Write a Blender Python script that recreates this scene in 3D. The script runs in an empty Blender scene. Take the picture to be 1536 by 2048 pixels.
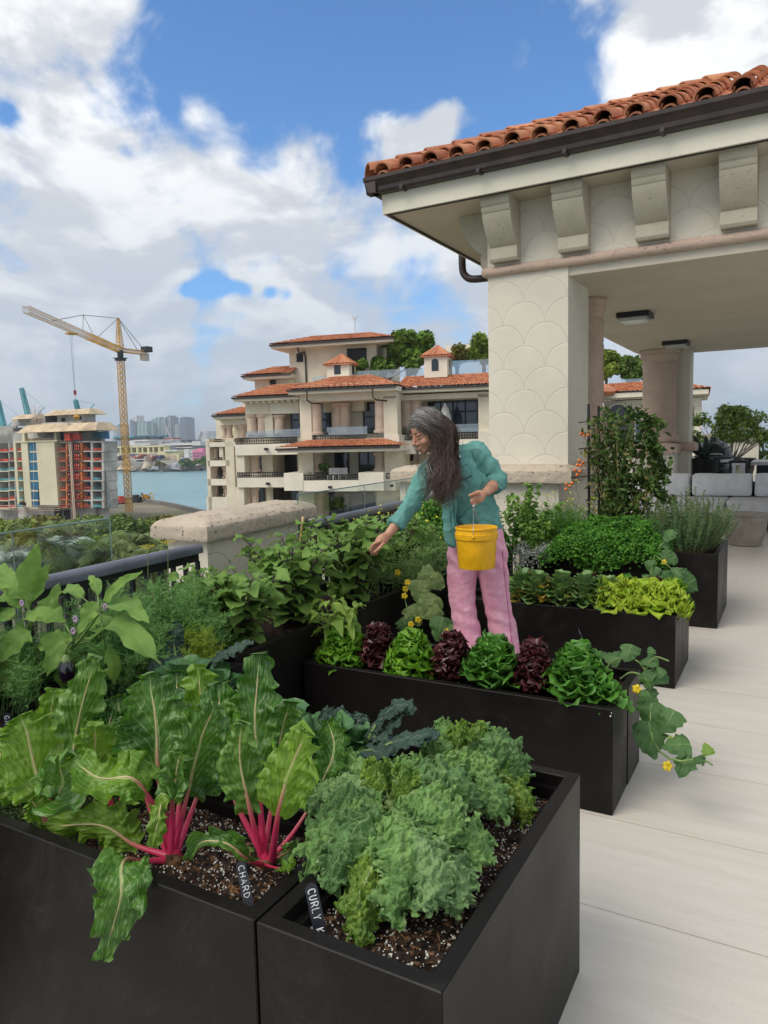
import bpy, math, random
import numpy as np
from mathutils import Vector, Matrix, noise as mn
C = bpy.context.scene
COL = C.collection
R = math.radians
# ------------------------------------------------------------------ camera
F, CX, CY, H = 1457.0, 768.0, 1024.0, 1.55          # focal length and centre in photo pixels, eye height
_roll, _pitch, _yaw = R(1.34), R(5.49), R(29.4)
_fw = np.array([-math.sin(_yaw)*math.cos(_pitch), math.cos(_yaw)*math.cos(_pitch), -math.sin(_pitch)])
_r0 = np.array([math.cos(_yaw), math.sin(_yaw), 0.0]); _u0 = np.cross(_r0, _fw)
_rt = _r0*math.cos(_roll) - _u0*math.sin(_roll); _up = _u0*math.cos(_roll) + _r0*math.sin(_roll)
EYE = np.array([0, 0, H])
cam = bpy.data.cameras.new('camera'); cam.lens = F/2048*36; cam.sensor_width = 36; cam.clip_end = 30000; cam.clip_start = 0.05
co = bpy.data.objects.new('camera', cam); COL.objects.link(co)
M = Matrix(((_rt[0], _up[0], -_fw[0], 0), (_rt[1], _up[1], -_fw[1], 0), (_rt[2], _up[2], -_fw[2], H), (0, 0, 0, 1)))
co.matrix_world = M; C.camera = co
def ray(x, y): return _fw + _rt*(x-CX)/F + _up*(CY-y)/F
def atY(x, y, Y): r = ray(x, y); return EYE + r*(Y/r[1])      # a measured photo point -> place in the world at depth Y
def atZ(x, y, z): r = ray(x, y); return EYE + r*((z-H)/r[2])
def atD(x, y, d): return EYE + ray(x, y)*d
# ------------------------------------------------------------------ render settings
C.view_settings.view_transform = 'Standard'; C.view_settings.look = 'None'
C.view_settings.exposure = 0.54; C.view_settings.gamma = 1.0
C.render.engine = 'CYCLES'
C.cycles.use_denoising = True
C.cycles.max_bounces = 8; C.cycles.transparent_max_bounces = 16; C.cycles.diffuse_bounces = 3; C.cycles.glossy_bounces = 3
C.cycles.volume_bounces = 0; C.cycles.sample_clamp_indirect = 6
# ------------------------------------------------------------------ node helper
class NT:
    def __init__(s, tree): s.t = tree; s.n = tree.nodes; s.l = tree.links
    def add(s, typ, ins=None, **kw):
        n = s.n.new(typ)
        for k, v in kw.items(): setattr(n, k, v)
        if ins:
            for k, v in ins.items():
                if hasattr(v, 'default_value') or type(v).__name__.startswith('NodeSocket'): s.l.new(v, n.inputs[k])
                else: n.inputs[k].default_value = v
        return n
    def m(s, op, a, b=0.0, c=0.0, clamp=False):
        n = s.n.new('ShaderNodeMath'); n.operation = op; n.use_clamp = clamp
        for i, v in enumerate((a, b, c)):
            if isinstance(v, (int, float)): n.inputs[i].default_value = v
            else: s.l.new(v, n.inputs[i])
        return n.outputs[0]
    def mix(s, f, a, b, mode='MIX'):
        n = s.n.new('ShaderNodeMix'); n.data_type = 'RGBA'; n.blend_type = mode
        for k, v in ((0, f), (6, a), (7, b)):
            if isinstance(v, (int, float)): n.inputs[k].default_value = v
            elif isinstance(v, tuple): n.inputs[k].default_value = (*v, 1) if len(v) == 3 else v
            else: s.l.new(v, n.inputs[k])
        return n.outputs[2]
    def ramp(s, f, stops):
        n = s.n.new('ShaderNodeMapRange'); n.interpolation_type = 'SMOOTHSTEP'
        s.l.new(f, n.inputs[0]); n.inputs[1].default_value = stops[0]; n.inputs[2].default_value = stops[1]
        n.inputs[3].default_value = stops[2] if len(stops) > 2 else 0; n.inputs[4].default_value = stops[3] if len(stops) > 2 else 1
        return n.outputs[0]
    def noise(s, vec, scale, detail=4, rough=.55, dist=0.0, out='Fac'):
        n = s.n.new('ShaderNodeTexNoise'); n.inputs['Scale'].default_value = scale; n.inputs['Detail'].default_value = detail
        n.inputs['Roughness'].default_value = rough; n.inputs['Distortion'].default_value = dist
        if vec is not None: s.l.new(vec, n.inputs['Vector'])
        return n.outputs[out]
# ------------------------------------------------------------------ world: clear-sky model with cumulus laid out by direction
SUN_EL, SUN_AZ = R(50), R(208)          # compass angle of the sun, from +Y clockwise
w = bpy.data.worlds.new("World"); C.world = w; w.use_nodes = True
W = NT(w.node_tree)
for n in list(W.n): W.n.remove(n)
sky = W.add('ShaderNodeTexSky', sky_type='NISHITA', sun_disc=False, sun_elevation=SUN_EL, sun_rotation=SUN_AZ, air_density=1.0, dust_density=0.6, ozone_density=2.5)
tc = W.add('ShaderNodeTexCoord').outputs['Generated']
sep = W.add('ShaderNodeSeparateXYZ', {0: tc})
zz = W.m('ADD', W.m('MAXIMUM', sep.outputs[2], 0.0), 0.16)
px_ = W.m('DIVIDE', sep.outputs[0], zz); py_ = W.m('DIVIDE', sep.outputs[1], zz)
pv = W.add('ShaderNodeCombineXYZ', {0: px_, 1: py_, 2: sep.outputs[2]}).outputs[0]
def wblob(px, py, r, wt):
    d = ray(px, py); d = d/np.linalg.norm(d)
    n = W.add('ShaderNodeVectorMath', {0: tc}, operation='DISTANCE'); n.inputs[1].default_value = tuple(d)
    q = W.m('DIVIDE', n.outputs['Value'], r/F)
    return W.m('MULTIPLY', W.m('POWER', 2.718, W.m('MULTIPLY', W.m('MULTIPLY', q, q), -1.0)), wt)
tot = None
for b in [(430,60,150,-1.35),(640,110,160,-1.22),(560,150,90,-0.41),(800,60,150,-1.15),(960,30,130,-0.81),(1030,230,110,-1.15),(1180,180,90,-0.74),(300,130,50,-0.41),
          (18,226,18,-.6),(375,580,15,-.75),(402,575,18,-.9),(432,570,20,-1.0),(462,571,18,-.85),(490,577,14,-.7),(540,583,15,-.8),(575,590,13,-.7),(250,300,16,-.4),(340,215,22,-.5),(1130,320,80,-0.81),
          (850,275,60,.75),(770,255,60,.5),(905,205,40,.6),(880,250,40,.4),(600,250,60,.3),(80,100,140,.3),(1420,40,150,.62),(1340,190,80,.4),(1045,125,34,.72),(680,22,50,.52)]:
    o = wblob(*b); tot = o if tot is None else W.m('ADD', tot, o)
n1 = W.noise(pv, 1.6, 5, .55, .3); n2 = W.noise(tc, 5.0, 8, .62, .5)
cov = W.m('ADD', W.m('MULTIPLY', n1, 1.5), W.m('MULTIPLY', n2, 2.8))
pf_ = lambda sc: W.m('SUBTRACT', .42, (lambda n: (n.inputs['Smoothness'].__setattr__('default_value', .5), n.outputs['Distance'])[1])(W.add('ShaderNodeTexVoronoi', {'Vector': warp, 'Scale': sc}, feature='SMOOTH_F1')))
wv = W.add('ShaderNodeVectorMath', {0: W.noise(tc, 9.0, 4, .6, 0, 'Color')}, operation='SCALE'); wv.inputs['Scale'].default_value = .09
warp = W.add('ShaderNodeVectorMath', {0: tc, 1: wv.outputs[0]}, operation='ADD').outputs[0]
puff = W.m('ADD', W.m('MULTIPLY', pf_(11.0), .8), W.m('MULTIPLY', pf_(27.0), .45))
cov = W.m('ADD', W.m('ADD', W.m('ADD', cov, puff), -1.24), tot)
mask = W.ramp(cov, (.0, .72))
# light and dark within the cloud: denser body is greyer below, edges and tops brighter
tcu = W.add('ShaderNodeVectorMath', {0: tc}, operation='ADD'); tcu.inputs[1].default_value = (0.01, -0.02, 0.035)
stretch = W.add('ShaderNodeMapping', {'Vector': tc}); stretch.inputs['Scale'].default_value = (1, 1, 2.2)
stretch2 = W.add('ShaderNodeMapping', {'Vector': tcu.outputs[0]}); stretch2.inputs['Scale'].default_value = (1, 1, 2.2)
na = W.noise(stretch.outputs[0], 5.0, 7, .56, .4); nb = W.noise(stretch2.outputs[0], 5.0, 7, .56, .4)
relief = W.m('SUBTRACT', na, nb)
low = W.ramp(sep.outputs[2], (.42, .05))
shade = W.m('ADD', W.m('MULTIPLY', relief, 3.6), W.m('MULTIPLY', W.noise(stretch.outputs[0], 3.2, 5, .5), 1.5))
shade = W.ramp(W.m('ADD', shade, W.m('MULTIPLY', puff, .55)), (.42, 1.15))
ccol = W.mix(shade, (4.7, 4.95, 5.35), (7.3, 7.4, 7.45))
ccol = W.mix(W.m('MULTIPLY', low, .62), ccol, (3.2, 3.85, 4.8))
skyc = W.mix(1.0, sky.outputs[0], (.62, 1.0, 1.30), 'MULTIPLY')
hz = W.ramp(sep.outputs[2], (.16, .0, 0, 1))
skyc = W.mix(W.m('MULTIPLY', hz, .75), skyc, (4.2, 5.7, 7.0))
fin = W.mix(mask, skyc, ccol)
bg = W.add('ShaderNodeBackground', {'Color': fin, 'Strength': 0.1})
wo = W.add('ShaderNodeOutputWorld', {0: bg.outputs[0]})
sl = bpy.data.lights.new('sun', 'SUN'); sl.energy = 1.75; sl.angle = R(38); sl.color = (1, .93, .80)
so = bpy.data.objects.new('sun', sl); COL.objects.link(so)
_sd = Vector((math.sin(SUN_AZ)*math.cos(SUN_EL), math.cos(SUN_AZ)*math.cos(SUN_EL), math.sin(SUN_EL)))
so.rotation_euler = _sd.to_track_quat('Z', 'Y').to_euler()
# ------------------------------------------------------------------ materials
MATS = {}
def newmat(name):
    m = bpy.data.materials.new(name); m.use_nodes = True
    t = NT(m.node_tree); b = t.n['Principled BSDF']; MATS[name] = m
    return m, t, b
def mat(name, col, rough=.6, spec=.5, metal=0.0, var=0.12, vscale=3.0, bump=0.0, bscale=60.0, col2=None, coat=0.0, detail=5):
    """plain surface: a base colour that drifts with noise, optional bump"""
    m, t, b = newmat(name)
    tcn = t.add('ShaderNodeTexCoord').outputs['Object']
    nz = t.noise(tcn, vscale, detail, .6)
    c2 = col2 or tuple(max(0, c*(1-var*2.2)) for c in col)
    c1 = col if col2 else tuple(min(1, c*(1+var)) for c in col)
    c = t.mix(t.ramp(nz, (.3, .7)), c2, c1)
    t.l.new(c, b.inputs['Base Color']); b.inputs['Roughness'].default_value = rough
    b.inputs['Specular IOR Level'].default_value = spec; b.inputs['Metallic'].default_value = metal; b.inputs['Coat Weight'].default_value = coat
    if bump:
        bn = t.add('ShaderNodeBump', {'Height': t.noise(tcn, bscale, 4, .6)}); bn.inputs['Strength'].default_value = bump; bn.inputs['Distance'].default_value = .5/bscale
        t.l.new(bn.outputs[0], b.inputs['Normal'])
    return m
def leafmat(name, col, col2=None, vein=None, vein_n=7, vein_w=.018, mid_w=.05, under=None, rough=.45, trans=.25, pucker=0.0, pscale=14, vscale=5.0, slant=.5, spec=.4, veinbump=.5):
    """leaf: UV x runs across (0..1, midrib at .5), UV y from base to tip; veins are pigment of the leaf"""
    m, t, b = newmat(name)
    uv = t.add('ShaderNodeUVMap').outputs[0]; s = t.add('ShaderNodeSeparateXYZ', {0: uv})
    ob = t.add('ShaderNodeTexCoord').outputs['Object']
    nz = t.noise(ob, vscale, 4, .6); nf = t.noise(ob, vscale*9, 3, .6)
    c = t.mix(t.ramp(nz, (.32, .68)), col2 or tuple(x*.62 for x in col), col)
    c = t.mix(t.m('MULTIPLY', nf, .35), c, tuple(x*.55 for x in col))
    if under:
        g = t.add('ShaderNodeNewGeometry').outputs['Backfacing']; c = t.mix(g, c, under)
    hgt = None
    if vein:
        au = t.m('ABSOLUTE', t.m('MULTIPLY', t.m('SUBTRACT', s.outputs[0], .5), 2.0))
        wob = t.m('MULTIPLY', t.m('SUBTRACT', t.noise(ob, 22, 3), .5), .13)
        ph = t.m('MULTIPLY', t.m('ADD', t.m('SUBTRACT', s.outputs[1], t.m('MULTIPLY', au, slant)), wob), float(vein_n))
        fr = t.m('ABSOLUTE', t.m('SUBTRACT', t.m('FRACT', ph), .5))
        lat = t.ramp(fr, (vein_w*vein_n*.9, vein_w*vein_n*.35))
        midw = t.m('MULTIPLY', t.m('SUBTRACT', 1.08, s.outputs[1]), mid_w)
        mid = t.ramp(t.m('DIVIDE', au, midw), (1.15, .75))
        v = t.m('MAXIMUM', t.m('MULTIPLY', lat, .75), mid)
        c = t.mix(v, c, vein); hgt = t.m('MULTIPLY', v, -veinbump)
    t.l.new(c, b.inputs['Base Color']); b.inputs['Roughness'].default_value = rough; b.inputs['Specular IOR Level'].default_value = spec
    if pucker:
        vo = t.add('ShaderNodeTexVoronoi', {'Vector': ob, 'Scale': pscale*10.0}, feature='SMOOTH_F1'); vo.inputs['Smoothness'].default_value = .6
        hgt2 = t.m('MULTIPLY', vo.outputs['Distance'], -1.0)
        hgt = t.m('ADD', hgt2, hgt) if hgt is not None else hgt2
    if hgt is not None:
        bn = t.add('ShaderNodeBump', {'Height': hgt}); bn.inputs['Strength'].default_value = max(pucker, .35); bn.inputs['Distance'].default_value = .006
        t.l.new(bn.outputs[0], b.inputs['Normal'])
    tr = t.add('ShaderNodeBsdfTranslucent', {'Color': t.mix(.5, c, tuple(min(1, x*1.9) for x in col))})
    mx = t.add('ShaderNodeMixShader', {0: trans, 1: b.outputs[0], 2: tr.outputs[0]})
    t.l.new(mx.outputs[0], t.n['Material Output'].inputs[0])
    return m
def glassmat(name, tint=(.86, .94, .92), refl=.10, rough=.02):
    m, t, b = newmat(name); t.n.remove(b)
    tr = t.add('ShaderNodeBsdfTransparent', {'Color': (*tint, 1)}); gl = t.add('ShaderNodeBsdfGlossy', {'Color': (1, 1, 1, 1), 'Roughness': rough})
    fr = t.add('ShaderNodeFresnel', {'IOR': 1.45}); f = t.m('ADD', t.m('MULTIPLY', fr.outputs[0], .9), refl*.3, clamp=True)
    mx = t.add('ShaderNodeMixShader', {0: f, 1: tr.outputs[0], 2: gl.outputs[0]}); t.l.new(mx.outputs[0], t.n['Material Output'].inputs[0])
    return m
# ------------------------------------------------------------------ mesh builder
class MB:
    def __init__(s): s.v = []; s.f = []; s.uv = []; s.mi = []; s.n = 0; s.cur = 0
    def face(s, idx, uv=None):
        s.f.append(tuple(idx)); s.uv.append(uv or [(0, 0)]*len(idx)); s.mi.append(s.cur)
    def vs(s, pts): b = s.n; s.v.extend([tuple(map(float, p)) for p in pts]); s.n += len(pts); return b
    def quad(s, pts, uv=None):
        b = s.vs(pts); s.face(range(b, b+len(pts)), uv)
    def box(s, x0, x1, y0, y1, z0, z1, T=None):
        p = [(x, y, z) for z in (z0, z1) for y in (y0, y1) for x in (x0, x1)]
        dx, dy, dz = abs(x1-x0), abs(y1-y0), abs(z1-z0)
        if T is not None: q = [T(*a) for a in p]
        else: q = p
        b = s.vs(q)
        def uvx(i): return (p[i][0], p[i][2])
        def uvy(i): return (p[i][1], p[i][2])
        def uvz(i): return (p[i][0], p[i][1])
        for idx, fn in (((0,1,5,4), uvx), ((3,2,6,7), uvx), ((2,0,4,6), uvy), ((1,3,7,5), uvy), ((0,2,3,1), uvz), ((4,5,7,6), uvz)):
            s.face([b+i for i in idx], [fn(i) for i in idx])
    def prism(s, poly, axis, a0, a1, T=None, cap=True):
        """poly: list of 2D points swept along axis ('x','y','z') from a0 to a1"""
        def mk(p, a):
            q = {'x': (a, p[0], p[1]), 'y': (p[0], a, p[1]), 'z': (p[0], p[1], a)}[axis]
            return T(*q) if T is not None else q
        n = len(poly); b = s.vs([mk(p, a0) for p in poly]+[mk(p, a1) for p in poly])
        per = 0
        for i in range(n):
            j = (i+1) % n; L = math.dist(poly[i], poly[j])
            s.face((b+i, b+j, b+n+j, b+n+i), [(a0, per), (a0, per+L), (a1, per+L), (a1, per)]); per += L
        if cap:
            s.face([b+i for i in range(n)][::-1], [poly[i] for i in range(n)][::-1]); s.face([b+n+i for i in range(n)], [poly[i] for i in range(n)])
    def lathe(s, prof, c=(0, 0, 0), n=32, cap=True, T=None, sx=1, sy=1):
        rows = []
        for (r, z) in prof:
            pts = [(c[0]+r*sx*math.cos(2*math.pi*i/n), c[1]+r*sy*math.sin(2*math.pi*i/n), c[2]+z) for i in range(n)]
            rows.append(s.vs([T(*p) for p in pts] if T else pts))
        for k in range(len(rows)-1):
            for i in range(n):
                j = (i+1) % n; u0, u1 = i/n, (i+1)/n
                s.face((rows[k]+i, rows[k]+j, rows[k+1]+j, rows[k+1]+i), [(u0, prof[k][1]), (u1, prof[k][1]), (u1, prof[k+1][1]), (u0, prof[k+1][1])])
        if cap:
            s.face([rows[0]+i for i in range(n)][::-1]); s.face([rows[-1]+i for i in range(n)])
    def tube(s, path, rad, n=8, cap=True, flat=1.0, upv=None):
        P = [np.array(p, float) for p in path]; m = len(P)
        if not hasattr(rad, '__len__'): rad = [rad]*m
        rows = []; prevn = None
        for k in range(m):
            t = P[min(k+1, m-1)]-P[max(k-1, 0)]; t = t/(np.linalg.norm(t)+1e-12)
            if prevn is None:
                a = np.array(upv, float) if upv is not None else (np.array([0, 0, 1.0]) if abs(t[2]) < .9 else np.array([1.0, 0, 0]))
            else: a = prevn
            nn = a - t*np.dot(a, t); nn /= (np.linalg.norm(nn)+1e-12); bb = np.cross(t, nn); prevn = nn
            rows.append(s.vs([P[k]+rad[k]*(nn*math.cos(2*math.pi*i/n)*flat+bb*math.sin(2*math.pi*i/n)) for i in range(n)]))
        for k in range(m-1):
            for i in range(n):
                j = (i+1) % n
                s.face((rows[k]+i, rows[k]+j, rows[k+1]+j, rows[k+1]+i), [(i/n, k/(m-1)), ((i+1)/n, k/(m-1)), ((i+1)/n, (k+1)/(m-1)), (i/n, (k+1)/(m-1))])
        if cap: s.face([rows[0]+i for i in range(n)][::-1]); s.face([rows[-1]+i for i in range(n)])
    def bar(s, a, b, r, n=4, r2=None): s.tube([a, b], [r, r if r2 is None else r2], n)
    def ell(s, c, rx, ry, rz, n=12, m=8, T=None):
        prof = [(math.sin(math.pi*k/m) + (1e-4), -math.cos(math.pi*k/m)) for k in range(m+1)]
        TT = lambda x, y, z: (lambda q: T(*q) if T else q)((c[0]+x*rx, c[1]+y*ry, c[2]+z*rz))
        s.lathe(prof, (0, 0, 0), n, True, TT)
    def grid(s, P, nu, nv, close=False, uv=None):
        """P: (nv+1)*(nu+1) points, row by row"""
        b = s.vs(P)
        for j in range(nv):
            for i in range(nu):
                q = (b+j*(nu+1)+i, b+j*(nu+1)+i+1, b+(j+1)*(nu+1)+i+1, b+(j+1)*(nu+1)+i)
                s.face(q, [(i/nu, j/nv), ((i+1)/nu, j/nv), ((i+1)/nu, (j+1)/nv), (i/nu, (j+1)/nv)])
    def build(s, name, mats, parent=None, smooth=False, auto=None, origin=None):
        me = bpy.data.meshes.new(name); v = s.v
        if origin is not None: v = [(a-origin[0], b_-origin[1], c-origin[2]) for a, b_, c in v]
        me.from_pydata(v, [], s.f); uvl = me.uv_layers.new(name='UVMap')
        uvl.data.foreach_set('uv', np.array([c for u in s.uv for p in u for c in p], dtype=np.float32))
        if not isinstance(mats, (list, tuple)): mats = [mats]
        for m_ in mats: me.materials.append(MATS[m_] if isinstance(m_, str) else m_)
        if len(mats) > 1: me.polygons.foreach_set('material_index', np.array(s.mi, dtype=np.int32))
        if smooth: me.polygons.foreach_set('use_smooth', np.ones(len(s.f), dtype=bool))
        me.update(); o = bpy.data.objects.new(name, me); COL.objects.link(o)
        if origin is not None: o.location = origin
        if parent is not None: o.parent = parent
        if auto is not None:
            me.polygons.foreach_set('use_smooth', np.ones(len(s.f), dtype=bool)); me.set_sharp_from_angle(angle=R(auto))
        return o
def arrmesh(name, V, Fq, UV, m, parent=None, smooth=True, MI=None):
    """fast builder: V (n,3), Fq (k,3|4) int, UV per loop (k*c,2)"""
    me = bpy.data.meshes.new(name); V = np.asarray(V, dtype=np.float32); Fq = np.asarray(Fq, dtype=np.int32); k, c = Fq.shape
    me.vertices.add(len(V)); me.vertices.foreach_set('co', V.ravel())
    me.loops.add(k*c); me.loops.foreach_set('vertex_index', Fq.ravel())
    me.polygons.add(k); me.polygons.foreach_set('loop_start', np.arange(0, k*c, c, dtype=np.int32))
    try: me.polygons.foreach_set('loop_total', np.full(k, c, dtype=np.int32))
    except Exception: pass
    me.update(calc_edges=True)
    if UV is not None: me.uv_layers.new(name='UVMap').data.foreach_set('uv', np.asarray(UV, dtype=np.float32).ravel())
    for m_ in (m if isinstance(m, (list, tuple)) else [m]): me.materials.append(MATS[m_])
    if MI is not None: me.polygons.foreach_set('material_index', np.asarray(MI, dtype=np.int32))
    me.polygons.foreach_set('use_smooth', np.full(k, smooth, dtype=bool)); me.validate()
    o = bpy.data.objects.new(name, me); COL.objects.link(o)
    if parent is not None: o.parent = parent
    return o
def tag(o, label=None, cat=None, group=None, kind=None):
    if label: o['label'] = label
    if cat: o['category'] = cat
    if group: o['group'] = group
    if kind: o['kind'] = kind
    return o
def thing(name, label, cat, loc=(0, 0, 0), group=None, rz=0.0):
    o = bpy.data.objects.new(name, None); COL.objects.link(o); o.location = tuple(map(float, loc)); o.rotation_euler = (0, 0, rz)
    o.empty_display_size = .1
    return tag(o, label, cat, group)
def keep(o, root):
    """parent o (built in world coordinates) to root without moving it"""
    o.parent = root; o.matrix_parent_inverse = Matrix.Translation(root.location).inverted() if root.rotation_euler.z == 0 else (Matrix.Translation(root.location) @ Matrix.Rotation(root.rotation_euler.z, 4, 'Z')).inverted()
    return o
def struct(o): o['kind'] = 'structure'; return o
def copy_tree(o, parent=None, label=None):
    c = o.copy(); COL.objects.link(c)
    if parent is not None: c.parent = parent
    if label: c['label'] = label
    for ch in [x for x in o.children]: copy_tree(ch, c)
    return c
def spline(pts, n):
    P = np.array(pts, float); m = len(P)
    if m == 2: return [P[0]+(P[1]-P[0])*t for t in np.linspace(0, 1, n)]
    out = []
    Q = np.vstack([2*P[0]-P[1], P, 2*P[-1]-P[-2]])
    for t in np.linspace(0, m-1, n):
        i = min(int(t), m-2); f = t-i; a, b, c, d = Q[i], Q[i+1], Q[i+2], Q[i+3]
        out.append(.5*((2*b)+(-a+c)*f+(2*a-5*b+4*c-d)*f*f+(-a+3*b-3*c+d)*f**3))
    return out
# ================================================================== TERRACE
def make_planter_mat():
    m, t, b = newmat('planter')
    ob = t.add('ShaderNodeTexCoord').outputs['Object']
    nz = t.noise(ob, 2.2, 5, .6); fine = t.noise(ob, 260, 2, .5)
    sp = t.add('ShaderNodeTexVoronoi', {'Vector': ob, 'Scale': 9.0}); dot = t.ramp(sp.outputs['Distance'], (.035, .015))
    mask = t.ramp(t.noise(ob, 1.3, 2), (.55, .62)); dot = t.m('MULTIPLY', dot, mask); dust = t.ramp(t.noise(t.add('ShaderNodeMapping', {'Vector': ob}).outputs[0], 3.5, 7, .7, 1.2), (.50, .80))
    c = t.mix(t.ramp(nz, (.3, .7)), (.0055, .0045, .0044), (.0095, .0078, .0076))
    c = t.mix(t.m('MULTIPLY', t.ramp(fine, (.5, .8)), .35), c, (.045, .04, .038))
    c = t.mix(t.m('MULTIPLY', dot, .5), c, (.25, .24, .22)); c = t.mix(t.m('MULTIPLY', dust, .16), c, (.10, .09, .08))
    t.l.new(c, b.inputs['Base Color']); b.inputs['Specular IOR Level'].default_value = .16
    bn = t.add('ShaderNodeBump', {'Height': fine}); bn.inputs['Strength'].default_value = .12; bn.inputs['Distance'].default_value = .001
    t.l.new(bn.outputs[0], b.inputs['Normal']); t.l.new(t.ramp(nz, (.2, .8, .34, .5)), b.inputs['Roughness'])
make_planter_mat()
def make_floor_mat():
    m, t, b = newmat('stone_floor')
    ob = t.add('ShaderNodeTexCoord').outputs['Object']; s = t.add('ShaderNodeSeparateXYZ', {0: ob})
    mp = t.add('ShaderNodeMapping', {'Vector': ob}); mp.inputs['Scale'].default_value = (.7, 7.0, 1)
    mp2 = t.add('ShaderNodeMapping', {'Vector': ob}); mp2.inputs['Scale'].default_value = (.35, 1.6, 1)
    row = t.m('FLOOR', t.m('DIVIDE', t.m('SUBTRACT', s.outputs[1], 2.31), .6))
    colr = t.m('FLOOR', t.m('DIVIDE', t.m('ADD', s.outputs[0], t.m('MULTIPLY', row, .77)), 2.4))
    wn = t.add('ShaderNodeTexWhiteNoise', {'Vector': t.add('ShaderNodeCombineXYZ', {0: row, 1: colr, 2: 0.0}).outputs[0]}, noise_dimensions='3D')
    off = t.add('ShaderNodeVectorMath', {0: mp.outputs[0], 1: wn.outputs['Color']}, operation='MULTIPLY_ADD'); off.inputs[2].default_value = (0, 0, 0)
    v1 = t.add('ShaderNodeVectorMath', {0: mp.outputs[0], 1: wn.outputs['Color']}, operation='ADD').outputs[0]
    streak = t.noise(v1, 2.6, 8, .62, .6); cloud = t.noise(mp2.outputs[0], 1.4, 5, .55)
    grain = t.noise(ob, 90, 4, .7)
    c = t.mix(t.ramp(streak, (.30, .72)), (.525, .495, .44), (.575, .545, .495))
    c = t.mix(t.m('MULTIPLY', t.ramp(cloud, (.5, .72)), .35), c, (.55, .49, .40))
    c = t.mix(t.m('MULTIPLY', t.m('SUBTRACT', wn.outputs['Value'], .5), .35), c, (.47, .45, .42))
    c = t.mix(t.m('MULTIPLY', t.ramp(grain, (.52, .75)), .34), c, (.34, .32, .29))
    sv = t.add('ShaderNodeTexVoronoi', {'Vector': ob, 'Scale': 5.0}); c = t.mix(t.m('MULTIPLY', t.ramp(sv.outputs['Distance'], (.035, .012)), t.ramp(t.noise(ob, 1.7, 2), (.5, .6))), c, (.16, .12, .08))
    c = t.mix(t.m('MULTIPLY', t.ramp(t.noise(ob, 2.3, 6, .7, 1.5), (.56, .74)), .22), c, (.42, .37, .30))
    fr = t.m('FRACT', t.m('DIVIDE', t.m('SUBTRACT', s.outputs[1], 2.31), .6)); d1 = t.m('MINIMUM', fr, t.m('SUBTRACT', 1.0, fr))
    fx = t.m('FRACT', t.m('DIVIDE', t.m('ADD', s.outputs[0], t.m('MULTIPLY', row, .77)), 2.4)); d2 = t.m('MINIMUM', fx, t.m('SUBTRACT', 1.0, fx))
    g = t.m('MAXIMUM', t.ramp(d1, (.0045, .0022)), t.ramp(d2, (.0011, .0006)))
    c = t.mix(t.m('MULTIPLY', g, .8), c, (.24, .20, .16))
    t.l.new(c, b.inputs['Base Color']); t.l.new(t.ramp(streak, (.3, .7, .36, .5)), b.inputs['Roughness']); b.inputs['Specular IOR Level'].default_value = .35
    bn = t.add('ShaderNodeBump', {'Height': t.m('SUBTRACT', grain, t.m('MULTIPLY', g, 3.0))}); bn.inputs['Strength'].default_value = .15; bn.inputs['Distance'].default_value = .002
    t.l.new(bn.outputs[0], b.inputs['Normal'])
make_floor_mat()
def make_stucco(name, col, scallop=True, SW=.46, SH=.23):
    m, t, b = newmat(name)
    uv = t.add('ShaderNodeUVMap').outputs[0]; s = t.add('ShaderNodeSeparateXYZ', {0: uv}); ob = t.add('ShaderNodeTexCoord').outputs['Object']
    n = t.noise(ob, 1.1, 5, .6); g = t.noise(ob, 55, 5, .65)
    c = t.mix(t.ramp(n, (.3, .7)), tuple(x*.9 for x in col), col)
    c = t.mix(t.m('MULTIPLY', t.ramp(t.noise(ob, 6, 6, .65), (.5, .8)), .3), c, tuple(x*.84 for x in col))
    h = t.m('MULTIPLY', g, .25)
    if scallop:
        v = t.m('DIVIDE', s.outputs[1], SH); row = t.m('FLOOR', v); vv = t.m('MULTIPLY', t.m('FRACT', v), SH)
        par = t.m('MULTIPLY', t.m('FLOORED_MODULO', row, 2.0), .5)
        uu = t.m('MULTIPLY', t.m('SUBTRACT', t.m('FRACT', t.m('ADD', t.m('DIVIDE', s.outputs[0], SW), par)), .5), SW)
        dist = t.m('SQRT', t.m('ADD', t.m('MULTIPLY', uu, uu), t.m('MULTIPLY', vv, vv)))
        wob = t.m('MULTIPLY', t.m('SUBTRACT', t.noise(ob, 5, 2), .5), .012)
        d = t.m('ABSOLUTE', t.m('SUBTRACT', t.m('ADD', dist, wob), SW/2-.004))
        groove = t.ramp(d, (.0075, .002)); lip = t.ramp(d, (.02, .006))
        c = t.mix(t.m('MULTIPLY', groove, .22), c, tuple(x*.6 for x in col))
        h = t.m('SUBTRACT', h, t.m('MULTIPLY', groove, 1.6))
        h = t.m('ADD', h, t.m('MULTIPLY', t.ramp(dist, (SW/2-.03, SW/2+.0)), -.4))
    t.l.new(c, b.inputs['Base Color']); b.inputs['Roughness'].default_value = .85; b.inputs['Specular IOR Level'].default_value = .2
    bn = t.add('ShaderNodeBump', {'Height': h}); bn.inputs['Strength'].default_value = .4; bn.inputs['Distance'].default_value = .005
    t.l.new(bn.outputs[0], b.inputs['Normal'])
make_stucco('stucco_scallop', (.70, .65, .545)); make_stucco('stucco_plain', (.68, .64, .54), False); make_stucco('soffit', (.60, .54, .445), False); make_stucco('fascia', (.72, .68, .57), False)
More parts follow.
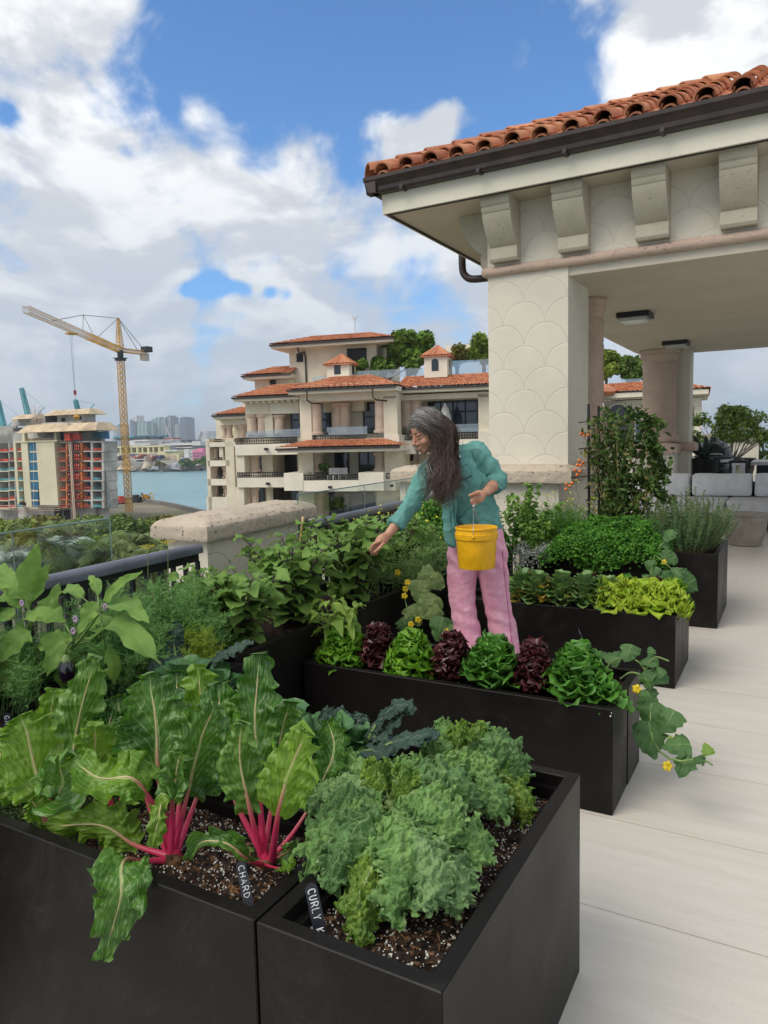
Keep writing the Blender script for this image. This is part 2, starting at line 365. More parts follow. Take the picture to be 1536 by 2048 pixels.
def make_coral(name, col, pit, sc=26.0, st=1.0):
    m, t, b = newmat(name)
    ob = t.add('ShaderNodeTexCoord').outputs['Object']
    n = t.noise(ob, 3, 5, .6); p = t.noise(ob, sc, 6, .65, .8); v = t.add('ShaderNodeTexVoronoi', {'Vector': ob, 'Scale': sc*1.3}, feature='SMOOTH_F1').outputs['Distance']
    pits = t.ramp(t.m('ADD', t.m('MULTIPLY', v, .6), t.m('MULTIPLY', p, .8)), (.50, .36))
    c = t.mix(t.ramp(n, (.3, .7)), tuple(x*.85 for x in col), col); c = t.mix(t.m('MULTIPLY', pits, .55), c, pit)
    t.l.new(c, b.inputs['Base Color']); b.inputs['Roughness'].default_value = .92; b.inputs['Specular IOR Level'].default_value = .15
    bn = t.add('ShaderNodeBump', {'Height': t.m('SUBTRACT', t.m('MULTIPLY', p, .6), t.m('MULTIPLY', pits, .8))}); bn.inputs['Strength'].default_value = st; bn.inputs['Distance'].default_value = .35/sc
    t.l.new(bn.outputs[0], b.inputs['Normal'])
make_coral('coral', (.52, .44, .35), (.16, .125, .09), 22); make_coral('coral_pink', (.56, .42, .34), (.28, .19, .15), 30, .8); make_coral('coral_grey', (.52, .48, .38), (.16, .14, .10), 34, .5)
mat('gutter', (.040, .026, .024), .42, .5, var=.2, vscale=6, bump=.1, bscale=120)
mat('rail_grey', (.09, .10, .13), .33, .6, var=.15, vscale=4); mat('iron', (.014, .015, .018), .5, .4, var=.2)
mat('soil', (.030, .019, .014), .95, .2, var=.5, vscale=30, bump=1, bscale=90); mat('perlite', (.62, .60, .55), .9, .2, var=.15, vscale=40)
mat('bark_chip', (.16, .085, .045), .9, .2, var=.4, vscale=30); mat('black_liner', (.006, .006, .006), .55, .4, var=.2)
glassmat('glass', (.80, .88, .87), .16); mat('glass_edge', (.16, .26, .24), .15, .6, var=.1)
def make_tile():
    m, t, b = newmat('roof_tile')
    ob = t.add('ShaderNodeTexCoord').outputs['Object']; uv = t.add('ShaderNodeUVMap').outputs[0]
    cell = t.add('ShaderNodeTexWhiteNoise', {'Vector': t.add('ShaderNodeVectorMath', {0: uv}, operation='FLOOR').outputs[0]}, noise_dimensions='3D')
    n = t.noise(ob, 5, 6, .65); f = t.noise(ob, 40, 4, .65)
    c = t.mix(cell.outputs['Value'], (.38, .135, .07), (.62, .28, .14)); c = t.mix(t.ramp(n, (.45, .75)), c, (.30, .085, .05))
    c = t.mix(t.m('MULTIPLY', t.ramp(f, (.5, .8)), .5), c, (.16, .07, .05))
    t.l.new(c, b.inputs['Base Color']); b.inputs['Roughness'].default_value = .75; b.inputs['Specular IOR Level'].default_value = .3
    bn = t.add('ShaderNodeBump', {'Height': f}); bn.inputs['Strength'].default_value = .3; bn.inputs['Distance'].default_value = .004; t.l.new(bn.outputs[0], b.inputs['Normal'])
make_tile(); mat('mortar', (.22, .085, .06), .9, .2, var=.3, vscale=20, bump=.8, bscale=30)

mb = MB(); mb.box(-3.55, 9, -6, 26, -.35, 0); struct(mb.build('terrace_floor', 'stone_floor'))
# ---------------- planters
def planter(x0, x1, y0, y1, h, label, soil=True, soil_drop=.065, rim=.036, bits=0, seed=0):
    rnd = random.Random(seed)
    root = thing('planter_box', label, 'planter', ((x0+x1)/2, (y0+y1)/2, 0), 'black metal planters on the terrace')
    m = MB(); r = rim; b = .0025
    outer = [(x0+b, y0), (x1-b, y0), (x1, y0+b), (x1, y1-b), (x1-b, y1), (x0+b, y1), (x0, y1-b), (x0, y0+b)]
    inner = [(x0+r, y0+r), (x1-r, y0+r), (x1-r, y0+r), (x1-r, y1-r), (x1-r, y1-r), (x0+r, y1-r), (x0+r, y1-r), (x0+r, y0+r)]
    def ring(poly, z): return m.vs([(p[0], p[1], z) for p in poly])
    def inset(poly, d): 
        cx_, cy_ = (x0+x1)/2, (y0+y1)/2
        return [(p[0]+(d if p[0] < cx_ else -d), p[1]+(d if p[1] < cy_ else -d)) for p in poly]
    rows = [ring(outer, 0.004), ring(outer, h-b), ring(inset(outer, b), h), ring(inset(inner, -b), h), ring(inner, h-b), ring(inner, h-.035), ring(inset(inner, .02), h-.035), ring(inset(inner, .02), h-.30)]
    for a, c in zip(rows, rows[1:]):
        for i in range(8): j = (i+1) % 8; m.face((a+i, a+j, c+j, c+i))
    m.face([rows[0]+i for i in range(8)][::-1]); m.face([rows[-1]+i for i in range(8)])
    keep(m.build('shell', 'planter'), root)
    if soil:
        s = MB(); nx, ny = max(4, int((x1-x0)/.018)), max(4, int((y1-y0)/.018)); q = r+.021
        P = []
        for j in range(ny+1):
            for i in range(nx+1):
                X = x0+q+(x1-x0-2*q)*i/nx; Y = y0+q+(y1-y0-2*q)*j/ny
                P.append((X, Y, h-soil_drop+.012*mn.noise(Vector((X*7, Y*7, seed)))+.006*mn.noise(Vector((X*40, Y*40, seed)))))
        s.grid(P, nx, ny); so_ = keep(s.build('soil', 'soil', smooth=True), root)
        if bits:
            pl, ch = MB(), MB()
            for k in range(bits):
                X = rnd.uniform(x0+q, x1-q); Y = rnd.uniform(y0+q, y1-q); z = h-soil_drop+.012*mn.noise(Vector((X*7, Y*7, seed)))
                mbx = pl if rnd.random() < .62 else ch
                a = rnd.uniform(.0015, .0042) if mbx is pl else rnd.uniform(.003, .008)
                rot = Matrix.Rotation(rnd.uniform(0, 6.28), 3, Vector((rnd.random()-.5, rnd.random()-.5, rnd.random()-.5)).normalized())
                fl = (1, rnd.uniform(.6, 1), rnd.uniform(.5, 1)) if mbx is pl else (rnd.uniform(1, 2.4), rnd.uniform(.4, .8), .25)
                pts = [Vector((sx*fl[0], sy*fl[1], sz*fl[2]))*a for sx, sy, sz in ((1,0,0),(-1,0,0),(0,1,0),(0,-1,0),(0,0,1),(0,0,-1))]
                bb = mbx.vs([(rot @ p)+Vector((X, Y, z+a*.4)) for p in pts])
                for f_ in ((0,2,4),(2,1,4),(1,3,4),(3,0,4),(2,0,5),(1,2,5),(3,1,5),(0,3,5)): mbx.face([bb+i for i in f_])
            tag(keep(pl.build('perlite', 'perlite'), root), kind='stuff'); tag(keep(ch.build('bark_mulch', 'bark_chip'), root), kind='stuff')
    return root
P1A = planter(-.915, -.505, 1.062, 1.995, .6, 'tall black planter nearest the camera, filled with curly kale', bits=2600, seed=1)
P1B = planter(-2.02, -.921, 1.062, 1.50, .6, 'tall black planter in the foreground growing pink stemmed chard', bits=3200, seed=2)
planter(-2.02, -.921, 1.512, 1.995, .6, 'tall black planter behind the chard holding smooth dark leafy greens', bits=0, seed=3, soil_drop=.12)
planter(-2.80, -2.08, .75, 2.40, .6, 'black planter at the left railing under the dill and the nearest eggplant', seed=4)
planter(-2.80, -2.175, 2.46, 4.30, .6, 'black planter below the parapet pillar growing the bushy eggplants', seed=5)
planter(-2.80, -2.175, 4.36, 6.20, .6, 'black planter along the railing under the yellow flowering arugula', seed=6)
P2A = planter(-2.14, -.61, 2.93, 3.222, .45, 'low black planter with a row of alternating green and red lettuces', bits=500, seed=7, soil_drop=.04)
P2B = planter(-2.14, -.607, 3.23, 3.51, .45, 'low black planter behind the lettuce row with bare speckled soil and a trailing cucumber', bits=2600, seed=8, soil_drop=.05)
P3A = planter(-2.14, -.60, 4.64, 4.965, .45, 'low black planter with romaine and lime green lettuce, a white scratch on its front', bits=200, seed=9, soil_drop=.04)
P3B = planter(-2.14, -.60, 4.973, 5.31, .45, 'low black planter squeezed behind the lime green lettuces', bits=200, seed=10, soil_drop=.05)
P4 = planter(-2.14, -.50, 6.26, 7.22, .6, 'tall deep black planter full of parsley and rosemary by the stone pier', seed=11)
# chalk scratch on P3A
sc_ = MB(); mat('chalk', (.42, .46, .52), .9, .2, var=.4, vscale=90)
rr_ = random.Random(3)
sp_ = [atY(x, y, 4.6385) for x, y in ((1157, 1257), (1159, 1263), (1163, 1272), (1167, 1284), (1170, 1297))]
for a, b_ in zip(sp_, sp_[1:]):
    for q in range(4):
        t0 = q/4; p0 = a+(b_-a)*t0+np.array([rr_.uniform(-.002, .002), 0, 0]); p1 = a+(b_-a)*(t0+.14); sc_.tube([p0, p1], .0011, 4)
keep(sc_.build('chalk_scratch', 'chalk'), P3A)
# white corner chip
ch_ = MB(); ch_.ell(atY(1221, 1432, 2.9305), .0045, .0012, .005, 6, 4); ch_.ell(atY(1223, 1426, 2.9305), .003, .0012, .004, 6, 4); keep(ch_.build('corner_scuff', 'perlite'), P2A)

# ---------------- railing and glass
def rail_thing(a, b, label, glass_h, pattern):
    """a,b: ground points of the rail line; cap 1.0 high, balusters with ovals, glass screen standing above"""
    a = np.array(a, float); b = np.array(b, float); L = np.linalg.norm(b-a); d = (b-a)/L; nrm = np.array([d[1], -d[0]])
    root = thing('railing', label, 'railing', (a[0], a[1], 0), 'railings along the terrace edge')
    def T(x, y, z): p = a+d*x+nrm*y; return (p[0], p[1], z)
    m = MB(); prof = [(-.045, .95), (.045, .95), (.045, .975), (.035, .992), (.015, 1.0), (-.015, 1.0), (-.035, .992), (-.045, .975)]
    m.prism(prof, 'x', 0, L, T); keep(m.build('cap_rail', 'rail_grey', auto=40), root)
    m = MB(); m.box(0, L, -.02, .02, .70, .725, T); m.box(0, L, -.02, .02, .08, .11, T); m.box(0, L, -.012, .012, .90, .95, T)
    keep(m.build('mid_rail', 'iron'), root)
    n = int(L/.10)
    for k in range(n+1):
        x = k*L/n; m = MB(); m.box(x-.009, x+.009, -.012, .012, .0, .90, T)
        keep(m.build('baluster', 'iron'), root)
    if pattern:
        m = MB()
        for k in range(n):
            x = (k+.5)*L/n; pts = [T(x+.026*math.cos(q*math.pi/8), 0, .812+.062*math.sin(q*math.pi/8)) for q in range(17)]
            m.tube(pts, .011, 6, cap=False)
            for sx, sz in ((-.04, .745), (.04, .745), (-.04, .88), (.04, .88)): m.tube([T(x+sx, 0, sz), T(x+sx*.45, 0, sz+(.0 if sz > .8 else .0)+(-.03 if sz > .8 else .03))], .012, 5)
        keep(m.build('oval_ornament', 'iron'), root)
    g = thing('glass_screen', label.replace('railing', 'clear glass screen fixed behind the railing').split(',')[0], 'glass screen', (a[0], a[1], 0), 'clear glass wind screens')
    return root, T, L, g
r1, T1, L1, g1 = rail_thing((-2.75, .9), (-2.945, 3.05), 'grey capped iron railing at the left edge, nearest the camera', 1.2, False)
r2, T2, L2, g2 = rail_thing((-3.025, 4.30), (-3.30, 7.30), 'grey capped iron railing with oval ornaments running up behind the woman', 1.2, True)
g1['label'] = 'clear glass wind screen over the near railing in front of the palms'; g2['label'] = 'clear glass wind screen over the far railing beside the woman'
def glass_run(g, T, x0, x1, z0a, z1a, off, seams):
    xs = [x0]+seams+[x1]
    for p, q in zip(xs, xs[1:]):
        m = MB(); f = lambda x: z0a+(z1a-z0a)*(x-x0)/(x1-x0)
        A = [T(p+.004, off, .12), T(q-.004, off, .12), T(q-.004, off, f(q)), T(p+.004, off, f(p))]; m.quad(A, [(0, 0)]*4)
        keep(m.build('pane', 'glass'), g)
    m = MB(); m.bar(T(x0, off, z0a+.004), T(x1, off, z1a+.004), .0045, 6)
    for s_ in [x0]+seams+[x1]: m.bar(T(s_, off, .12), T(s_, off, z0a+(z1a-z0a)*(s_-x0)/(x1-x0)), .003, 5)
    keep(m.build('pane_edge', 'glass_edge'), g)
glass_run(g1, T1, -.3, L1-.42, 1.18, 1.18, -.22, [1.15])
glass_run(g2, T2, -.02, L2, 1.18, 1.18, -.10, [1.1, 2.05])
# ---------------- parapet pillar with rough coral cap
def stone_cap(m, x0, x1, y0, y1, z0, z1, rise=.05, seed=0, step=.02, amp=.006, T=None):
    """rounded slab with a hand-hewn surface"""
    nx, ny, nz_ = max(3, int((x1-x0)/step)), max(3, int((y1-y0)/step)), max(3, int((z1-z0)/step))
    cx_, cy_ = (x0+x1)/2, (y0+y1)/2
    def P(u, v, w_):
        x = x0+(x1-x0)*u; y = y0+(y1-y0)*v; z = z0+(z1-z0)*w_
        ed = min(u*(x1-x0), (1-u)*(x1-x0), v*(y1-y0), (1-v)*(y1-y0))
        z -= w_*(max(0, .03-ed)**2*18+(0 if ed > .12 else (.12-ed)*rise/.12))
        zz = min(w_, 1-w_)*(z1-z0); rr = max(0, .02-zz)**2*12
        x += rr*(1 if x < cx_ else -1); y += rr*(1 if y < cy_ else -1)
        n = mn.noise_vector(Vector((x*16, y*16, z*16+seed)))*amp+mn.noise_vector(Vector((x*45, y*45, z*45+seed)))*amp*.55
        q = (x+n.x, y+n.y, z+n.z); return T(*q) if T else q
    m.grid([P(i/nx, j/ny, 1) for j in range(ny+1) for i in range(nx+1)], nx, ny)
    m.grid([P(i/nx, j/ny, 0) for j in range(ny, -1, -1) for i in range(nx+1)], nx, ny)
    m.grid([P(i/nx, 0, k/nz_) for k in range(nz_+1) for i in range(nx+1)], nx, nz_)
    m.grid([P(1-i/nx, 1, k/nz_) for k in range(nz_+1) for i in range(nx+1)], nx, nz_)
    m.grid([P(1, j/ny, k/nz_) for k in range(nz_+1) for j in range(ny+1)], ny, nz_)
    m.grid([P(0, 1-j/ny, k/nz_) for k in range(nz_+1) for j in range(ny+1)], ny, nz_)
pr = thing('parapet_pillar', 'cream stone parapet pillar with a pitted coral cap, between the two railings', 'pillar', (-3.15, 3.9, 0))
sh = (-3.10+2.918)/(4.47-3.11)
Tp = lambda x, y, z: (x+(y-3.11)*sh, y, z)
m = MB(); m.box(-3.29, -2.97, 3.17, 4.43, 0, 1.02, Tp); keep(m.build('pillar_body', 'stucco_scallop'), pr)
m = MB(); stone_cap(m, -3.37, -2.918, 3.11, 4.49, 1.0, 1.135, .035, 1, .018, .005, Tp); keep(m.build('coral_cap', 'coral', smooth=True), pr)

# ---------------- pavilion
pv_ = thing('pavilion', 'cream stucco pavilion with terracotta tile roof, brackets and pink coral columns', 'pavilion', (0, 11, 0))
YF, XL = 7.6, -2.93
m = MB(); m.box(XL, -2.06, YF, 8.45, 1.26, 3.30); keep(m.build('corner_pier', 'stucco_scallop'), pv_)
m = MB(); m.box(-3.95, -2.10, 7.40, 8.75, 0, 1.11); keep(m.build('pier_pedestal', 'stucco_scallop'), pv_)
m = MB(); stone_cap(m, -4.02, -1.94, 7.29, 8.85, 1.095, 1.275, .045, 5, .03, .007); keep(m.build('pedestal_cap', 'coral', smooth=True), pv_)
# upper wall (beam) above the opening
m = MB(); m.box(XL-.001, 6, YF-.001, YF+.55, 3.30, 4.02); m.box(XL-.001, XL+.55, YF+.55, 16.2, 3.30, 4.02); m.box(XL+.55, 6, 15.7, 16.2, 3.30, 4.02)
keep(m.build('upper_wall', 'stucco_scallop'), pv_)
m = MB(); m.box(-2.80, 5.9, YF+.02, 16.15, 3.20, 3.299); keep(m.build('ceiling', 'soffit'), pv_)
# coral string moulding
m = MB()
def rough_tube(m, pts, r, n=14, amp=.006, step=.025, seed=0):
    P = []; 
    for a, b_ in zip(pts, pts[1:]):
        L = math.dist(a, b_); k = max(2, int(L/step))
        P += [tuple(a[i]+(b_[i]-a[i])*q/k for i in range(3)) for q in range(k)]
    P.append(pts[-1]); s0 = m.n; m.tube(P, r, n)
    for i in range(s0, m.n):
        v = Vector(m.v[i]); d = mn.noise_vector(v*24+Vector((seed, 0, 0)))*amp; m.v[i] = (v.x+d.x, v.y+d.y, v.z+d.z)
rough_tube(m, [(5.0, YF-.012, 3.335), (XL-.02, YF-.012, 3.335)], .052); rough_tube(m, [(XL-.012, YF-.03, 3.335), (XL-.012, 16.2, 3.335)], .052, step=.06)
keep(m.build('string_moulding', 'coral_pink', smooth=True), pv_)
# soffit, fascia, crown strip
SX, SY, SZ = -3.95, 7.13, 4.0
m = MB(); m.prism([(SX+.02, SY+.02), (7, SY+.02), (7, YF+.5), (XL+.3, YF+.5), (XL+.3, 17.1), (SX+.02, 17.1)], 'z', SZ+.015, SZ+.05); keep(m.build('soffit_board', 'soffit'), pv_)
m = MB()
m.box(SX, 7, SY, SY+.03, SZ-.0, SZ+.21); m.box(SX, SX+.03, SY+.03, 17.1, SZ, SZ+.21); keep(m.build('fascia', 'fascia'), pv_)
m = MB(); m.box(SX+.035, 7, SY+.032, SY+.05, SZ-.012, SZ+.014); m.box(SX+.035, SX+.05, SY+.05, 17, SZ-.012, SZ+.014)
m.box(SX-.004, 7, SY-.012, SY-.001, SZ+.205, SZ+.215); keep(m.build('drip_strip', 'gutter'), pv_)
# gutter: ogee section along front and left side with straps
m = MB(); og = [(0, 0), (-.085, 0), (-.10, .02), (-.105, .06), (-.13, .10), (-.15, .125), (-.152, .16), (-.138, .16), (-.125, .13), (-.02, .13), (0, .13)]
m.prism([(SY-.002+p[0], SZ+.20+p[1]) for p in og], 'x', SX-.14, 7)
m.prism([(SX-.002+p[0], SZ+.20+p[1]) for p in og], 'y', SY-.14, 17.1, T=lambda x, y, z: (x, y, z))
keep(m.build('gutter', 'gutter'), pv_)
for k in range(8):
    x = -3.66+k*.86; mm = MB(); mm.box(x-.018, x+.018, SY-.13, SY-.005, SZ+.186, SZ+.2); mm.box(x-.018, x+.018, SY-.112, SY-.105, SZ+.2, SZ+.235); keep(mm.build('gutter_strap', 'gutter'), pv_)
# downspout elbow
m = MB(); dz = [( -3.10, 8.20, 4.01), (-3.10, 8.20, 3.70), (-3.10, 8.12, 3.52), (-3.02, 7.95, 3.44), (-2.93, 7.85, 3.43)]
m.tube(spline([(-4.03, 9.5, 4.2), (-4.03, 9.5, 3.9), (-3.99, 9.5, 3.79), (-3.88, 9.5, 3.73), (-3.6, 9.5, 3.72), (-2.93, 9.5, 3.72)], 22), .05, 12); keep(m.build('downspout', 'gutter', smooth=True), pv_)
# scroll brackets
def bracket(x, front=True):
    # side profile (depth from wall, z below soffit)
    pr_ = [(0, 0), (.40, 0), (.40, -.085), (.375, -.10), (.385, -.125), (.37, -.15)]
    for k in range(11):
        a = k/10; pr_.append((.355-.245*(1-math.cos(a*math.pi/2))-.0*a, -.16-.29*math.sin(a*math.pi/2)*(.35+.65*a)))
    pr_ += [(.135, -.47), (.135, -.575), (.115, -.60), (0, -.60)]
    m = MB()
    if front: m.prism([(YF-.002-p[0]*.92, SZ+.012+p[1]) for p in pr_], 'x', x, x+.30)
    else: m.prism([(XL-.002-p[0]*.92, SZ+.012+p[1]) for p in pr_], 'y', x, x+.265)
    return keep(m.build('bracket', 'coral_grey'), pv_)
for x in (-2.86, -2.13, -1.38, -.64, .10, .84): bracket(x)
for y in (7.72, 8.5, 9.3): bracket(y, False)
# barrel tile roof
pitch = R(24); cp, sp2 = math.cos(pitch), math.sin(pitch)
tl = MB(); mo = MB(); rt_ = random.Random(5)
x0r, y0r, z0r = SX-.14, SY-.12, SZ+.36
def slope_pt(x, d, n): return (x, y0r+d*cp-n*sp2, z0r+d*sp2+n*cp)
def barrel(mb_, P, L, r0, r1, th=.016, n=8, idn=0, concave=False):
    rows = []
    for (d, r) in ((0, r0), (L, r1)):
        for rr in (r, r-th):
            rows.append(mb_.vs([P(math.cos(math.pi*i/n)*rr, d, math.sin(math.pi*i/n)*rr*.92*(1 if not concave else -1)) for i in range(n+1)]))
    u = idn+.5
    for i in range(n):
        mb_.face((rows[0]+i, rows[0]+i+1, rows[2]+i+1, rows[2]+i), [(u, .5)]*4); mb_.face((rows[1]+i+1, rows[1]+i, rows[3]+i, rows[3]+i+1), [(u, .5)]*4)
        mb_.face((rows[0]+i+1, rows[0]+i, rows[1]+i, rows[1]+i+1), [(u, .5)]*4)
    for e in (0, n): mb_.face((rows[0]+e, rows[2]+e, rows[3]+e, rows[1]+e), [(u, .5)]*4)
pit, tlen = .285, .40; idn = 0
ncol = int((6.5-x0r)/pit)
for c_ in range(ncol):
    xc = x0r+.22+c_*pit; dmax = (xc-x0r+.05)/cp
    for r_ in range(10):
        d0 = r_*(tlen-.07)
        if d0 > dmax or d0 > 4: break
        idn += 1; jx, jn = rt_.uniform(-.008, .008), rt_.uniform(-.004, .01)
        barrel(tl, lambda a, d, n_, d0=d0, xc=xc, jx=jx, jn=jn, r_=r_: slope_pt(xc+jx+a, d0+d, .012+n_+jn+.018*(1-d/tlen)), tlen, .098, .088, idn=idn)
        barrel(tl, lambda a, d, n_, d0=d0, xc=xc, jx=jx: slope_pt(xc+pit/2+a, d0+d+.03, .045+n_+.014*(1-d/tlen)), tlen, .088, .08, idn=idn+5000, concave=True)
    # booster tile and mortar at the eave
    barrel(tl, lambda a, d, n_: slope_pt(xc+a*.9, d-.0, n_-.035), .2, .085, .085, idn=idn+900)
    mo.prism([(xc+.08*math.cos(math.pi*i/8), .07*math.sin(math.pi*i/8)-.03) for i in range(9)]+[(xc-.09, -.05), (xc+.09, -.05)], 'z', .045, .06, T=lambda a, n_, d: slope_pt(a, d+.02, n_))
mo.quad([slope_pt(x0r, 0.05, -.03), slope_pt(7, .05, -.03), slope_pt(7, 5, -.03), slope_pt(x0r+5*cp, 5, -.03)])
mo.quad([(x0r, y0r, z0r-.03), (x0r+5*cp, y0r+5*cp, z0r+5*sp2-.03), (x0r+5*cp, 17, z0r+5*sp2-.03), (x0r, 17, z0r-.03)])
# hip tiles
for r_ in range(14):
    d0 = r_*.36; idn += 1
    def hp(a, d, n_, d0=d0):
        s_ = (d0+d)*.7; return (x0r+.02+s_*cp+a*.7071, y0r+.02+s_*cp-a*.7071, z0r+.03+s_*sp2+n_+.02*(1-d/.42))
    barrel(tl, hp, .44, .125, .11, idn=idn)
tag(keep(tl.build('roof_tiles', 'roof_tile', auto=50), pv_)); keep(mo.build('roof_deck', 'mortar'), pv_)
# columns
def coral_col(m, c, r, z0, z1, n=48, seed=0, amp=.012):
    prof = [(r*1.17, z0), (r*1.19, z0+.05), (r*1.15, z0+.10), (r*1.05, z0+.13)]+[(r, z0+.15+(z1-z0-.50)*k/60) for k in range(61)]+[(r*1.06, z1-.32), (r*1.08, z1-.27), (r*1.02, z1-.25), (r*1.02, z1-.18), (r*1.14, z1-.16), (r*1.17, z1-.10), (r*1.12, z1-.08), (r*1.2, z1-.05), (r*1.2, z1)]
    s0 = m.n; m.lathe(prof, (c[0], c[1], 0), n)
    for i in range(s0, m.n):
        v = Vector(m.v[i])
        if z0+.12 < v.z < z1-.3: d = mn.noise(v*17+Vector((seed, 0, 0)))*amp+mn.noise(v*40)*amp*.4; dx = Vector((v.x-c[0], v.y-c[1], 0)).normalized()*d; m.v[i] = (v.x+dx.x, v.y+dx.y, v.z)
def column(c, r, label_part, z0=1.28, z1=3.2, n=48):
    m = MB(); coral_col(m, c, r, z0, z1, n); return keep(m.build('column', 'coral_pink', smooth=True), pv_)
column((-2.20, 9.05), .17, '', 1.28); column((-2.33, 15.25), .315, '', 1.42)
for q_ in ((-2.62, -2.32, 8.4, 9.25, 0, 1.27), (-2.44, -2.201, 15.75, 16.1, 0, 3.2), (-2.2, -1.80, 15.45, 15.95, 0, 3.2)): m = MB(); m.box(*q_); keep(m.build('pilaster', 'stucco_scallop'), pv_)
for q_ in ((-2.76, -2.0, 14.85, 15.7, 0, 1.2), (-2.56, -2.03, 8.7, 9.4, 0, 1.1)): m = MB(); m.box(*q_); keep(m.build('column_pedestal', 'stucco_scallop'), pv_)
m = MB(); stone_cap(m, -2.82, -1.94, 14.79, 15.75, 1.2, 1.41, .03, 9, .04, .006); stone_cap(m, -2.6, -1.99, 8.65, 9.45, 1.1, 1.275, .03, 9, .04, .006)
stone_cap(m, -2.25, -1.68, 15.40, 16.0, 1.24, 1.42, .02, 3, .05, .004); keep(m.build('column_plinth', 'coral_pink', smooth=True), pv_)
# ceiling lamps
mat('lamp_black', (.012, .012, .013), .4, .5); mat('lamp_lens', (.55, .55, .52), .25, .5, var=.05)
for (x, y, lb) in ((-1.92, 10.45, 'flat black box ceiling lamp with frosted lens, nearer the pier'), (-1.87, 14.0, 'flat black box ceiling lamp farther back near the round column')):
    L_ = thing('ceiling_lamp', lb, 'ceiling lamp', (x, y, 3.2), 'box lamps on the pavilion ceiling')
    m = MB(); m.box(x-.21, x+.21, y-.21, y+.21, 3.13, 3.198); keep(m.build('housing', 'lamp_black'), L_)
    m = MB(); m.box(x-.17, x+.17, y-.17, y+.17, 3.085, 3.129); keep(m.build('lens', 'lamp_lens'), L_)
# ------------------------------------------------------------------ air between here and the skyline
hm = bpy.data.materials.new('haze'); hm.use_nodes = True; ht = NT(hm.node_tree); ht.n.remove(ht.n['Principled BSDF'])
pvn = ht.add('ShaderNodeVolumePrincipled'); pvn.inputs['Color'].default_value = (.78, .88, 1, 1); pvn.inputs['Density'].default_value = .00016; pvn.inputs['Anisotropy'].default_value = .2
ht.l.new(pvn.outputs[0], ht.n['Material Output'].inputs['Volume']); MATS['haze'] = hm
mb = MB(); mb.box(-11500, 11500, -700, 11500, -26, 260); hz_o = mb.build('haze', 'haze'); hz_o['kind'] = 'stuff'
# ================================================================== FAR SETTING
GZ = -24.0
def make_water():
    m, t, b = newmat('water')
    ob = t.add('ShaderNodeTexCoord').outputs['Object']
    n = t.noise(ob, .35, 8, .62); n2 = t.noise(ob, .02, 4, .5)
    c = t.mix(t.ramp(n2, (.3, .7)), (.13, .27, .31), (.17, .33, .36)); t.l.new(c, b.inputs['Base Color'])
    b.inputs['Roughness'].default_value = .32; b.inputs['Specular IOR Level'].default_value = .45
    bn = t.add('ShaderNodeBump', {'Height': n}); bn.inputs['Strength'].default_value = .6; bn.inputs['Distance'].default_value = 1.2; t.l.new(bn.outputs[0], b.inputs['Normal'])
make_water()
mat('land', (.26, .23, .18), .95, .1, var=.25, vscale=.05, col2=(.12, .13, .07)); mat('far_land', (.30, .28, .24), .95, .1, var=.3, vscale=.02)
mat('seawall', (.20, .19, .18), .9, .2, vscale=.3); mat('dark_asphalt', (.07, .07, .07), .9, .2, vscale=.3)
mb = MB(); mb.quad([(-11000, -500, GZ-.6), (11000, -500, GZ-.6), (11000, 11000, GZ-.6), (-11000, 11000, GZ-.6)]); struct(mb.build('water', 'water'))
def P2(px, py, z=GZ): q = atZ(px, py, z); return (q[0], q[1])
mb = MB(); land = [P2(-1200, 1040), P2(-300, 1004), P2(150, 996), P2(240, 999), P2(300, 1005), P2(345, 1013), P2(385, 1023), (-45, 120), (0, 118), (70, 125), (70, -90), (-320, -90)]
mb.prism(land[::-1], 'z', GZ-3, GZ); struct(mb.build('ground', 'land'))
mb = MB(); a = [P2(-1500, 955), P2(-200, 945), P2(228, 941), P2(330, 942), P2(400, 940), P2(430, 936), P2(900, 918)]
b_ = [P2(900, 893, GZ), P2(400, 902.5, GZ), P2(-1500, 953, GZ)]
mb.prism((a+[(-300, 9000), (-9000, 6000)])[::-1], 'z', GZ-2, GZ+.8); struct(mb.build('port_ground', 'far_land'))
# seawall along the near shore
sw = MB(); pts = [P2(225, 999), P2(300, 1005.5), P2(345, 1013.5), P2(385, 1023.5), (-45.5, 120)]
for p, q in zip(pts, pts[1:]):
    d = np.array(q)-np.array(p); d /= np.linalg.norm(d); n_ = np.array([-d[1], d[0]])*.9
    sw.prism([(p[0]-n_[0], p[1]-n_[1]), (q[0]-n_[0], q[1]-n_[1]), (q[0]+n_[0], q[1]+n_[1]), (p[0]+n_[0], p[1]+n_[1])], 'z', GZ-2, GZ+1.6)
tag(sw.build('seawall', 'seawall'), 'dark grey seawall curving along the near shore right of the crane', 'seawall')
# ------------------------------------------------------------------ foliage clouds
def leafmat_simple(name, c1, c2, rough=.6, trans=.15, vs=.6):
    m, t, b = newmat(name); ob = t.add('ShaderNodeTexCoord').outputs['Object']; uv = t.add('ShaderNodeUVMap').outputs[0]
    wn = t.add('ShaderNodeTexWhiteNoise', {'Vector': uv}, noise_dimensions='3D').outputs['Value']
    c = t.mix(t.ramp(t.m('ADD', t.m('MULTIPLY', t.noise(ob, vs, 4, .6), .7), t.m('MULTIPLY', wn, .3)), (.3, .7)), c1, c2); t.l.new(c, b.inputs['Base Color'])
    b.inputs['Roughness'].default_value = rough; b.inputs['Specular IOR Level'].default_value = .25
    if trans:
        tr = t.add('ShaderNodeBsdfTranslucent', {'Color': c}); mx = t.add('ShaderNodeMixShader', {0: trans, 1: b.outputs[0], 2: tr.outputs[0]}); t.l.new(mx.outputs[0], t.n['Material Output'].inputs[0])
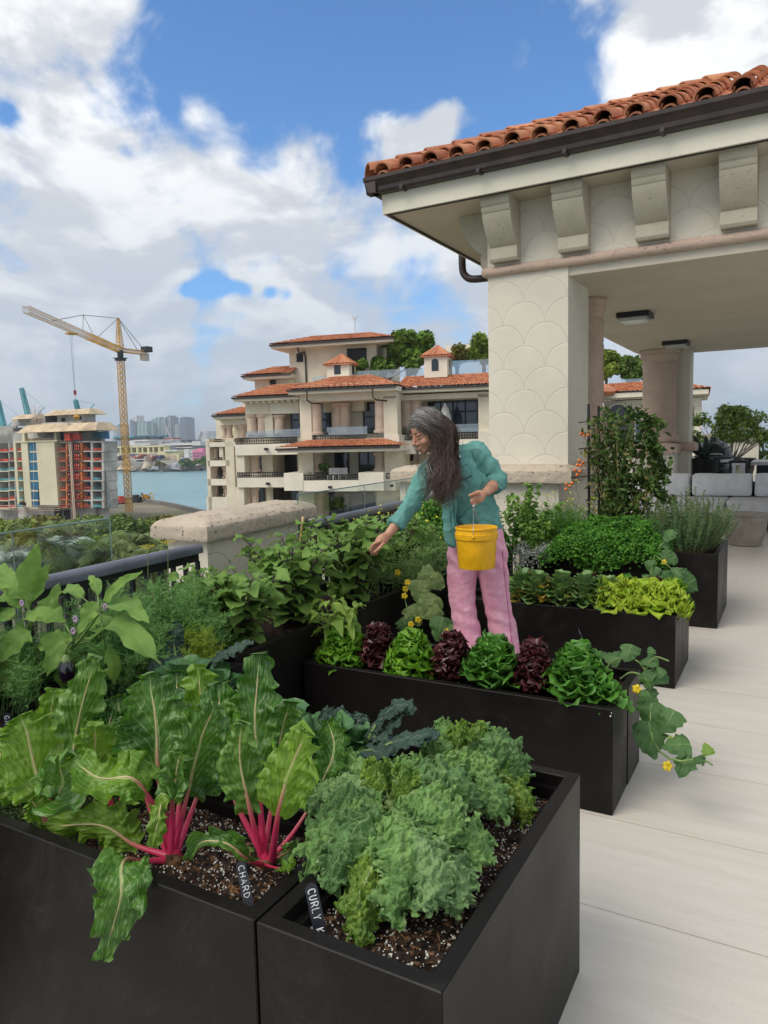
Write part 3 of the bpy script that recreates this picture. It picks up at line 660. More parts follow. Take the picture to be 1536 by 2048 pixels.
leafmat_simple('canopy', (.08, .14, .02), (.27, .36, .055), vs=.12); leafmat_simple('canopy_dark', (.05, .10, .02), (.17, .26, .05), vs=.3)
leafmat_simple('canopy_yellow', (.07, .085, .015), (.26, .24, .045), vs=.35); leafmat_simple('palm_leaf', (.065, .10, .03), (.18, .24, .08), vs=.4); leafmat_simple('palm_silver', (.25, .30, .26), (.42, .48, .42), vs=.4)
leafmat_simple('hedge', (.06, .13, .018), (.20, .33, .05), vs=.7); leafmat_simple('bush_leaf', (.08, .15, .03), (.32, .42, .11), vs=4)
mat('bark', (.16, .12, .09), .95, .1, var=.3, vscale=2); mat('bark_pale', (.36, .32, .26), .95, .1, var=.2, vscale=2)
def leafcloud(name, C_, Rr, N, size, m, parent=None, seed=0, squash=.75, aspect=1.8, up=.25):
    """C_: clump centres (k,3), Rr: radii; N leaves per clump spread through each clump's outer volume"""
    rng = np.random.default_rng(seed); C_ = np.asarray(C_, float); Rr = np.asarray(Rr, float); k = len(C_)
    d = rng.normal(size=(k, N, 3)); d /= np.linalg.norm(d, axis=2, keepdims=True); rad = rng.uniform(.35, 1.05, size=(k, N, 1))**.6
    bump = 1+.22*np.sin(d[..., :1]*7+rng.uniform(0, 6, (k, 1, 1)))*np.cos(d[..., 1:2]*6+rng.uniform(0, 6, (k, 1, 1)))
    pos = C_[:, None, :]+d*rad*bump*Rr[:, None, None]*np.array([1, 1, squash]); pos = pos.reshape(-1, 3); n = len(pos)
    nrm = d.reshape(-1, 3)*.7+rng.normal(size=(n, 3))*.6+np.array([0, 0, up]); nrm /= np.linalg.norm(nrm, axis=1, keepdims=True)
    t = rng.normal(size=(n, 3)); t -= nrm*(t*nrm).sum(1, keepdims=True); t /= np.linalg.norm(t, axis=1, keepdims=True); b = np.cross(nrm, t)
    s = size*rng.uniform(.6, 1.3, (n, 1))
    V = np.stack([pos-t*s*aspect*.5, pos+b*s*.5+nrm*s*.1, pos+t*s*aspect*.5, pos-b*s*.5+nrm*s*.1], 1).reshape(-1, 3)
    Fq = np.arange(n*4).reshape(-1, 4); uv = np.repeat(rng.uniform(0, 50, (n, 2)), 4, axis=0)
    return arrmesh(name, V, Fq, uv, m, parent, smooth=False)
def tree(name, label, base, crown_c, crown_r, m, group=None, seed=0, nclump=26, N=220, size=.5, squash=.7, trunk_r=.35, clump=.38, bark='bark'):
    """tapered trunk with limbs into an uneven crown; crown_r = (rx, ry, rz)"""
    rng = np.random.default_rng(seed); base = np.array(base, float); cc = np.array(crown_c, float); cr = np.array(crown_r, float)
    root = thing(name, label, 'tree', base, group)
    d = rng.normal(size=(nclump, 3)); d /= np.linalg.norm(d, axis=1, keepdims=True); d[:, 2] = np.where(d[:, 2] < -.35, -d[:, 2], d[:, 2])
    c = cc+d*cr*rng.uniform(.45, .92, (nclump, 1)); rr = cr.mean()*clump*rng.uniform(.6, 1.2, nclump)
    keep(leafcloud('crown', c, rr, N, size, m, None, seed+1, squash), root)
    t = MB(); fork = base*.35+cc*.65; fork[2] = base[2]+(cc[2]-base[2])*.6
    t.tube(spline([base, base+(fork-base)*.5+np.array([.2, .1, 0])*trunk_r, fork], 8), list(np.linspace(trunk_r, trunk_r*.7, 8)), 8)
    for i in range(0, nclump, 2): t.tube(spline([fork, (fork+c[i])/2+np.array([0, 0, -.08*cr[2]]), c[i]], 6), list(np.linspace(trunk_r*.5, trunk_r*.1, 6)), 5)
    keep(t.build('trunk', bark, smooth=True), root); return root
def palm(label, base, h, fr, m='palm_leaf', seed=0, lean=(0, 0), group='palm trees below the terrace', n=18, tr=.17):
    rnd = random.Random(seed); root = thing('palm_tree', label, 'palm tree', base, group); base = np.array(base, float)
    top = base+np.array([lean[0], lean[1], h]); t = MB()
    t.tube(spline([base, base*.5+top*.5+np.array([-lean[0]*.2, -lean[1]*.2, 0]), top], 10), list(np.linspace(tr*1.3, tr*.8, 10)), 8); keep(t.build('trunk', 'bark_pale', smooth=True), root)
    l = MB()
    for k in range(n):
        az = k*2.399+rnd.uniform(-.2, .2); el = rnd.uniform(-.35, 1.15); L = fr*rnd.uniform(.85, 1.1)
        dx, dy = math.cos(az), math.sin(az); pts = []
        for q in range(9):
            s = q/8; rr = L*(s*math.cos(el*.9)*.95+.0); z = L*(math.sin(el)*s-.55*s*s*(1+.35*math.cos(el)))
            pts.append(top+np.array([dx*rr*(1-.12*s*s), dy*rr*(1-.12*s*s), z]))
        l.tube(pts, list(np.linspace(.035, .008, 9)), 4)
        P = spline(pts, 26)
        for i in range(2, 25):
            tang = P[min(i+1, 25)]-P[i-1]; tang /= np.linalg.norm(tang); side = np.cross(tang, [0, 0, 1]); side /= np.linalg.norm(side)+1e-9
            ll = fr*.27*math.sin(math.pi*min(1, .12+i/27))**.6
            for s_ in (-1, 1):
                tip = P[i]+side*s_*ll*.85+tang*ll*.45+np.array([0, 0, -ll*rnd.uniform(.25, .6)]); wv = tang*fr*.017
                l.quad([P[i]-wv, P[i]+wv, tip+wv*.3, tip-wv*.3], [(k, i)]*4)
    keep(l.build('fronds', m), root); return root
# ------------------------------------------------------------------ neighbour condominium (measured on its facade plane)
class Facade:
    def __init__(s, px, py, dist, dirpx):
        s.O = atD(px, py, dist); d = ray(*dirpx); d = np.array([d[0], d[1], 0]); d /= np.linalg.norm(d); s.U = -d
        s.W = np.array([-s.U[1], s.U[0], 0.0])
    def uz(s, px, py, w=0.0):
        r = ray(px, py); t = ((s.O-EYE)@s.W+w)/(r@s.W); p = EYE+r*t; return ((p-s.O)@s.U, p[2])
    def T(s, u, w, z): p = s.O+s.U*u+s.W*w; return (p[0], p[1], z)
    def box(s, m, x0, y0, x1, y1, w0, w1):
        """photo rectangle on plane w0, extruded to w1"""
        ym = (y0+y1)/2; xm = (x0+x1)/2
        u0 = s.uz(x0, ym, w0)[0]; u1 = s.uz(x1, ym, w0)[0]; z1 = s.uz(xm, y0, w0)[1]; z0 = s.uz(xm, y1, w0)[1]
        m.box(u0, u1, w0, w1, z0, z1, s.T); return u0, u1, z0, z1
mat('cream', (.72, .65, .52), .85, .2, var=.06, vscale=.4); mat('cream_light', (.77, .71, .60), .85, .2, var=.06, vscale=.4); mat('pink_col', (.64, .50, .40), .85, .2, var=.1, vscale=.6)
mat('window_dark', (.012, .013, .016), .08, .7, var=.2, vscale=.3); mat('window_blue', (.03, .055, .09), .08, .8, var=.3, vscale=.2); mat('mullion', (.01, .01, .012), .4, .4)
mat('louver', (.02, .02, .022), .5, .4); mat('white_cloth', (.68, .67, .65), .8, .2, var=.08, vscale=2); glassmat('far_glass', (.78, .84, .86), .5)
FC = Facade(690, 893, 66, (-4290, 1002))
def c2(x, y): return (400+x/2.56, 620+y/2.56)
condo = thing('condominium', 'cream condominium with terracotta roofs, balconies and columns across the gap', 'building', FC.T(0, 6, GZ))
def cb(name, mt, rects, auto=None):
    for (x0, y0, x1, y1, w0, w1) in rects:
        m = MB(); a = c2(x0, y0); b = c2(x1, y1); FC.box(m, *a, *b, w0, w1); keep(m.build(name, mt), condo)
# deep masses
cb('wall', 'cream', [(505, 395, 1010, 1500, 4.0, 16), (1010, 395, 1900, 1500, 6.0, 16), (235, 445, 505, 1500, 6.5, 16), (100, 540, 240, 1500, 9, 16), (458, 150, 905, 385, 7, 16), (280, 335, 478, 410, 6.5, 12)])
# front frames: entablature, parapets and slabs
cb('entablature', 'cream_light', [(510, 418, 1005, 462, 0, 3.9), (1005, 418, 1900, 446, 2.2, 5.9), (232, 478, 505, 532, 2.8, 6.4), (100, 548, 240, 588, 6, 8.9)])
cb('parapet', 'cream_light', [(180, 686, 500, 742, 1.2, 6.4), (500, 680, 560, 720, -.1, 3.9), (560, 672, 856, 700, .3, 3.9), (850, 655, 945, 700, -.1, 3.9), (945, 640, 1020, 730, -.1, 3.9), (1020, 665, 1425, 735, 1.8, 5.9), (1425, 615, 1900, 735, 1.6, 5.9),
    (40, 676, 185, 700, 5, 9), (190, 858, 440, 908, 1.2, 6.4), (430, 835, 530, 925, -2.0, 3.9), (526, 872, 812, 928, -2.0, 3.9), (812, 832, 940, 925, -2.0, 3.9), (940, 865, 1000, 925, -1.2, 3.9), (505, 712, 1022, 728, -1.6, 3.9), (40, 770, 152, 800, 5, 9), (40, 865, 152, 898, 5, 9), (40, 958, 152, 1300, 5, 9)])
cb('pier', 'cream', [(512, 462, 570, 672, 0, 1.2), (940, 440, 1010, 655, 0, 1.4), (1425, 430, 1480, 640, 2.2, 3.2), (330, 530, 372, 650, 3, 4), (505, 728, 580, 870, 0, 4), (945, 728, 1020, 860, 0, 4), (184, 738, 228, 858, 1.4, 2.6), (190, 908, 232, 1300, 1.4, 2.6), (316, 738, 372, 858, 3.4, 6.4), (510, 925, 588, 1300, 0, 4), (910, 925, 1000, 1300, 0, 4), (630, 462, 840, 520, 3.0, 3.9),
    (42, 660, 60, 1300, 5, 8.9), (140, 660, 184, 1300, 5, 8.9), (98, 700, 118, 770, 5.2, 8.9), (1480, 430, 1900, 660, 3.2, 5.9), (235, 532, 262, 560, 3, 6), (232, 478, 350, 532, 2.7, 6)])
for (x, y0, y1, w, r) in [(592, 462, 640, .6, .52), (700, 475, 640, 2.4, .52), (740, 475, 640, 2.4, .52), (922, 445, 628, .6, .52), (1060, 458, 620, 3.2, .55), (1105, 458, 600, 3.2, .55), (265, 535, 650, 3.4, .52), (322, 535, 650, 3.4, .56), (405, 538, 645, 3.4, .5), (222, 588, 655, 6.6, .5), (122, 590, 655, 6.4, .3), (150, 590, 655, 6.4, .3),
                   (275, 738, 828, 3, .52), (600, 728, 828, 1.0, .56), (925, 728, 825, 1.0, .56), (210, 740, 828, 2, .3), (245, 910, 1100, 2.4, .35), (282, 910, 1100, 2.4, .35), (605, 930, 1100, 1.0, .5), (925, 930, 1100, 1, .5), (76, 705, 765, 6, .3), (130, 705, 765, 6, .35), (76, 802, 862, 6, .3), (133, 802, 862, 6, .35), (78, 895, 955, 6, .3), (135, 895, 955, 6, .35)]:
    a = c2(x, y0); b = c2(x, y1); u, z1 = FC.uz(*a, w); _, z0 = FC.uz(*b, w); m = MB()
    m.lathe([(r*1.25, z0), (r*1.25, z0+.2), (r, z0+.3), (r*.94, z1-.35), (r*1.2, z1-.25), (r*1.25, z1)], (0, 0, 0), 14, T=lambda X, Y, Z, u=u, w=w: FC.T(u+X, w+Y, Z)); keep(m.build('column', 'pink_col', auto=50), condo)
def win(x0, y0, x1, y1, w, nx=1, ny=1, mt='window_dark'):
    a = c2(x0, y0); b = c2(x1, y1); m = MB(); u0, u1, z0, z1 = FC.box(m, *a, *b, w-.08, w+.2); o = keep(m.build('window', mt), condo)
    f = MB(); t_ = .07
    for i in range(nx+1): u = u0+(u1-u0)*i/nx; f.box(u-t_, u+t_, w-.16, w-.085, z0, z1, FC.T)
    for j in range(ny+1): z = z0+(z1-z0)*j/ny; f.box(u0, u1, w-.158, w-.087, z-t_, z+t_, FC.T)
    fo = f.build('window_frame', 'mullion'); fo.parent = o; 
for a in [(468, 488, 512, 640, 4, 1, 2, 'window_blue'), (612, 482, 668, 640, 4, 1, 2, 'window_blue'), (838, 465, 905, 628, 4, 1, 2), (1172, 442, 1422, 600, 6, 4, 2, 'window_blue'), (282, 560, 300, 640, 6.5), (375, 738, 500, 830, 6.5, 2, 1), (694, 728, 760, 835, 4), (816, 725, 908, 832, 4, 2, 1), (1065, 725, 1090, 770, 6),
          (380, 915, 505, 1000, 6.5, 2, 1), (628, 935, 700, 1060, 4, 1, 1), (705, 935, 905, 1060, 4, 3, 1), (290, 738, 316, 830, 6.5), (300, 910, 330, 990, 6.5), (60, 705, 98, 762, 8.9, 1, 1, 'water'), (60, 802, 100, 862, 8.9, 1, 1, 'water'), (1462, 438, 1480, 610, 3.15)]: win(*a)
def louv(x0, y0, x1, y1, w):
    a = c2(x0, y0); b = c2(x1, y1); m = MB(); u0, u1, z0, z1 = FC.box(m, *a, *b, w-.05, w+.1)
    n = int((z1-z0)/.28)
    for k in range(n): z = z0+(k+.5)*(z1-z0)/n; m.box(u0, u1, w-.2, w-.055, z-.03, z+.09, FC.T)
    keep(m.build('louver', 'louver'), condo)
louv(495, 222, 527, 266, 7); louv(753, 195, 852, 258, 7); louv(358, 358, 388, 398, 6.5)
# balcony railings
def brail(x0, y0, x1, y1, w):
    a = c2(x0, y0); b = c2(x1, y1); m = MB(); d = MB(); u0, u1, z0, z1 = FC.box(d, *a, *b, w, w+.05)
    m.box(u0, u1, w-.03, w+.03, z1-.1, z1, FC.T); m.box(u0, u1, w-.02, w+.02, z0+.05, z0+.12, FC.T); m.box(u0, u1, w-.02, w+.02, z1-.34, z1-.28, FC.T)
    n = int((u1-u0)/.24)
    for k in range(n+1): u = u0+(u1-u0)*k/n; m.box(u-.03, u+.03, w-.02, w+.02, z0, z1, FC.T)
    keep(m.build('balcony_railing', 'iron'), condo)
for a in [(182, 652, 498, 688, 1.3), (565, 640, 852, 674, .3), (1018, 632, 1080, 666, 1.9), (1270, 624, 1425, 660, 1.9), (192, 830, 432, 860, 1.3), (526, 842, 812, 874, -1.9), (938, 836, 990, 866, -1.1), (75, 660, 108, 678, 5.1), (80, 754, 112, 771, 5.1), (86, 847, 124, 866, 5.1), (90, 935, 126, 958, 5.1), (1080, 632, 1270, 666, 1.9)]: brail(*a)
for (x0, y0, x1, y1, w) in [(500, 600, 856, 642, 1.2), (1018, 595, 1160, 632, 2.4), (1270, 584, 1425, 626, 2.4), (380, 610, 505, 655, 2.6), (235, 620, 380, 655, 2.6), (790, 305, 1145, 345, 4.5), (1262, 245, 1900, 325, 4.5), (575, 340, 650, 372, 4.5)]:
    a = c2(x0, y0); b = c2(x1, y1); m = MB(); u0, u1, z0, z1 = FC.box(m, *a, *b, w, w+.03); keep(m.build('glass_guard', 'far_glass'), condo)
# security lamps under the slabs
for (x, y) in [(334, 712), (343, 890), (662, 908), (978, 900)]:
    m = MB(); a = c2(x-7, y-6); b = c2(x+7, y+6); FC.box(m, *a, *b, -2.35 if x > 600 else .85, -2.0 if x > 600 else 1.2); keep(m.build('wall_lamp', 'iron'), condo)
# tiled roofs: corrugated slopes
def tileroof(T, poly_eave, poly_top, pitch_n=.30, parent=None, rows=7, amp=.07, name='roof', under=True):
    """strip between eave polyline and top polyline (same count), corrugated along its length with stepped courses"""
    for k in range(len(poly_eave)-1):
        e0, e1, t0, t1 = (np.array(p, float) for p in (poly_eave[k], poly_eave[k+1], poly_top[k], poly_top[k+1]))
        n = max(3, int(max(np.linalg.norm(e1-e0), np.linalg.norm(t1-t0))/pitch_n)); sub = 6; nn = n*sub; m = MB()
        nrm = np.cross(e1-e0, ((t0+t1)/2-(e0+e1)/2)); nrm /= np.linalg.norm(nrm); nrm = nrm if nrm[2] > 0 else -nrm
        V = []; 
        for r_ in range(rows):
            for edge in (0, 1):
                f = (r_+edge)/rows
                for i in range(nn+1):
                    s_ = i/nn; p = (e0+(e1-e0)*s_)*(1-f)+(t0+(t1-t0)*s_)*f
                    V.append(p+nrm*(amp*abs(math.sin(math.pi*i/sub))**.7+(.07 if edge == 0 else .0)))
        b0 = m.vs(V)
        for r_ in range(rows*2-1):
            for i in range(nn):
                q = b0+r_*(nn+1)+i; u = (i//sub)+.5+37*k; m.face((q, q+1, q+nn+2, q+nn+1), [(u, r_//2+.5)]*4)
        o = m.build(name, 'roof_tile'); 
        if parent: keep(o, parent)
def hiproof(w_e, x0, y0, x1, y1, ytop, slope_d, parent, left_hip=True, right_hip=True, back=14, T=FC):
    a = c2(x0, y0); b = c2(x1, y1); u0, z0 = T.uz(*a, w_e); u1, z1 = T.uz(*b, w_e); z = (z0+z1)/2; h = ytop
    E, Tp_ = [], []
    wb = w_e+slope_d*2 if not back else back
    if left_hip: E.append(T.T(u0, wb, z)); Tp_.append(T.T(u0+slope_d, wb, z+h))
    E += [T.T(u0, w_e, z), T.T(u1, w_e, z)]; Tp_ += [T.T(u0+(slope_d if left_hip else 0), w_e+slope_d, z+h), T.T(u1-(slope_d if right_hip else 0), w_e+slope_d, z+h)]
    if right_hip: E.append(T.T(u1, wb, z)); Tp_.append(T.T(u1-slope_d, wb, z+h))
    tileroof(None, E, Tp_, parent=parent)
    m = MB(); m.box(u0+.1, u1-.1, w_e+.1, wb, z-.42, z-.02, T.T); keep(m.build('eave', 'cream_light'), parent)
    m = MB(); m.box(u0-.02, u1+.02, w_e-.08, w_e+.099, z-.2, z-.02, T.T); keep(m.build('eave_gutter', 'gutter'), parent)
    m = MB(); m.box(u0+slope_d-.5, u1-slope_d+.5, w_e+slope_d-.4, wb, z+h-.6, z+h-.03, T.T); keep(m.build('roof_deck', 'cream'), parent)
    return u0, u1, z
hiproof(5.2, 355, 180, 990, 132, 1.05, 3.6, condo, back=17); hiproof(5.2, 210, 336, 462, 322, .95, 2.6, condo, right_hip=False, back=14)
hiproof(-1.4, 443, 408, 1005, 384, 1.25, 3.4, condo, back=14); hiproof(.9, 1003, 386, 1900, 376, 1.25, 3.4, condo, left_hip=False, back=14)
hiproof(1.4, 162, 446, 505, 432, 1.25, 3.2, condo, right_hip=False, back=14); hiproof(4.6, 60, 537, 236, 532, .9, 2.6, condo, right_hip=False, back=14)
hiproof(-2.6, 386, 708, 1022, 694, .62, 2.4, condo, back=.5)
# modillions
def mods(x0, x1, y, w, n, s=.34):
    m = MB(); a, z = FC.uz(*c2(x0, y), w); b, _ = FC.uz(*c2(x1, y), w)
    for k in range(n): u = a+(b-a)*k/(n-1); m.box(u-s*.5, u+s*.5, w-.75, w-.002, z-.35, z+.35, FC.T)
    keep(m.build('modillion_row', 'cream_light'), condo)
mods(530, 985, 410, 0, 15); mods(1130, 1480, 404, 2.2, 12); mods(245, 500, 464, 2.8, 9); mods(105, 225, 548, 6, 9, .2)
# chimney turrets
for (x0, y0, x1, y1, rx0, ry0, rx1, ry1) in [(650, 275, 763, 352, 637, 240, 770, 275), (1148, 232, 1265, 345, 1133, 194, 1280, 234)]:
    m = MB(); u0, u1, z0, z1 = FC.box(m, *c2(x0, y0), *c2(x1, y1), 3.2, 5.6); o = keep(m.build('turret', 'cream_light'), condo)
    pk = FC.T((u0+u1)/2, 4.4, z1+1.05); q = [(u0-.3, 2.9), (u1+.3, 2.9), (u1+.3, 5.9), (u0-.3, 5.9)]
    P = [FC.T(a, b, z1-.02) for a, b in q]; m = MB(); 
    for i in range(4):
        A, B = np.array(P[i]), np.array(P[(i+1) % 4]); nn = 36; V = [A+(B-A)*t_/nn for t_ in range(nn+1)]; K = np.array(pk)
        for j in range(nn):
            u = j//4+.5; am = lambda t_: .09*abs(math.sin(math.pi*t_/4))
            m.quad([V[j]+np.array([0, 0, am(j)]), V[j+1]+np.array([0, 0, am(j+1)]), K+np.array([0, 0, .05]), K+np.array([0, 0, .05])][:3], [(u, i+.5)]*3)
    m.box(u0-.3, u1+.3, 2.9, 5.9, z1-.12, z1-.03, FC.T); r_ = keep(m.build('turret_roof', 'roof_tile'), condo)
    um = (u0+u1)/2; h_ = z1-z0
    m = MB(); arch = [(-.32, 0), (.32, 0), (.32, .9)]+[(.32*math.cos(a*math.pi/8), .9+.32*math.sin(a*math.pi/8)) for a in range(1, 8)]+[(-.32, .9)]
    m.prism([(um-.05+p[0], z0+h_*.30+p[1]*.9) for p in arch], 'y', 3.17, 3.3, T=lambda x, y, z: FC.T(x, y, z)); keep(m.build('turret_window', 'window_dark'), condo)
    m = MB(); m.prism([(4.4+p[0]*.9, z0+h_*.30+p[1]*.9) for p in arch], 'x', u1-.1, u1+.03, T=lambda x, y, z: FC.T(x, y, z)); keep(m.build('turret_window', 'window_dark'), condo)
# drain pipes and antenna
m = MB(); u, z = FC.uz(*c2(497, 175), 5.3); u2, z2 = FC.uz(*c2(540, 240), 6.9); _, z3 = FC.uz(*c2(543, 380), 6.9)
m.tube([FC.T(u, 5.4, z-.3), FC.T(u+.1, 5.5, z-.9), FC.T(u2-.1, 6.8, z2+.5), FC.T(u2, 6.9, z2), FC.T(u2, 6.9, z3)], .09, 6); keep(m.build('drain_pipe', 'gutter'), condo)
for (xa, ya) in ((547, 410), (883, 392)):
    m = MB(); u, z = FC.uz(*c2(xa, ya), -1.3); m.tube([FC.T(u, -1.3, z), FC.T(u, -1.3, z-.9), FC.T(u+.25, -1.0, z-1.15), FC.T(u+.9, 0, z-1.2)], .07, 6); keep(m.build('drain_pipe', 'gutter'), condo)
m = MB(); u, z = FC.uz(*c2(794, 106), 9); m.bar(FC.T(u, 9, z-.5), FC.T(u, 9, z+1.3), .05); m.bar(FC.T(u-.3, 9, z+1.5), FC.T(u, 9, z+1.1), .05); m.bar(FC.T(u+.3, 9, z+1.5), FC.T(u, 9, z+1.1), .05); keep(m.build('antenna', 'perlite'), condo)
# closed parasol on the balcony
u, z1_ = FC.uz(*c2(1254, 474), 2.9); _, z0_ = FC.uz(*c2(1254, 640), 2.9)
m = MB(); h_ = z1_-z0_; prof = [(.06, 0), (.10, h_*.12), (.50, h_*.16), (.55, h_*.35), (.40, h_*.62), (.28, h_*.80), (.10, h_*.93), (.04, h_)]
s0 = m.n; m.lathe(prof, (0, 0, z0_), 20, T=lambda X, Y, Z: FC.T(u+X*(1+.18*math.cos(5*math.atan2(Y, X))), 2.9+Y*(1+.18*math.cos(5*math.atan2(Y, X))), Z))
par = thing('parasol', 'closed white parasol on the condominium balcony behind the woman', 'parasol', FC.T(u, 2.9, z0_)); keep(m.build('canopy', 'white_cloth', smooth=True), par)
m = MB(); m.bar(FC.T(u, 2.9, z0_-1), FC.T(u, 2.9, z1_+.25), .05, 6); keep(m.build('pole', 'iron'), par)
# pots and chairs on the lower balcony
for i, (x, y) in enumerate(((640, 838), )):
    u, z = FC.uz(*c2(x, y+22), 0); o = thing('potted_plant', 'small potted palm on the lower condominium balcony', 'potted plant', FC.T(u, 0, z))
    keep(leafcloud('foliage', [FC.T(u, 0, z+1.0)], [.5], 90, .28, 'canopy_dark'), o); m = MB(); m.lathe([(.22, 0), (.3, .5)], (0, 0, 0), 10, T=lambda X, Y, Z: FC.T(u+X, Y, z+Z)); keep(m.build('pot', 'iron'), o)
for i, x in enumerate((672, 702, 736)):
    u, z = FC.uz(*c2(x, 868), -.6); o = thing('balcony_chair', ['white slatted chair nearest the potted palm on the lower balcony', 'white slatted chair in the middle of the lower balcony', 'white slatted chair at the right on the lower balcony'][i], 'chair', FC.T(u, -.6, z), 'white chairs on the lower condominium balcony')
    m = MB(); m.box(u-.3, u+.3, -.9, -.3, z+.4, z+.46, FC.T); keep(m.build('seat', 'white_cloth'), o)
    m = MB(); [m.box(u-.3+k*.12, u-.22+k*.12, -.31, -.26, z+.46, z+1.05, FC.T) for k in range(5)]; keep(m.build('backrest', 'white_cloth'), o)
    for a_ in (-.28, .22):
        for b__ in (-.88, -.36): m = MB(); m.box(u+a_, u+a_+.06, b__, b__+.06, z, z+.4, FC.T); keep(m.build('leg', 'white_cloth'), o)
# rooftop trees of the condominium
def rooftree(label, rects, m, seed, w=8, N=260, size=.32, group='trees on the condominium roof'):
    cs, rs = [], []; rng = np.random.default_rng(seed)
    for (x0, y0, x1, y1) in rects:
        a = FC.uz(*c2(x0, y0), w); b = FC.uz(*c2(x1, y1), w); n = max(4, int(abs((b[0]-a[0])*(a[1]-b[1]))*1.3))
        for k in range(n):
            th = rng.uniform(0, 6.28); rr = math.sqrt(rng.uniform(0, 1))*.85
            cs.append(FC.T((a[0]+b[0])/2+(b[0]-a[0])/2*rr*math.cos(th), w+rng.uniform(-1.6, 1.6), (a[1]+b[1])/2+(a[1]-b[1])/2*rr*math.sin(th))); rs.append(rng.uniform(.45, .9))
    mid = np.mean(cs, 0); root = thing('roof_tree', label, 'tree', (mid[0], mid[1], mid[2]-3), group)
    keep(leafcloud('crown', cs, rs, N, size, m, None, seed), root)
    t = MB(); t.tube([(mid[0], mid[1], mid[2]-3.0), (mid[0], mid[1], mid[2])], [.25, .15], 6)
    for c_ in cs[::3]: t.tube([(mid[0], mid[1], mid[2]-1.5), c_], [.1, .03], 4)
    keep(t.build('trunk', 'bark'), root)
rooftree('wide bright green ficus crown rising above the condominium roof', [(900, 110, 1210, 270), (980, 125, 1160, 300)], 'hedge', 31)
rooftree('clipped low green hedge mass left of the big rooftop ficus', [(770, 255, 1000, 325), (950, 260, 1140, 310)], 'hedge', 32, w=7.4)
rooftree('yellowish thin shrub behind the glass on the condominium roof', [(1230, 190, 1400, 290)], 'canopy_yellow', 33, w=7, N=120, size=.25)
rooftree('green tree at the right end of the roof against the stone pier', [(1380, 150, 1530, 270)], 'canopy', 34, w=9)
m = MB(); FC.box(m, *c2(1255, 178), *c2(1400, 240), 16, 22); tag(m.build('roof_pavilion', 'cream_light'), 'plain cream rooftop box behind the shrubs on the condominium', 'rooftop box')
# ------------------------------------------------------------------ second building seen through the pavilion
FB = Facade(1330, 880, 46, (-2600, 965))
def c3(x, y): return (1180+x/4.315, 690+y/4.315)
wingb = thing('arcade_building', 'cream arcaded building with a terracotta roof seen behind the round column', 'building', FB.T(0, 5, GZ))
def fb(name, mt, x0, y0, x1, y1, w0, w1): m = MB(); r_ = FB.box(m, *c3(x0, y0), *c3(x1, y1), w0, w1); keep(m.build(name, mt), wingb); return r_
fb('wall', 'cream_light', 30, 470, 965, 545, 0, 8); fb('wall', 'cream_light', 30, 540, 160, 900, 0, 8); fb('wall', 'cream_light', 385, 545, 440, 1100, 0, 2); fb('wall', 'cream_light', 440, 545, 870, 1500, 3, 8)
fb('wall', 'cream_light', 893, 525, 958, 1500, 0, 1.2); fb('wall', 'cream', 865, 525, 958, 1500, 2.5, 8); fb('wall', 'cream_light', -60, 430, 60, 1500, -1.5, 6); fb('wall', 'cream_light', 320, 540, 445, 1500, 1.0, 2.5); fb('parapet', 'cream_light', 30, 340, 445, 400, 3, 3.6)
fb('wall', 'cream', 30, 880, 900, 1500, -.2, 8)
def arch(x0, x1, ytop, yspring, w, mt='window_dark'):
    u0, zt = FB.uz(*c3(x0, ytop), w); u1, zs = FB.uz(*c3(x1, yspring), w); um, ru = (u0+u1)/2, (u1-u0)/2; m = MB()
    m.prism([(u0, zs-4), (u1, zs-4), (u1, zs)]+[(um+ru*math.cos(a*math.pi/14), zs+(zt-zs)*math.sin(a*math.pi/14)) for a in range(1, 14)]+[(u0, zs)], 'y', w-.05, w+.2, T=lambda x, y, z: FB.T(x, y, z)); keep(m.build('arch_opening', mt), wingb)
    m = MB(); pts = [FB.T(um+ru*1.05*math.cos(a*math.pi/20), w-.05, zs+(zt-zs)*1.05*math.sin(a*math.pi/20)) for a in range(21)]; m.tube(pts, .09, 6, cap=True); keep(m.build('arch_moulding', 'cream_light'), wingb)
arch(150, 330, 512, 600, -.02); arch(70, 115, 498, 560, -1.52); arch(395, 440, 530, 640, -.02, 'window_blue')
u0, z_ = FB.uz(*c3(120, 418), -1.2); u1, _ = FB.uz(*c3(1040, 408), -1.2)
tileroof(None, [FB.T(u0, -1.2, z_), FB.T(u1, -1.2, z_), FB.T(u1, 10, z_)], [FB.T(u0, 1.5, z_+.75), FB.T(u1-2.7, 1.5, z_+.75), FB.T(u1-2.7, 10, z_+.75)], parent=wingb)
m = MB(); m.box(u0, u1-.1, -1.1, 8, z_-.3, z_-.02, FB.T); keep(m.build('eave', 'cream_light'), wingb)
m = MB(); a, z = FB.uz(*c3(150, 445), 0); b, _ = FB.uz(*c3(950, 440), 0)
for k in range(26): u = a+(b-a)*k/25; m.box(u-.1, u+.1, -.6, -.002, z-.25, z+.3, FB.T)
keep(m.build('modillion_row', 'cream_light'), wingb)
u_, z_ = FB.uz(*c3(60, 360), -2); m = MB(); m.lathe([(2.2, -.55), (2.35, -.3), (2.25, -.2), (1.4, .25), (.1, .6)], (0, 0, 0), 32, T=lambda X, Y, Z: FB.T(u_+X-1.0, 0+Y, z_+Z)); keep(m.build('round_turret_roof', 'roof_tile', auto=30), wingb)
m = MB(); FB.box(m, *c3(275, 292), *c3(445, 338), 3.2, 3.23); keep(m.build('glass_guard', 'far_glass'), wingb)
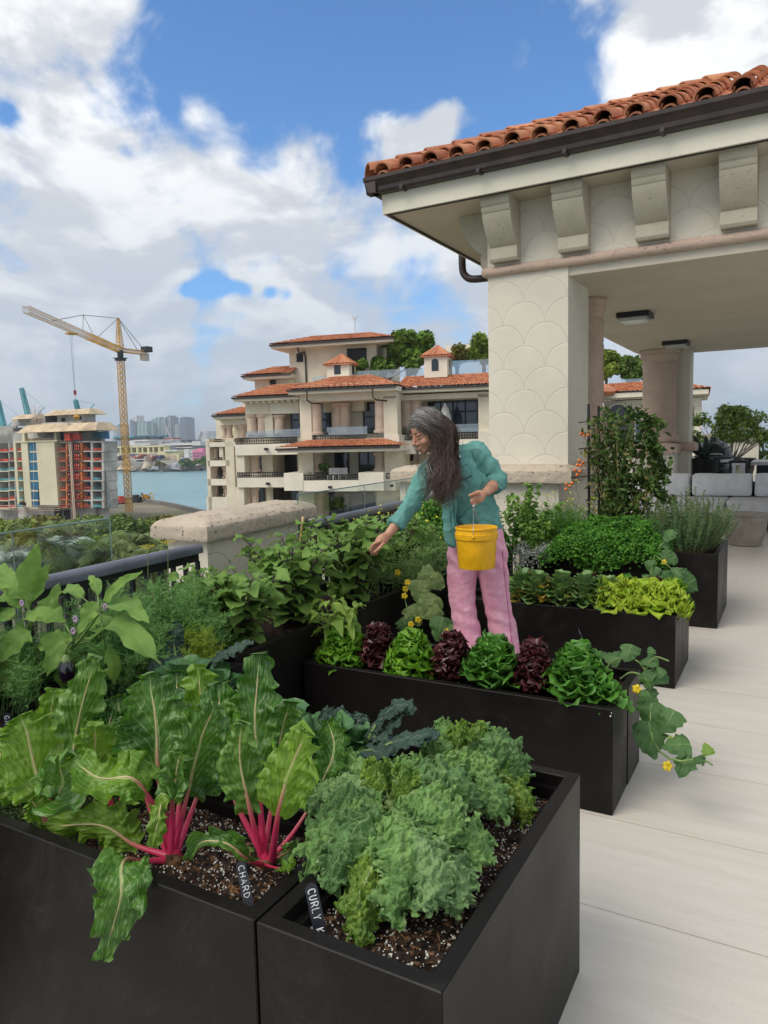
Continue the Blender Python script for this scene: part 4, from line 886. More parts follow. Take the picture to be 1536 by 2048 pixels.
for i, (x0, y0, x1, y1) in enumerate(((35, 75, 255, 290), (258, 115, 470, 290))):
    a = FB.uz(*c3(x0, y0), 5); b = FB.uz(*c3(x1, y1), 5); rng = np.random.default_rng(i); cs = []
    for k in range(26): th = rng.uniform(0, 6.28); rr = math.sqrt(rng.uniform())*.8; cs.append(FB.T((a[0]+b[0])/2+(b[0]-a[0])/2*rr*math.cos(th), 5+rng.uniform(-1.2, 1.2), (a[1]+b[1])/2+(a[1]-b[1])/2*rr*math.sin(th)))
    mid = np.mean(cs, 0); o = thing('roof_tree', ['round clipped tree on the arcaded building nearest the stone pier', 'round clipped tree on the arcaded building beside the round column'][i], 'tree', (mid[0], mid[1], mid[2]-2.4), 'clipped trees on the arcaded building')
    keep(leafcloud('crown', cs, [.5]*26, 260, .2, 'canopy_dark' if i else 'canopy', None, i), o); t = MB(); t.tube([(mid[0], mid[1], mid[2]-2.4), mid], .1, 6); keep(t.build('trunk', 'bark'), o)
# ------------------------------------------------------------------ building under construction
mat('concrete', (.47, .46, .43), .9, .2, var=.2, vscale=.15); mat('site_cream', (.66, .62, .46), .85, .2, var=.05, vscale=.1); mat('plywood', (.60, .47, .32), .85, .2, var=.15, vscale=.2)
mat('blue_glass', (.025, .12, .25), .35, .3, var=.5, vscale=.25, col2=(.03, .18, .30)); mat('teal_glass', (.10, .32, .36), .35, .3, var=.4, vscale=.2)
mat('safety_red', (.55, .07, .04), .7, .3, var=.3, vscale=.6); mat('hoist_orange', (.62, .20, .06), .7, .3, var=.3, vscale=.4); mat('dark_void', (.03, .028, .028), .9, .1)
mat('crane_yellow', (.62, .34, .045), .6, .3, var=.15, vscale=.2); mat('crane_pale', (.58, .46, .36), .6, .3, var=.1); mat('crane_dark', (.03, .03, .035), .6, .3); mat('teal_paint', (.10, .42, .45), .5, .3, var=.2, vscale=.05)
FS = Facade(110, 897, 250, (-2600, 955))
def c4(x, y): return (x/6.144, 780+y/6.144)
site = thing('unfinished_building', 'unfinished cream and grey apartment block with red hoists, beside the tower crane', 'building', FS.T(0, 10, GZ))
def sb(name, mt, *rects):
    for (x0, y0, x1, y1, w0, w1) in rects: m = MB(); FS.box(m, *c4(x0, y0), *c4(x1, y1), w0, w1); keep(m.build(name, mt), site)
sb('wall', 'concrete', (190, 495, 880, 1640, 6, 20), (880, 495, 1150, 1640, 6, 8.5), (1100, 510, 1275, 1640, 7, 8.6), (-400, 470, 200, 1640, 9, 26))
sb('cream_panel', 'site_cream', (295, 630, 362, 1440, 0, 5.9), (466, 630, 690, 1415, 0, 5.9), (362, 630, 466, 645, 0, 5.9), (185, 640, 214, 1380, 0, 5.9), (280, 640, 296, 1380, 0, 5.9))
FLY = [640, 757, 877, 995, 1118, 1238, 1356, 1452]
for k in range(7):
    y0, y1 = FLY[k], FLY[k+1]
    m = MB(); FS.box(m, *c4(362, y0+8), *c4(466, y1-9), .35, .8); o = keep(m.build('window', 'blue_glass'), site)
    f = MB(); u0, zt = FS.uz(*c4(362, y0+8), .3); u1, zb = FS.uz(*c4(466, y1-9), .3); um = (u0+u1)/2; f.box(um-.06, um+.06, .25, .34, zb, zt, FS.T); f.box(u0, u1, .2, .9, zb-.55, zb-.03, FS.T); fo = f.build('window_frame', 'site_cream'); fo.parent = o
    sb('slab', 'site_cream', (214, y1-9, 280, y1+3, .1, 6)); sb('recess_wall', 'site_cream', (214, y0, 280, y1, 3.4, 5.8))
    sb('recess_window', 'dark_void' if k < 1 else 'teal_glass', (228, y0+25, 262, y1-12, 3.1, 3.38))
    sb('balcony_guard', 'safety_red' if k < 3 else 'teal_glass', (214, y1-42, 280, y1-10, .2, .3))
    # right bays
    sb('slab', 'concrete', (690, y0-8, 1150, y0+6, 1.0, 6.0), (1135, y0-10, 1270, y0+6, .6, 7))
    sb('window', 'blue_glass', (722, y0+12, 770, y1-38, 5.6, 5.98), (1080, y0+12, 1112, y1-45, 5.6, 5.98)); sb('opening', 'dark_void', (770, y0+6, 805, y0+22, 5.5, 5.97), (1000, y0+6, 1048, y0+20, 5.5, 5.97))
    sb('balcony_rail', 'safety_red', (700, y1-46, 822, y1-38, 1.1, 1.2), (700, y1-24, 822, y1-16, 1.1, 1.2), (985, y1-46, 1125, y1-38, 1.1, 1.2), (985, y1-24, 1125, y1-16, 1.1, 1.2))
    sb('hoist_gate', 'safety_red', (828, y0+22, 872, y1-14, .2, .5), (905, y0+20, 975, y1-14, .2, .5)); sb('hoist_frame', 'hoist_orange', (810, y0+10, 826, y1-6, .3, 2.5), (978, y0+12, 1006, y1-6, .6, 2.6), (700, y1-12, 1010, y1-4, .6, 2.6))
    for (xa, xb) in ((828, 872), (905, 975)):
        g = MB(); u0, zt = FS.uz(*c4(xa, y0+22), .1); u1, zb = FS.uz(*c4(xb, y1-14), .1)
        for q in range(4): u = u0+(u1-u0)*q/3; g.box(u-.06, u+.06, .08, .19, zb, zt, FS.T)
        for q in range(3): z = zb+(zt-zb)*q/2; g.box(u0, u1, .08, .19, z-.06, z+.06, FS.T)
        keep(g.build('hoist_grille', 'dark_void'), site)
    l = MB(); FS.box(l, *c4(838, y0+42), *c4(846, y0+52), -.1, .07); FS.box(l, *c4(960, y0+40), *c4(968, y0+50), -.1, .07); keep(l.build('work_light', 'white_cloth'), site)
    sb('pier', 'concrete', (1115, y0, 1140, y1, .8, 6.5), (1250, y0, 1275, y1, .8, 7)); sb('window', 'blue_glass', (1150, y0+10, 1245, y1-(8 if k > 2 else 30), 5.4, 5.9)); sb('balcony_guard', 'safety_red' if k < 3 else 'teal_glass', (1145, y1-42, 1248, y1-14, .9, 1.0))
    # rounded right end: three angled bays
    for j, (xa, xb, wa, wb_) in enumerate(((1275, 1322, 1.5, 5), (1322, 1368, 5, 11), (1368, 1400, 11, 19))):
        ua, zt = FS.uz(*c4(xa+k*6, y0), wa); ub, zb = FS.uz(*c4(xb+k*6, y1), wb_); ub, _ = FS.uz(*c4(xb+k*6, y0), wb_)
        ua = FS.uz(*c4(xa+20, 900), wa)[0]; ub = FS.uz(*c4(xb+20, 900), wb_)[0]; zb = FS.uz(*c4(xa, y1), wa)[1]; zt = FS.uz(*c4(xa, y0), wa)[1]
        def TA(s_, d, z, ua=ua, ub=ub, wa=wa, wb_=wb_): return FS.T(ua+(ub-ua)*s_+d*.5, wa+(wb_-wa)*s_-d, z)
        m = MB(); m.box(0, 1, -.5, .2, zt-.55, zt, TA); m.box(0, .16, -.4, .1, zb, zt, TA); m.box(.9, 1, -.4, .1, zb, zt, TA); keep(m.build('end_bay_frame', 'concrete'), site)
        m = MB(); m.box(.16, .9, -.4, -.3, zb, zt, TA); keep(m.build('window', 'blue_glass' if (j+k) % 3 else 'teal_glass'), site)
    # left wing
    for (xa, xb) in ((0, 105), (118, 180), (-120, -15)):
        yy0, yy1 = y0+(14 if xa < 100 else 0), y1+(10 if xa < 100 else 0)
        sb('slab', 'site_cream' if k > 1 else 'concrete', (xa-10, yy1-12, xb+8, yy1, 5.0, 9)); sb('pier', 'concrete', (xb, yy0, xb+12, yy1, 5.2, 9)); sb('window', 'blue_glass' if k > 1 else 'dark_void', (xa+6, yy0+16, xa+30, yy1-14, 8.6, 8.98)); sb('balcony_guard', 'safety_red' if k in (0, 1, 5, 6) else 'teal_glass', (xa, yy1-42, xb, yy1-13, 5.1, 5.2))
sb('pier', 'site_cream', (275, 495, 300, 632, 1, 2.4), (665, 495, 690, 632, 1, 2.4)); sb('parapet', 'plywood', (345, 590, 665, 625, 2.4, 2.8)); sb('opening', 'dark_void', (742, 510, 775, 620, 5.6, 5.97), (975, 500, 1025, 525, 5.6, 5.97)); sb('window', 'blue_glass', (1150, 510, 1240, 590, 5.4, 5.9), (1250, 505, 1305, 600, 3.5, 5))
sb('slab', 'site_cream', (185, 622, 700, 640, -.3, 6.2)); sb('hoist_cabin', 'safety_red', (790, 525, 860, 625, -1.2, .6), (900, 530, 975, 615, 0, 1.2)); sb('hoist_mast', 'crane_pale', (866, 400, 876, 1640, -.4, -.1), (884, 400, 892, 1640, -.4, -.1))
g = MB()
for k in range(60):
    u0, z0_ = FS.uz(*c4(868, 400+k*20), -.3); u1, z1_ = FS.uz(*c4(890, 420+k*20), -.3); g.bar(FS.T(u0, -.3, z0_), FS.T(u1, -.3, z1_), .06)
keep(g.build('hoist_lattice', 'crane_pale'), site)
m = MB(); 
for (xa, xb, y0, y1, w0, w1, ov) in ((235, 1130, 430, 495, -2.5, 9, 22), (560, 1040, 247, 293, 3, 12, 22), (150, 390, 303, 350, 5, 14, 16)):
    ua, zt = FS.uz(*c4(xa, y0), w0); ub, zb = FS.uz(*c4(xb, y1), w0); e = ov/6.144*250/F*2.5
    q = [(ua-e, w0, zb), (ub+e, w0, zb), (ub+e, w1, zb), (ua-e, w1, zb), (ua+e*.2, w0+3, zt), (ub-e*.2, w0+3, zt), (ub-e*.2, w1-3, zt), (ua+e*.2, w1-3, zt)]
    b = m.vs([FS.T(*p) for p in q]); [m.face([b+i for i in f]) for f in ((0,1,5,4),(1,2,6,5),(2,3,7,6),(3,0,4,7),(4,5,6,7),(3,2,1,0))]
keep(m.build('sloped_roof_deck', 'plywood'), site)
sb('penthouse', 'concrete', (540, 290, 1040, 432, 6, 11), (140, 345, 545, 432, 8, 15)); sb('opening', 'dark_void', (555, 310, 688, 395, 5.6, 5.97), (752, 345, 790, 390, 5.6, 5.97), (970, 320, 988, 360, 5.6, 5.97), (240, 1370, 340, 1430, 2.9, 6), (670, 1470, 735, 1600, 5.0, 5.97), (780, 1475, 860, 1600, 5, 5.97)); sb('parapet', 'concrete', (500, 395, 1000, 432, 3, 3.6), (-400, 450, 200, 480, 4.9, 5.6), (1060, 405, 1280, 470, 5, 8))
sc = MB(); rr = random.Random(4)
for k in range(70):
    x = rr.choice((380, 405, 430, 455, 480, 505))+rr.uniform(-4, 4); y = rr.uniform(190, 420); u, z = FS.uz(*c4(x, y), 5)
    if rr.random() < .4: sc.bar(FS.T(u, 5, z-2), FS.T(u, 5, z+1.5), .05)
    else: sc.bar(FS.T(u-rr.uniform(.5, 1.6), 5+rr.random(), z), FS.T(u+rr.uniform(.5, 1.6), 5, z+rr.uniform(-.8, .8)), .045)
for k in range(26): u, z = FS.uz(*c4(1070+k*9, 400+k*1.5), 5); sc.bar(FS.T(u, 5, z-.4), FS.T(u, 5, z+.6), .04)
for k in range(40): u, z = FS.uz(*c4(-10+k*17, 1440+(k % 3)*22), -2); sc.bar(FS.T(u, -2, z-1.4), FS.T(u, -2, z+.3), .05)
for y in (1425, 1450, 1475): u0, z0_ = FS.uz(*c4(-150, y-8), -2); u1, z1_ = FS.uz(*c4(740, y+6), -2); sc.bar(FS.T(u0, -2, z0_), FS.T(u1, -2, z1_), .07)
keep(sc.build('scaffolding', 'crane_pale'), site)
# ------------------------------------------------------------------ tower crane
JZ = 41.4
base = atD(258, 1017, 290); base[2] = GZ
crane = thing('tower_crane', 'yellow lattice tower crane beside the unfinished building, jib raised over it', 'crane', base)
def lattice(m, A, B, wd, n, r=.09, brace=True, updir=(0, 0, 1), tri=False, wd2=None):
    A, B = np.array(A, float), np.array(B, float); t = (B-A)/np.linalg.norm(B-A); u = np.array(updir, float); u -= t*(u@t); u /= np.linalg.norm(u); s = np.cross(t, u); wd2 = wd2 or wd
    cs = [(-1, -1), (1, -1), (1, 1), (-1, 1)] if not tri else [(-1, -1), (1, -1), (0, 1)]
    P = lambda k, c: A+(B-A)*k/n+(s*c[0]+u*c[1])*(wd+(wd2-wd)*k/n)/2
    for c in cs: m.bar(P(0, c), P(n, c), r)
    for k in range(n):
        for i in range(len(cs)):
            a, b = cs[i], cs[(i+1) % len(cs)]; m.bar(P(k, a), P(k+1, b) if (k+i) % 2 else P(k+1, a)*.0+P(k+1, b), r*.6, 3); m.bar(P(k+1, a), P(k+1, b), r*.6, 3); m.bar(P(k, b), P(k+1, a), r*.5, 3)
root_ = atZ(237, 690, JZ); top_m = np.array([base[0], base[1], atD(240, 713, 290)[2]])
m = MB(); lattice(m, base, (base[0], base[1], 35.5), 2.0, 27, .18, updir=(1, .3, 0)); keep(m.build('mast', 'crane_yellow'), crane)
m = MB(); m.box(base[0]-1.5, base[0]+1.5, base[1]-1.5, base[1]+1.5, 35.5, 36.3); m.box(base[0]-2.0, base[0]+2.0, base[1]-2, base[1]+2, 36.4, 36.6); m.lathe([(1.1, 36.6), (1.1, 37.6), (.9, 38.8)], (base[0], base[1], 0), 12); m.box(base[0]+.9, base[0]+2.3, base[1]-2.2, base[1]-.4, 37.0, 39.3); keep(m.build('slewing_cab', 'crane_dark'), crane)
jr = np.array([base[0], base[1], 39.6])
tip = atZ(52, 625, JZ-1.2); jd = tip-jr; jd[2] = 0; jl = np.linalg.norm(jd); jd /= jl
m = MB(); A = jr.copy(); A[2] = 39.6; B = tip.copy(); B[2] = JZ-.3; lattice(m, A, A+(B-A)*.42, 1.9, 17, .12); keep(m.build('inner_jib', 'crane_yellow'), crane)
m = MB(); lattice(m, A+(B-A)*.42, B, 1.8, 24, .10); keep(m.build('outer_jib', 'crane_pale'), crane)
ce = atZ(292, 706, 39.2); m = MB(); lattice(m, A, (ce[0], ce[1], 39.2), 1.4, 8, .14); keep(m.build('counter_jib', 'crane_yellow'), crane)
m = MB(); m.box(ce[0]-1.4, ce[0]+.6, ce[1]-2, ce[1]+1, 36.2, 39.0); keep(m.build('counterweight', 'crane_pale'), crane)
m = MB(); m.box(ce[0]-1.2, ce[0]+2.2, ce[1]-1.5, ce[1]+1.5, 39.5, 41.6); keep(m.build('winch', 'crane_dark'), crane)
apex = np.array([base[0], base[1], atD(233, 643, 290)[2]]); m = MB(); lattice(m, (base[0], base[1], 40), apex, 2.2, 8, .16, updir=(1, .2, 0), wd2=.6); keep(m.build('tower_head', 'crane_yellow'), crane)
m = MB(); post = A+(B-A)*.455; pt = post+np.array([0, 0, 6.6])
m.bar(apex, A+(B-A)*.33, .10); m.bar(apex, pt, .10); m.bar(pt, A+(B-A)*.78, .10); m.bar(post+np.array([-.8, 0, .8]), pt, .10); m.bar(post+np.array([.8, 2.6, .8]), pt, .10); m.bar(apex, (ce[0], ce[1], 39.6), .11); m.bar(apex, A*.3+np.array([ce[0], ce[1], 39.6])*.7, .11)
keep(m.build('tie_bars', 'crane_dark'), crane)
# trolley and hook line
s_ = .60; tp = A+(B-A)*s_; m = MB(); m.box(tp[0]-1.2, tp[0]+1.2, tp[1]-1.5, tp[1]+1.5, tp[2]-1.8, tp[2]-1.3); keep(m.build('trolley', 'crane_yellow'), crane)
D_ = np.linalg.norm([tp[0], tp[1]]); hz_ = H+(895-786)/F*D_*.97; lz = H+(895-836)/F*D_*.97
m = MB(); [m.bar((tp[0]+dx, tp[1], tp[2]-1.8), (tp[0]+dx*.3, tp[1], hz_), .035, 4) for dx in (-.7, -.3, .5)]; m.bar((tp[0], tp[1], hz_-1), (tp[0], tp[1], lz+1.2), .05); keep(m.build('hoist_cable', 'crane_dark'), crane)
m = MB(); m.box(tp[0]-.35, tp[0]+.35, tp[1]-.3, tp[1]+.3, hz_-1.2, hz_+.2); keep(m.build('hook_block', 'safety_red'), crane)
ld = thing('lifting_skip', 'yellow skip hanging from the crane hook over the roof', 'skip', (tp[0], tp[1], lz-.4)); m = MB(); m.lathe([(.3, -.9), (.9, -.1), (1.1, .3), (.5, 1.0), (.1, 1.4)], (tp[0], tp[1], lz), 8); keep(m.build('bucket', 'crane_yellow'), ld)
# site clutter at crane foot
for i, (x, y, mt, lb) in enumerate(((244, 1008, 'safety_red', 'red site container at the foot of the crane'), (275, 1005, 'crane_dark', 'dark machine on the quay right of the crane'), (293, 1004, 'crane_yellow', 'small yellow excavator on the quay right of the crane'))):
    p = atZ(x, y, GZ); o = thing('excavator' if i else 'site_container', lb, 'machine' if i else 'container', p); m = MB(); m.box(p[0]-2.4, p[0]+1.6, p[1]-1.4, p[1]+1.4, GZ+.7, GZ+2.6); m.box(p[0]-1.8, p[0]+.2, p[1]-1.1, p[1]+1.1, GZ+2.6, GZ+3.6)
    if i: m.tube([(p[0]+1.4, p[1], GZ+2), (p[0]+3.4, p[1], GZ+4.6), (p[0]+5, p[1], GZ+1.2)], .25, 5)
    keep(m.build('body', mt), o); m = MB(); m.box(p[0]-2.2, p[0]+1.5, p[1]-1.5, p[1]-.9, GZ, GZ+.7); m.box(p[0]-2.2, p[0]+1.5, p[1]+.9, p[1]+1.5, GZ, GZ+.7); keep(m.build('track', 'crane_dark'), o)
# ------------------------------------------------------------------ port cranes (raised booms)
for i, (x0, y0, x1, y1, lb) in enumerate(((60, 845, 43, 776, 'tall raised teal boom of a port crane left of the scaffolding'), (160, 838, 151, 800, 'short teal port crane boom rising right of centre behind the penthouse'), (9, 860, -4, 800, 'teal port crane boom at the left picture edge'))):
    b0 = atD(x0, y0, 700); b1 = atD(x1, y1, 690); o = thing('port_crane', lb, 'port crane', (b0[0], b0[1], GZ), 'teal port cranes'); m = MB(); lattice(m, b0, b1, 4.0, 12, .5, updir=(0, 1, 0), wd2=2.6); keep(m.build('boom', 'teal_paint'), o)
    m = MB(); [m.bar((b0[0]+dx, b0[1]+dy, GZ), (b0[0]+dx*.4, b0[1], b0[2]), .9) for dx, dy in ((-9, -6), (9, -6), (-9, 6), (9, 6))]; m.bar(b0, b0+np.array([12, 8, 14]), .5); m.bar(b0+np.array([12, 8, 14]), b1, .15); keep(m.build('gantry', 'teal_paint'), o)
# ------------------------------------------------------------------ skyline
def tower_mat(name, c1, c2, sx=.12, sz=.28, vert=.5):
    m, t, b = newmat(name); ob = t.add('ShaderNodeTexCoord').outputs['Object']; s = t.add('ShaderNodeSeparateXYZ', {0: ob})
    z = t.m('FRACT', t.m('MULTIPLY', s.outputs[2], sz)); x = t.m('FRACT', t.m('MULTIPLY', t.m('ADD', s.outputs[0], t.m('MULTIPLY', s.outputs[1], .6)), sx))
    f = t.m('MAXIMUM', t.m('MULTIPLY', t.m('GREATER_THAN', z, .65), 1-vert), t.m('MULTIPLY', t.m('GREATER_THAN', x, .72), vert))
    c = t.mix(f, c1, c2); t.l.new(c, b.inputs['Base Color']); b.inputs['Roughness'].default_value = .35
tower_mat('tower_green', (.10, .20, .20), (.50, .60, .58), .04, .12, .8); tower_mat('tower_grey', (.06, .09, .13), (.16, .20, .26), .03, .1, .3); tower_mat('tower_blue', (.05, .09, .14), (.22, .30, .38), .05, .12, .4); tower_mat('tower_pale', (.30, .38, .36), (.60, .62, .60), .04, .1, .5); tower_mat('tower_white', (.45, .46, .45), (.75, .75, .73), .05, .1, .6)
def c5(x, y): return (220+x/7.314, 820+y/7.314)
SKD = 3600
SK = Facade(330, 893, SKD, (-2600, 960))
def tower(lb, x0, y0, x1, ytop, mt, w=0, dep=60, ybase=440, extra=None, cat='skyscraper'):
    a, b = c5(x0, ytop), c5(x1, ybase); u0, zt = SK.uz(*a, w); u1, zb = SK.uz(*b, w); o = thing('skyscraper', lb, cat, SK.T((u0+u1)/2, w+dep/2, GZ), 'distant skyline towers'); m = MB()
    p = [(u0, w), (u0+8, w-6), (u1-8, w-6), (u1, w), (u1, w+dep), (u0, w+dep)]; m.prism(p, 'z', GZ, zt, T=lambda x, y, z: SK.T(x, y, z)); keep(m.build('tower', mt), o)
    m = MB(); m.box(u0+(u1-u0)*.2, u0+(u1-u0)*.75, w+8, w+dep-8, zt, zt+(8 if not extra else extra), SK.T); keep(m.build('roof_plant', mt), o)
    return o, u0, u1, zt, zb
o, u0, u1, zt, zb = tower('grey glass tower with a slanted white crown, left of the green one', 285, 0, 372, 150, 'tower_blue'); m = MB(); m.prism([(u0-4, zt), (u1+18, zt-10), (u1+18, zt+22), (u0+20, zt+6)], 'y', -2, 50, T=lambda x, y, z: SK.T(x, y, z)); keep(m.build('crown', 'tower_white'), o)
o, u0, u1, zt, zb = tower('wide pale green tower with a curved stepped top', 400, 0, 558, 190, 'tower_green', w=-60); m = MB(); m.box(u0, u1-40, -50, 0, zt, zt+8, SK.T); keep(m.build('step', 'tower_green'), o)
tower('broad green and white striped tower in the middle of the skyline', 607, 0, 778, 132, 'tower_green', w=20)
o, u0, u1, zt, zb = tower('slim dark tower wrapped by curving white exoskeleton ribs', 812, 0, 905, 106, 'tower_grey', w=40)
m = MB(); hh = zt-zb
for sgn in (-1, 1): m.tube([SK.T((u0+u1)/2+sgn*(u1-u0)*.5*math.cos(a*math.pi/10*1.0)*(1 if a < 99 else 1), 30, zb+hh*a/12) for a in range(0, 13)], 3.4, 5)
m.tube([SK.T(u0, 33, zb), SK.T(u0, 33, zt)], 3, 4); m.tube([SK.T(u1, 33, zb), SK.T(u1, 33, zt)], 3, 4); keep(m.build('exoskeleton', 'tower_white'), o)
tower('short pale beige tower right of the ribbed one', 925, 0, 1000, 212, 'tower_pale', w=60, extra=3); tower('isolated dark grey slab tower at the right of the skyline', 1018, 0, 1135, 115, 'tower_grey', w=10, extra=4)
tower('white and teal tower just left of the crane mast', 42, 0, 108, 240, 'tower_pale', w=0, extra=3); tower('grey tower hidden behind the crane mast', 108, 0, 168, 215, 'tower_grey', w=30, extra=3)
tower('bright white block at the far right of the skyline', 1372, 0, 1540, 318, 'tower_white', w=-80, extra=2)
tower('pale low tower between the bright blocks', 590, 0, 612, 400, 'tower_blue', w=200, extra=2)
ar = thing('arena', 'white arena with a sweeping arch in front of the far right block', 'arena', SK.T(*(lambda q: (q[0], -100, GZ))(SK.uz(*c5(1340, 440), -100)))); m = MB(); ua, zt = SK.uz(*c5(1292, 310), -150); ub, zb = SK.uz(*c5(1420, 450), -150); m.prism([(ua, zb), (ub, zb), (ub, zt), (ua+30, zt+4), (ua, zt-20)], 'y', -150, -60, T=lambda x, y, z: SK.T(x, y, z)); keep(m.build('hall', 'tower_white'), ar)
m = MB(); m.tube([SK.T(ua+(ub-ua)*t_, -156, zb+(zt-zb)*math.sin(math.pi*t_*.9)**.8) for t_ in np.linspace(0.02, 1, 14)], 4, 6); keep(m.build('arch', 'tower_white'), ar)
# ------------------------------------------------------------------ port buildings across the water
mat('port_white', (.66, .66, .64), .8, .2, var=.1, vscale=.05); mat('port_yellow', (.66, .60, .36), .8, .2, var=.15, vscale=.05); mat('port_grey', (.30, .32, .34), .8, .2, var=.3, vscale=.08); mat('port_pink', (.72, .25, .38), .8, .2, var=.05); mat('port_red', (.45, .12, .08), .8, .2, var=.3, vscale=.2); mat('port_blue', (.07, .12, .28), .8, .2, var=.3, vscale=.2); mat('port_sand', (.50, .42, .32), .9, .1, var=.3, vscale=.1)
PT = Facade(320, 893, 800, (-2600, 960))
def pb(name, lb, cat, items, group=None):
    x = [i[0] for i in items]; o = None
    for k, (nm, mt, x0, y0, x1, y1, w0, w1) in enumerate(items):
        m = MB(); u0, u1, z0, z1 = PT.box(m, *c5(x0, y0), *c5(x1, y1), w0, w1)
        if o is None: o = thing(name, lb, cat, PT.T((u0+u1)/2, w0, GZ), group)
        keep(m.build(nm, mt), o)
    return o
pb('terminal', 'long pale grey port terminal with white roof bands', 'building', [('hall', 'port_grey', 660, 470, 1300, 600, 60, 120), ('roof_band', 'port_white', 640, 488, 1330, 516, 50, 62), ('roof_band', 'port_white', 930, 540, 1200, 556, 45, 60), ('upper_hall', 'port_grey', 780, 440, 1030, 490, 80, 120), ('tower_block', 'port_white', 1200, 455, 1320, 520, 42, 60), ('sign_band', 'port_red', 790, 410, 930, 436, 85, 100)])
pb('warehouse', 'white warehouse roofs behind the yellow frame hall, at the left of the port', 'building', [('hall', 'port_white', 270, 445, 590, 520, 40, 90), ('roof', 'port_white', 340, 436, 560, 456, 38, 95)])
pb('warehouse', 'teal roofed shed row next to the crane mast', 'building', [('hall', 'port_grey', 40, 400, 480, 440, 100, 140), ('roof', 'teal_glass', 40, 380, 470, 404, 95, 145)])
fh = pb('warehouse', 'pale yellow open frame hall on the quay', 'building', [('back_wall', 'port_grey', 60, 535, 785, 640, 20, 40), ('top_beam', 'port_yellow', 55, 525, 790, 548, 10, 20), ('base_beam', 'port_yellow', 55, 622, 790, 640, 10, 20)])
for k in range(10): m = MB(); x = 60+k*80; PT.box(m, *c5(x, 545), *c5(x+(22 if k % 2 else 34), 625), 10.5, 19.5); keep(m.build('column', 'port_yellow'), fh)
pb('warehouse', 'cream low warehouse left of the pink building', 'building', [('hall', 'port_yellow', 700, 600, 1010, 740, 5, 30), ('roof', 'port_white', 790, 585, 980, 605, 3, 32), ('door', 'port_sand', 840, 660, 960, 738, 4.2, 5)])
pk = pb('pink_building', 'bright pink block with small square windows on the far quay', 'building', [('wall', 'port_pink', 1205, 590, 1365, 740, 0, 25), ('upper_wall', 'port_pink', 1275, 560, 1360, 592, 2, 20)])
for i in range(5):
    for j in range(3): m = MB(); PT.box(m, *c5(1215+i*30, 625+j*38), *c5(1231+i*30, 643+j*38), -.4, -.02); keep(m.build('window', 'port_blue'), pk)
pb('white_building', 'plain white block beside the pink building', 'building', [('wall', 'port_white', 1085, 570, 1160, 730, 0, 25), ('wall', 'port_white', 1160, 600, 1206, 740, 1, 25), ('window', 'port_grey', 1172, 630, 1195, 645, .5, .98), ('window', 'port_grey', 1172, 672, 1195, 687, .5, .98)])
rc = random.Random(9)
for k in range(34):
    x = rc.choice([80, 120, 300, 350, 400, 520, 560, 600, 640, 680, 1020, 150])+rc.uniform(-15, 25); y = rc.uniform(640, 740); mt = rc.choice(['port_red', 'port_blue', 'port_grey', 'port_sand', 'port_red', 'port_white'])
    m = MB(); u0, u1, z0, z1 = PT.box(m, *c5(x, y), *c5(x+rc.uniform(30, 60), y+rc.uniform(22, 34)), -4-rc.random()*6, 2); m2 = MB(); m2.box(u0, u1, -3.9, 2.01, GZ, z0-.0, PT.T)
    o = m.build('shipping_container', mt); tag(o, 'stacked shipping container in the %s heap on the far quay' % {'port_red': 'red', 'port_blue': 'blue', 'port_grey': 'grey', 'port_sand': 'sand coloured', 'port_white': 'white'}[mt], 'container', 'shipping containers stacked on the far quay')
for k, (x0, y0, x1, y1, mt, lb) in enumerate(((430, 640, 560, 790, 'port_sand', 'beige gravel heap beside the blue containers'), (560, 730, 700, 800, 'port_grey', 'grey rubble heap on the far quay'), (780, 735, 1030, 820, 'port_grey', 'long grey rubble bank in front of the cream warehouse'), (70, 720, 300, 800, 'port_sand', 'sand heap on the far quay behind the crane mast'))):
    u0, zt = PT.uz(*c5(x0, y0), -20); u1, _ = PT.uz(*c5(x1, y1), -20); m = MB(); n = 14; 
    m.grid([PT.T(u0+(u1-u0)*i/n, -20+14*(j/6), GZ+.8+(zt-GZ-.8)*(math.sin(math.pi*i/n)**.7)*math.sin(math.pi*min(1, j/6+.05))*(.8+.4*mn.noise(Vector((i*.7, j*.9, k))))) for j in range(7) for i in range(n+1)], n, 6)
    tag(m.build('gravel_heap', mt, smooth=False), lb, 'gravel heap', 'heaps on the far quay')
m = MB(); a = [P2(228, 941.5), P2(330, 942.5), P2(400, 940.5), P2(430, 936.5)]
for p, q in zip(a, a[1:]): m.prism([(p[0], p[1]), (q[0], q[1]), (q[0], q[1]+4), (p[0], p[1]+4)], 'z', GZ-1, GZ+2.2)
tag(m.build('quay_wall', 'seawall'), 'dark stone quay wall along the far shore', 'quay wall')
for k, (x, y, L, mt, lb) in enumerate(((328, 941.5, 22, 'hoist_orange', 'orange barge moored at the far quay'), (356, 941.5, 12, 'port_white', 'small white workboat right of the orange barge'), (372, 941.8, 12, 'port_grey', 'grey workboat at the right end of the far quay'))):
    p = atZ(x, y, GZ-.6); o = thing('boat', lb, 'boat', p, 'boats moored at the far quay'); m = MB(); m.prism([(-L/2, 0), (L/2, 0), (L/2+1.5, 2.4), (-L/2-1, 2.0)], 'y', p[1]-3, p[1]+3, T=lambda X, Y, Z: (p[0]+X, Y, GZ-.6+Z)); keep(m.build('hull', mt), o); m = MB(); m.box(p[0]-L*.3, p[0]-L*.05, p[1]-2, p[1]+2, GZ+1.4, GZ+4.2); m.bar((p[0]+L*.2, p[1], GZ+1.5), (p[0]+L*.3, p[1], GZ+7), .2); keep(m.build('cabin', 'port_white'), o)
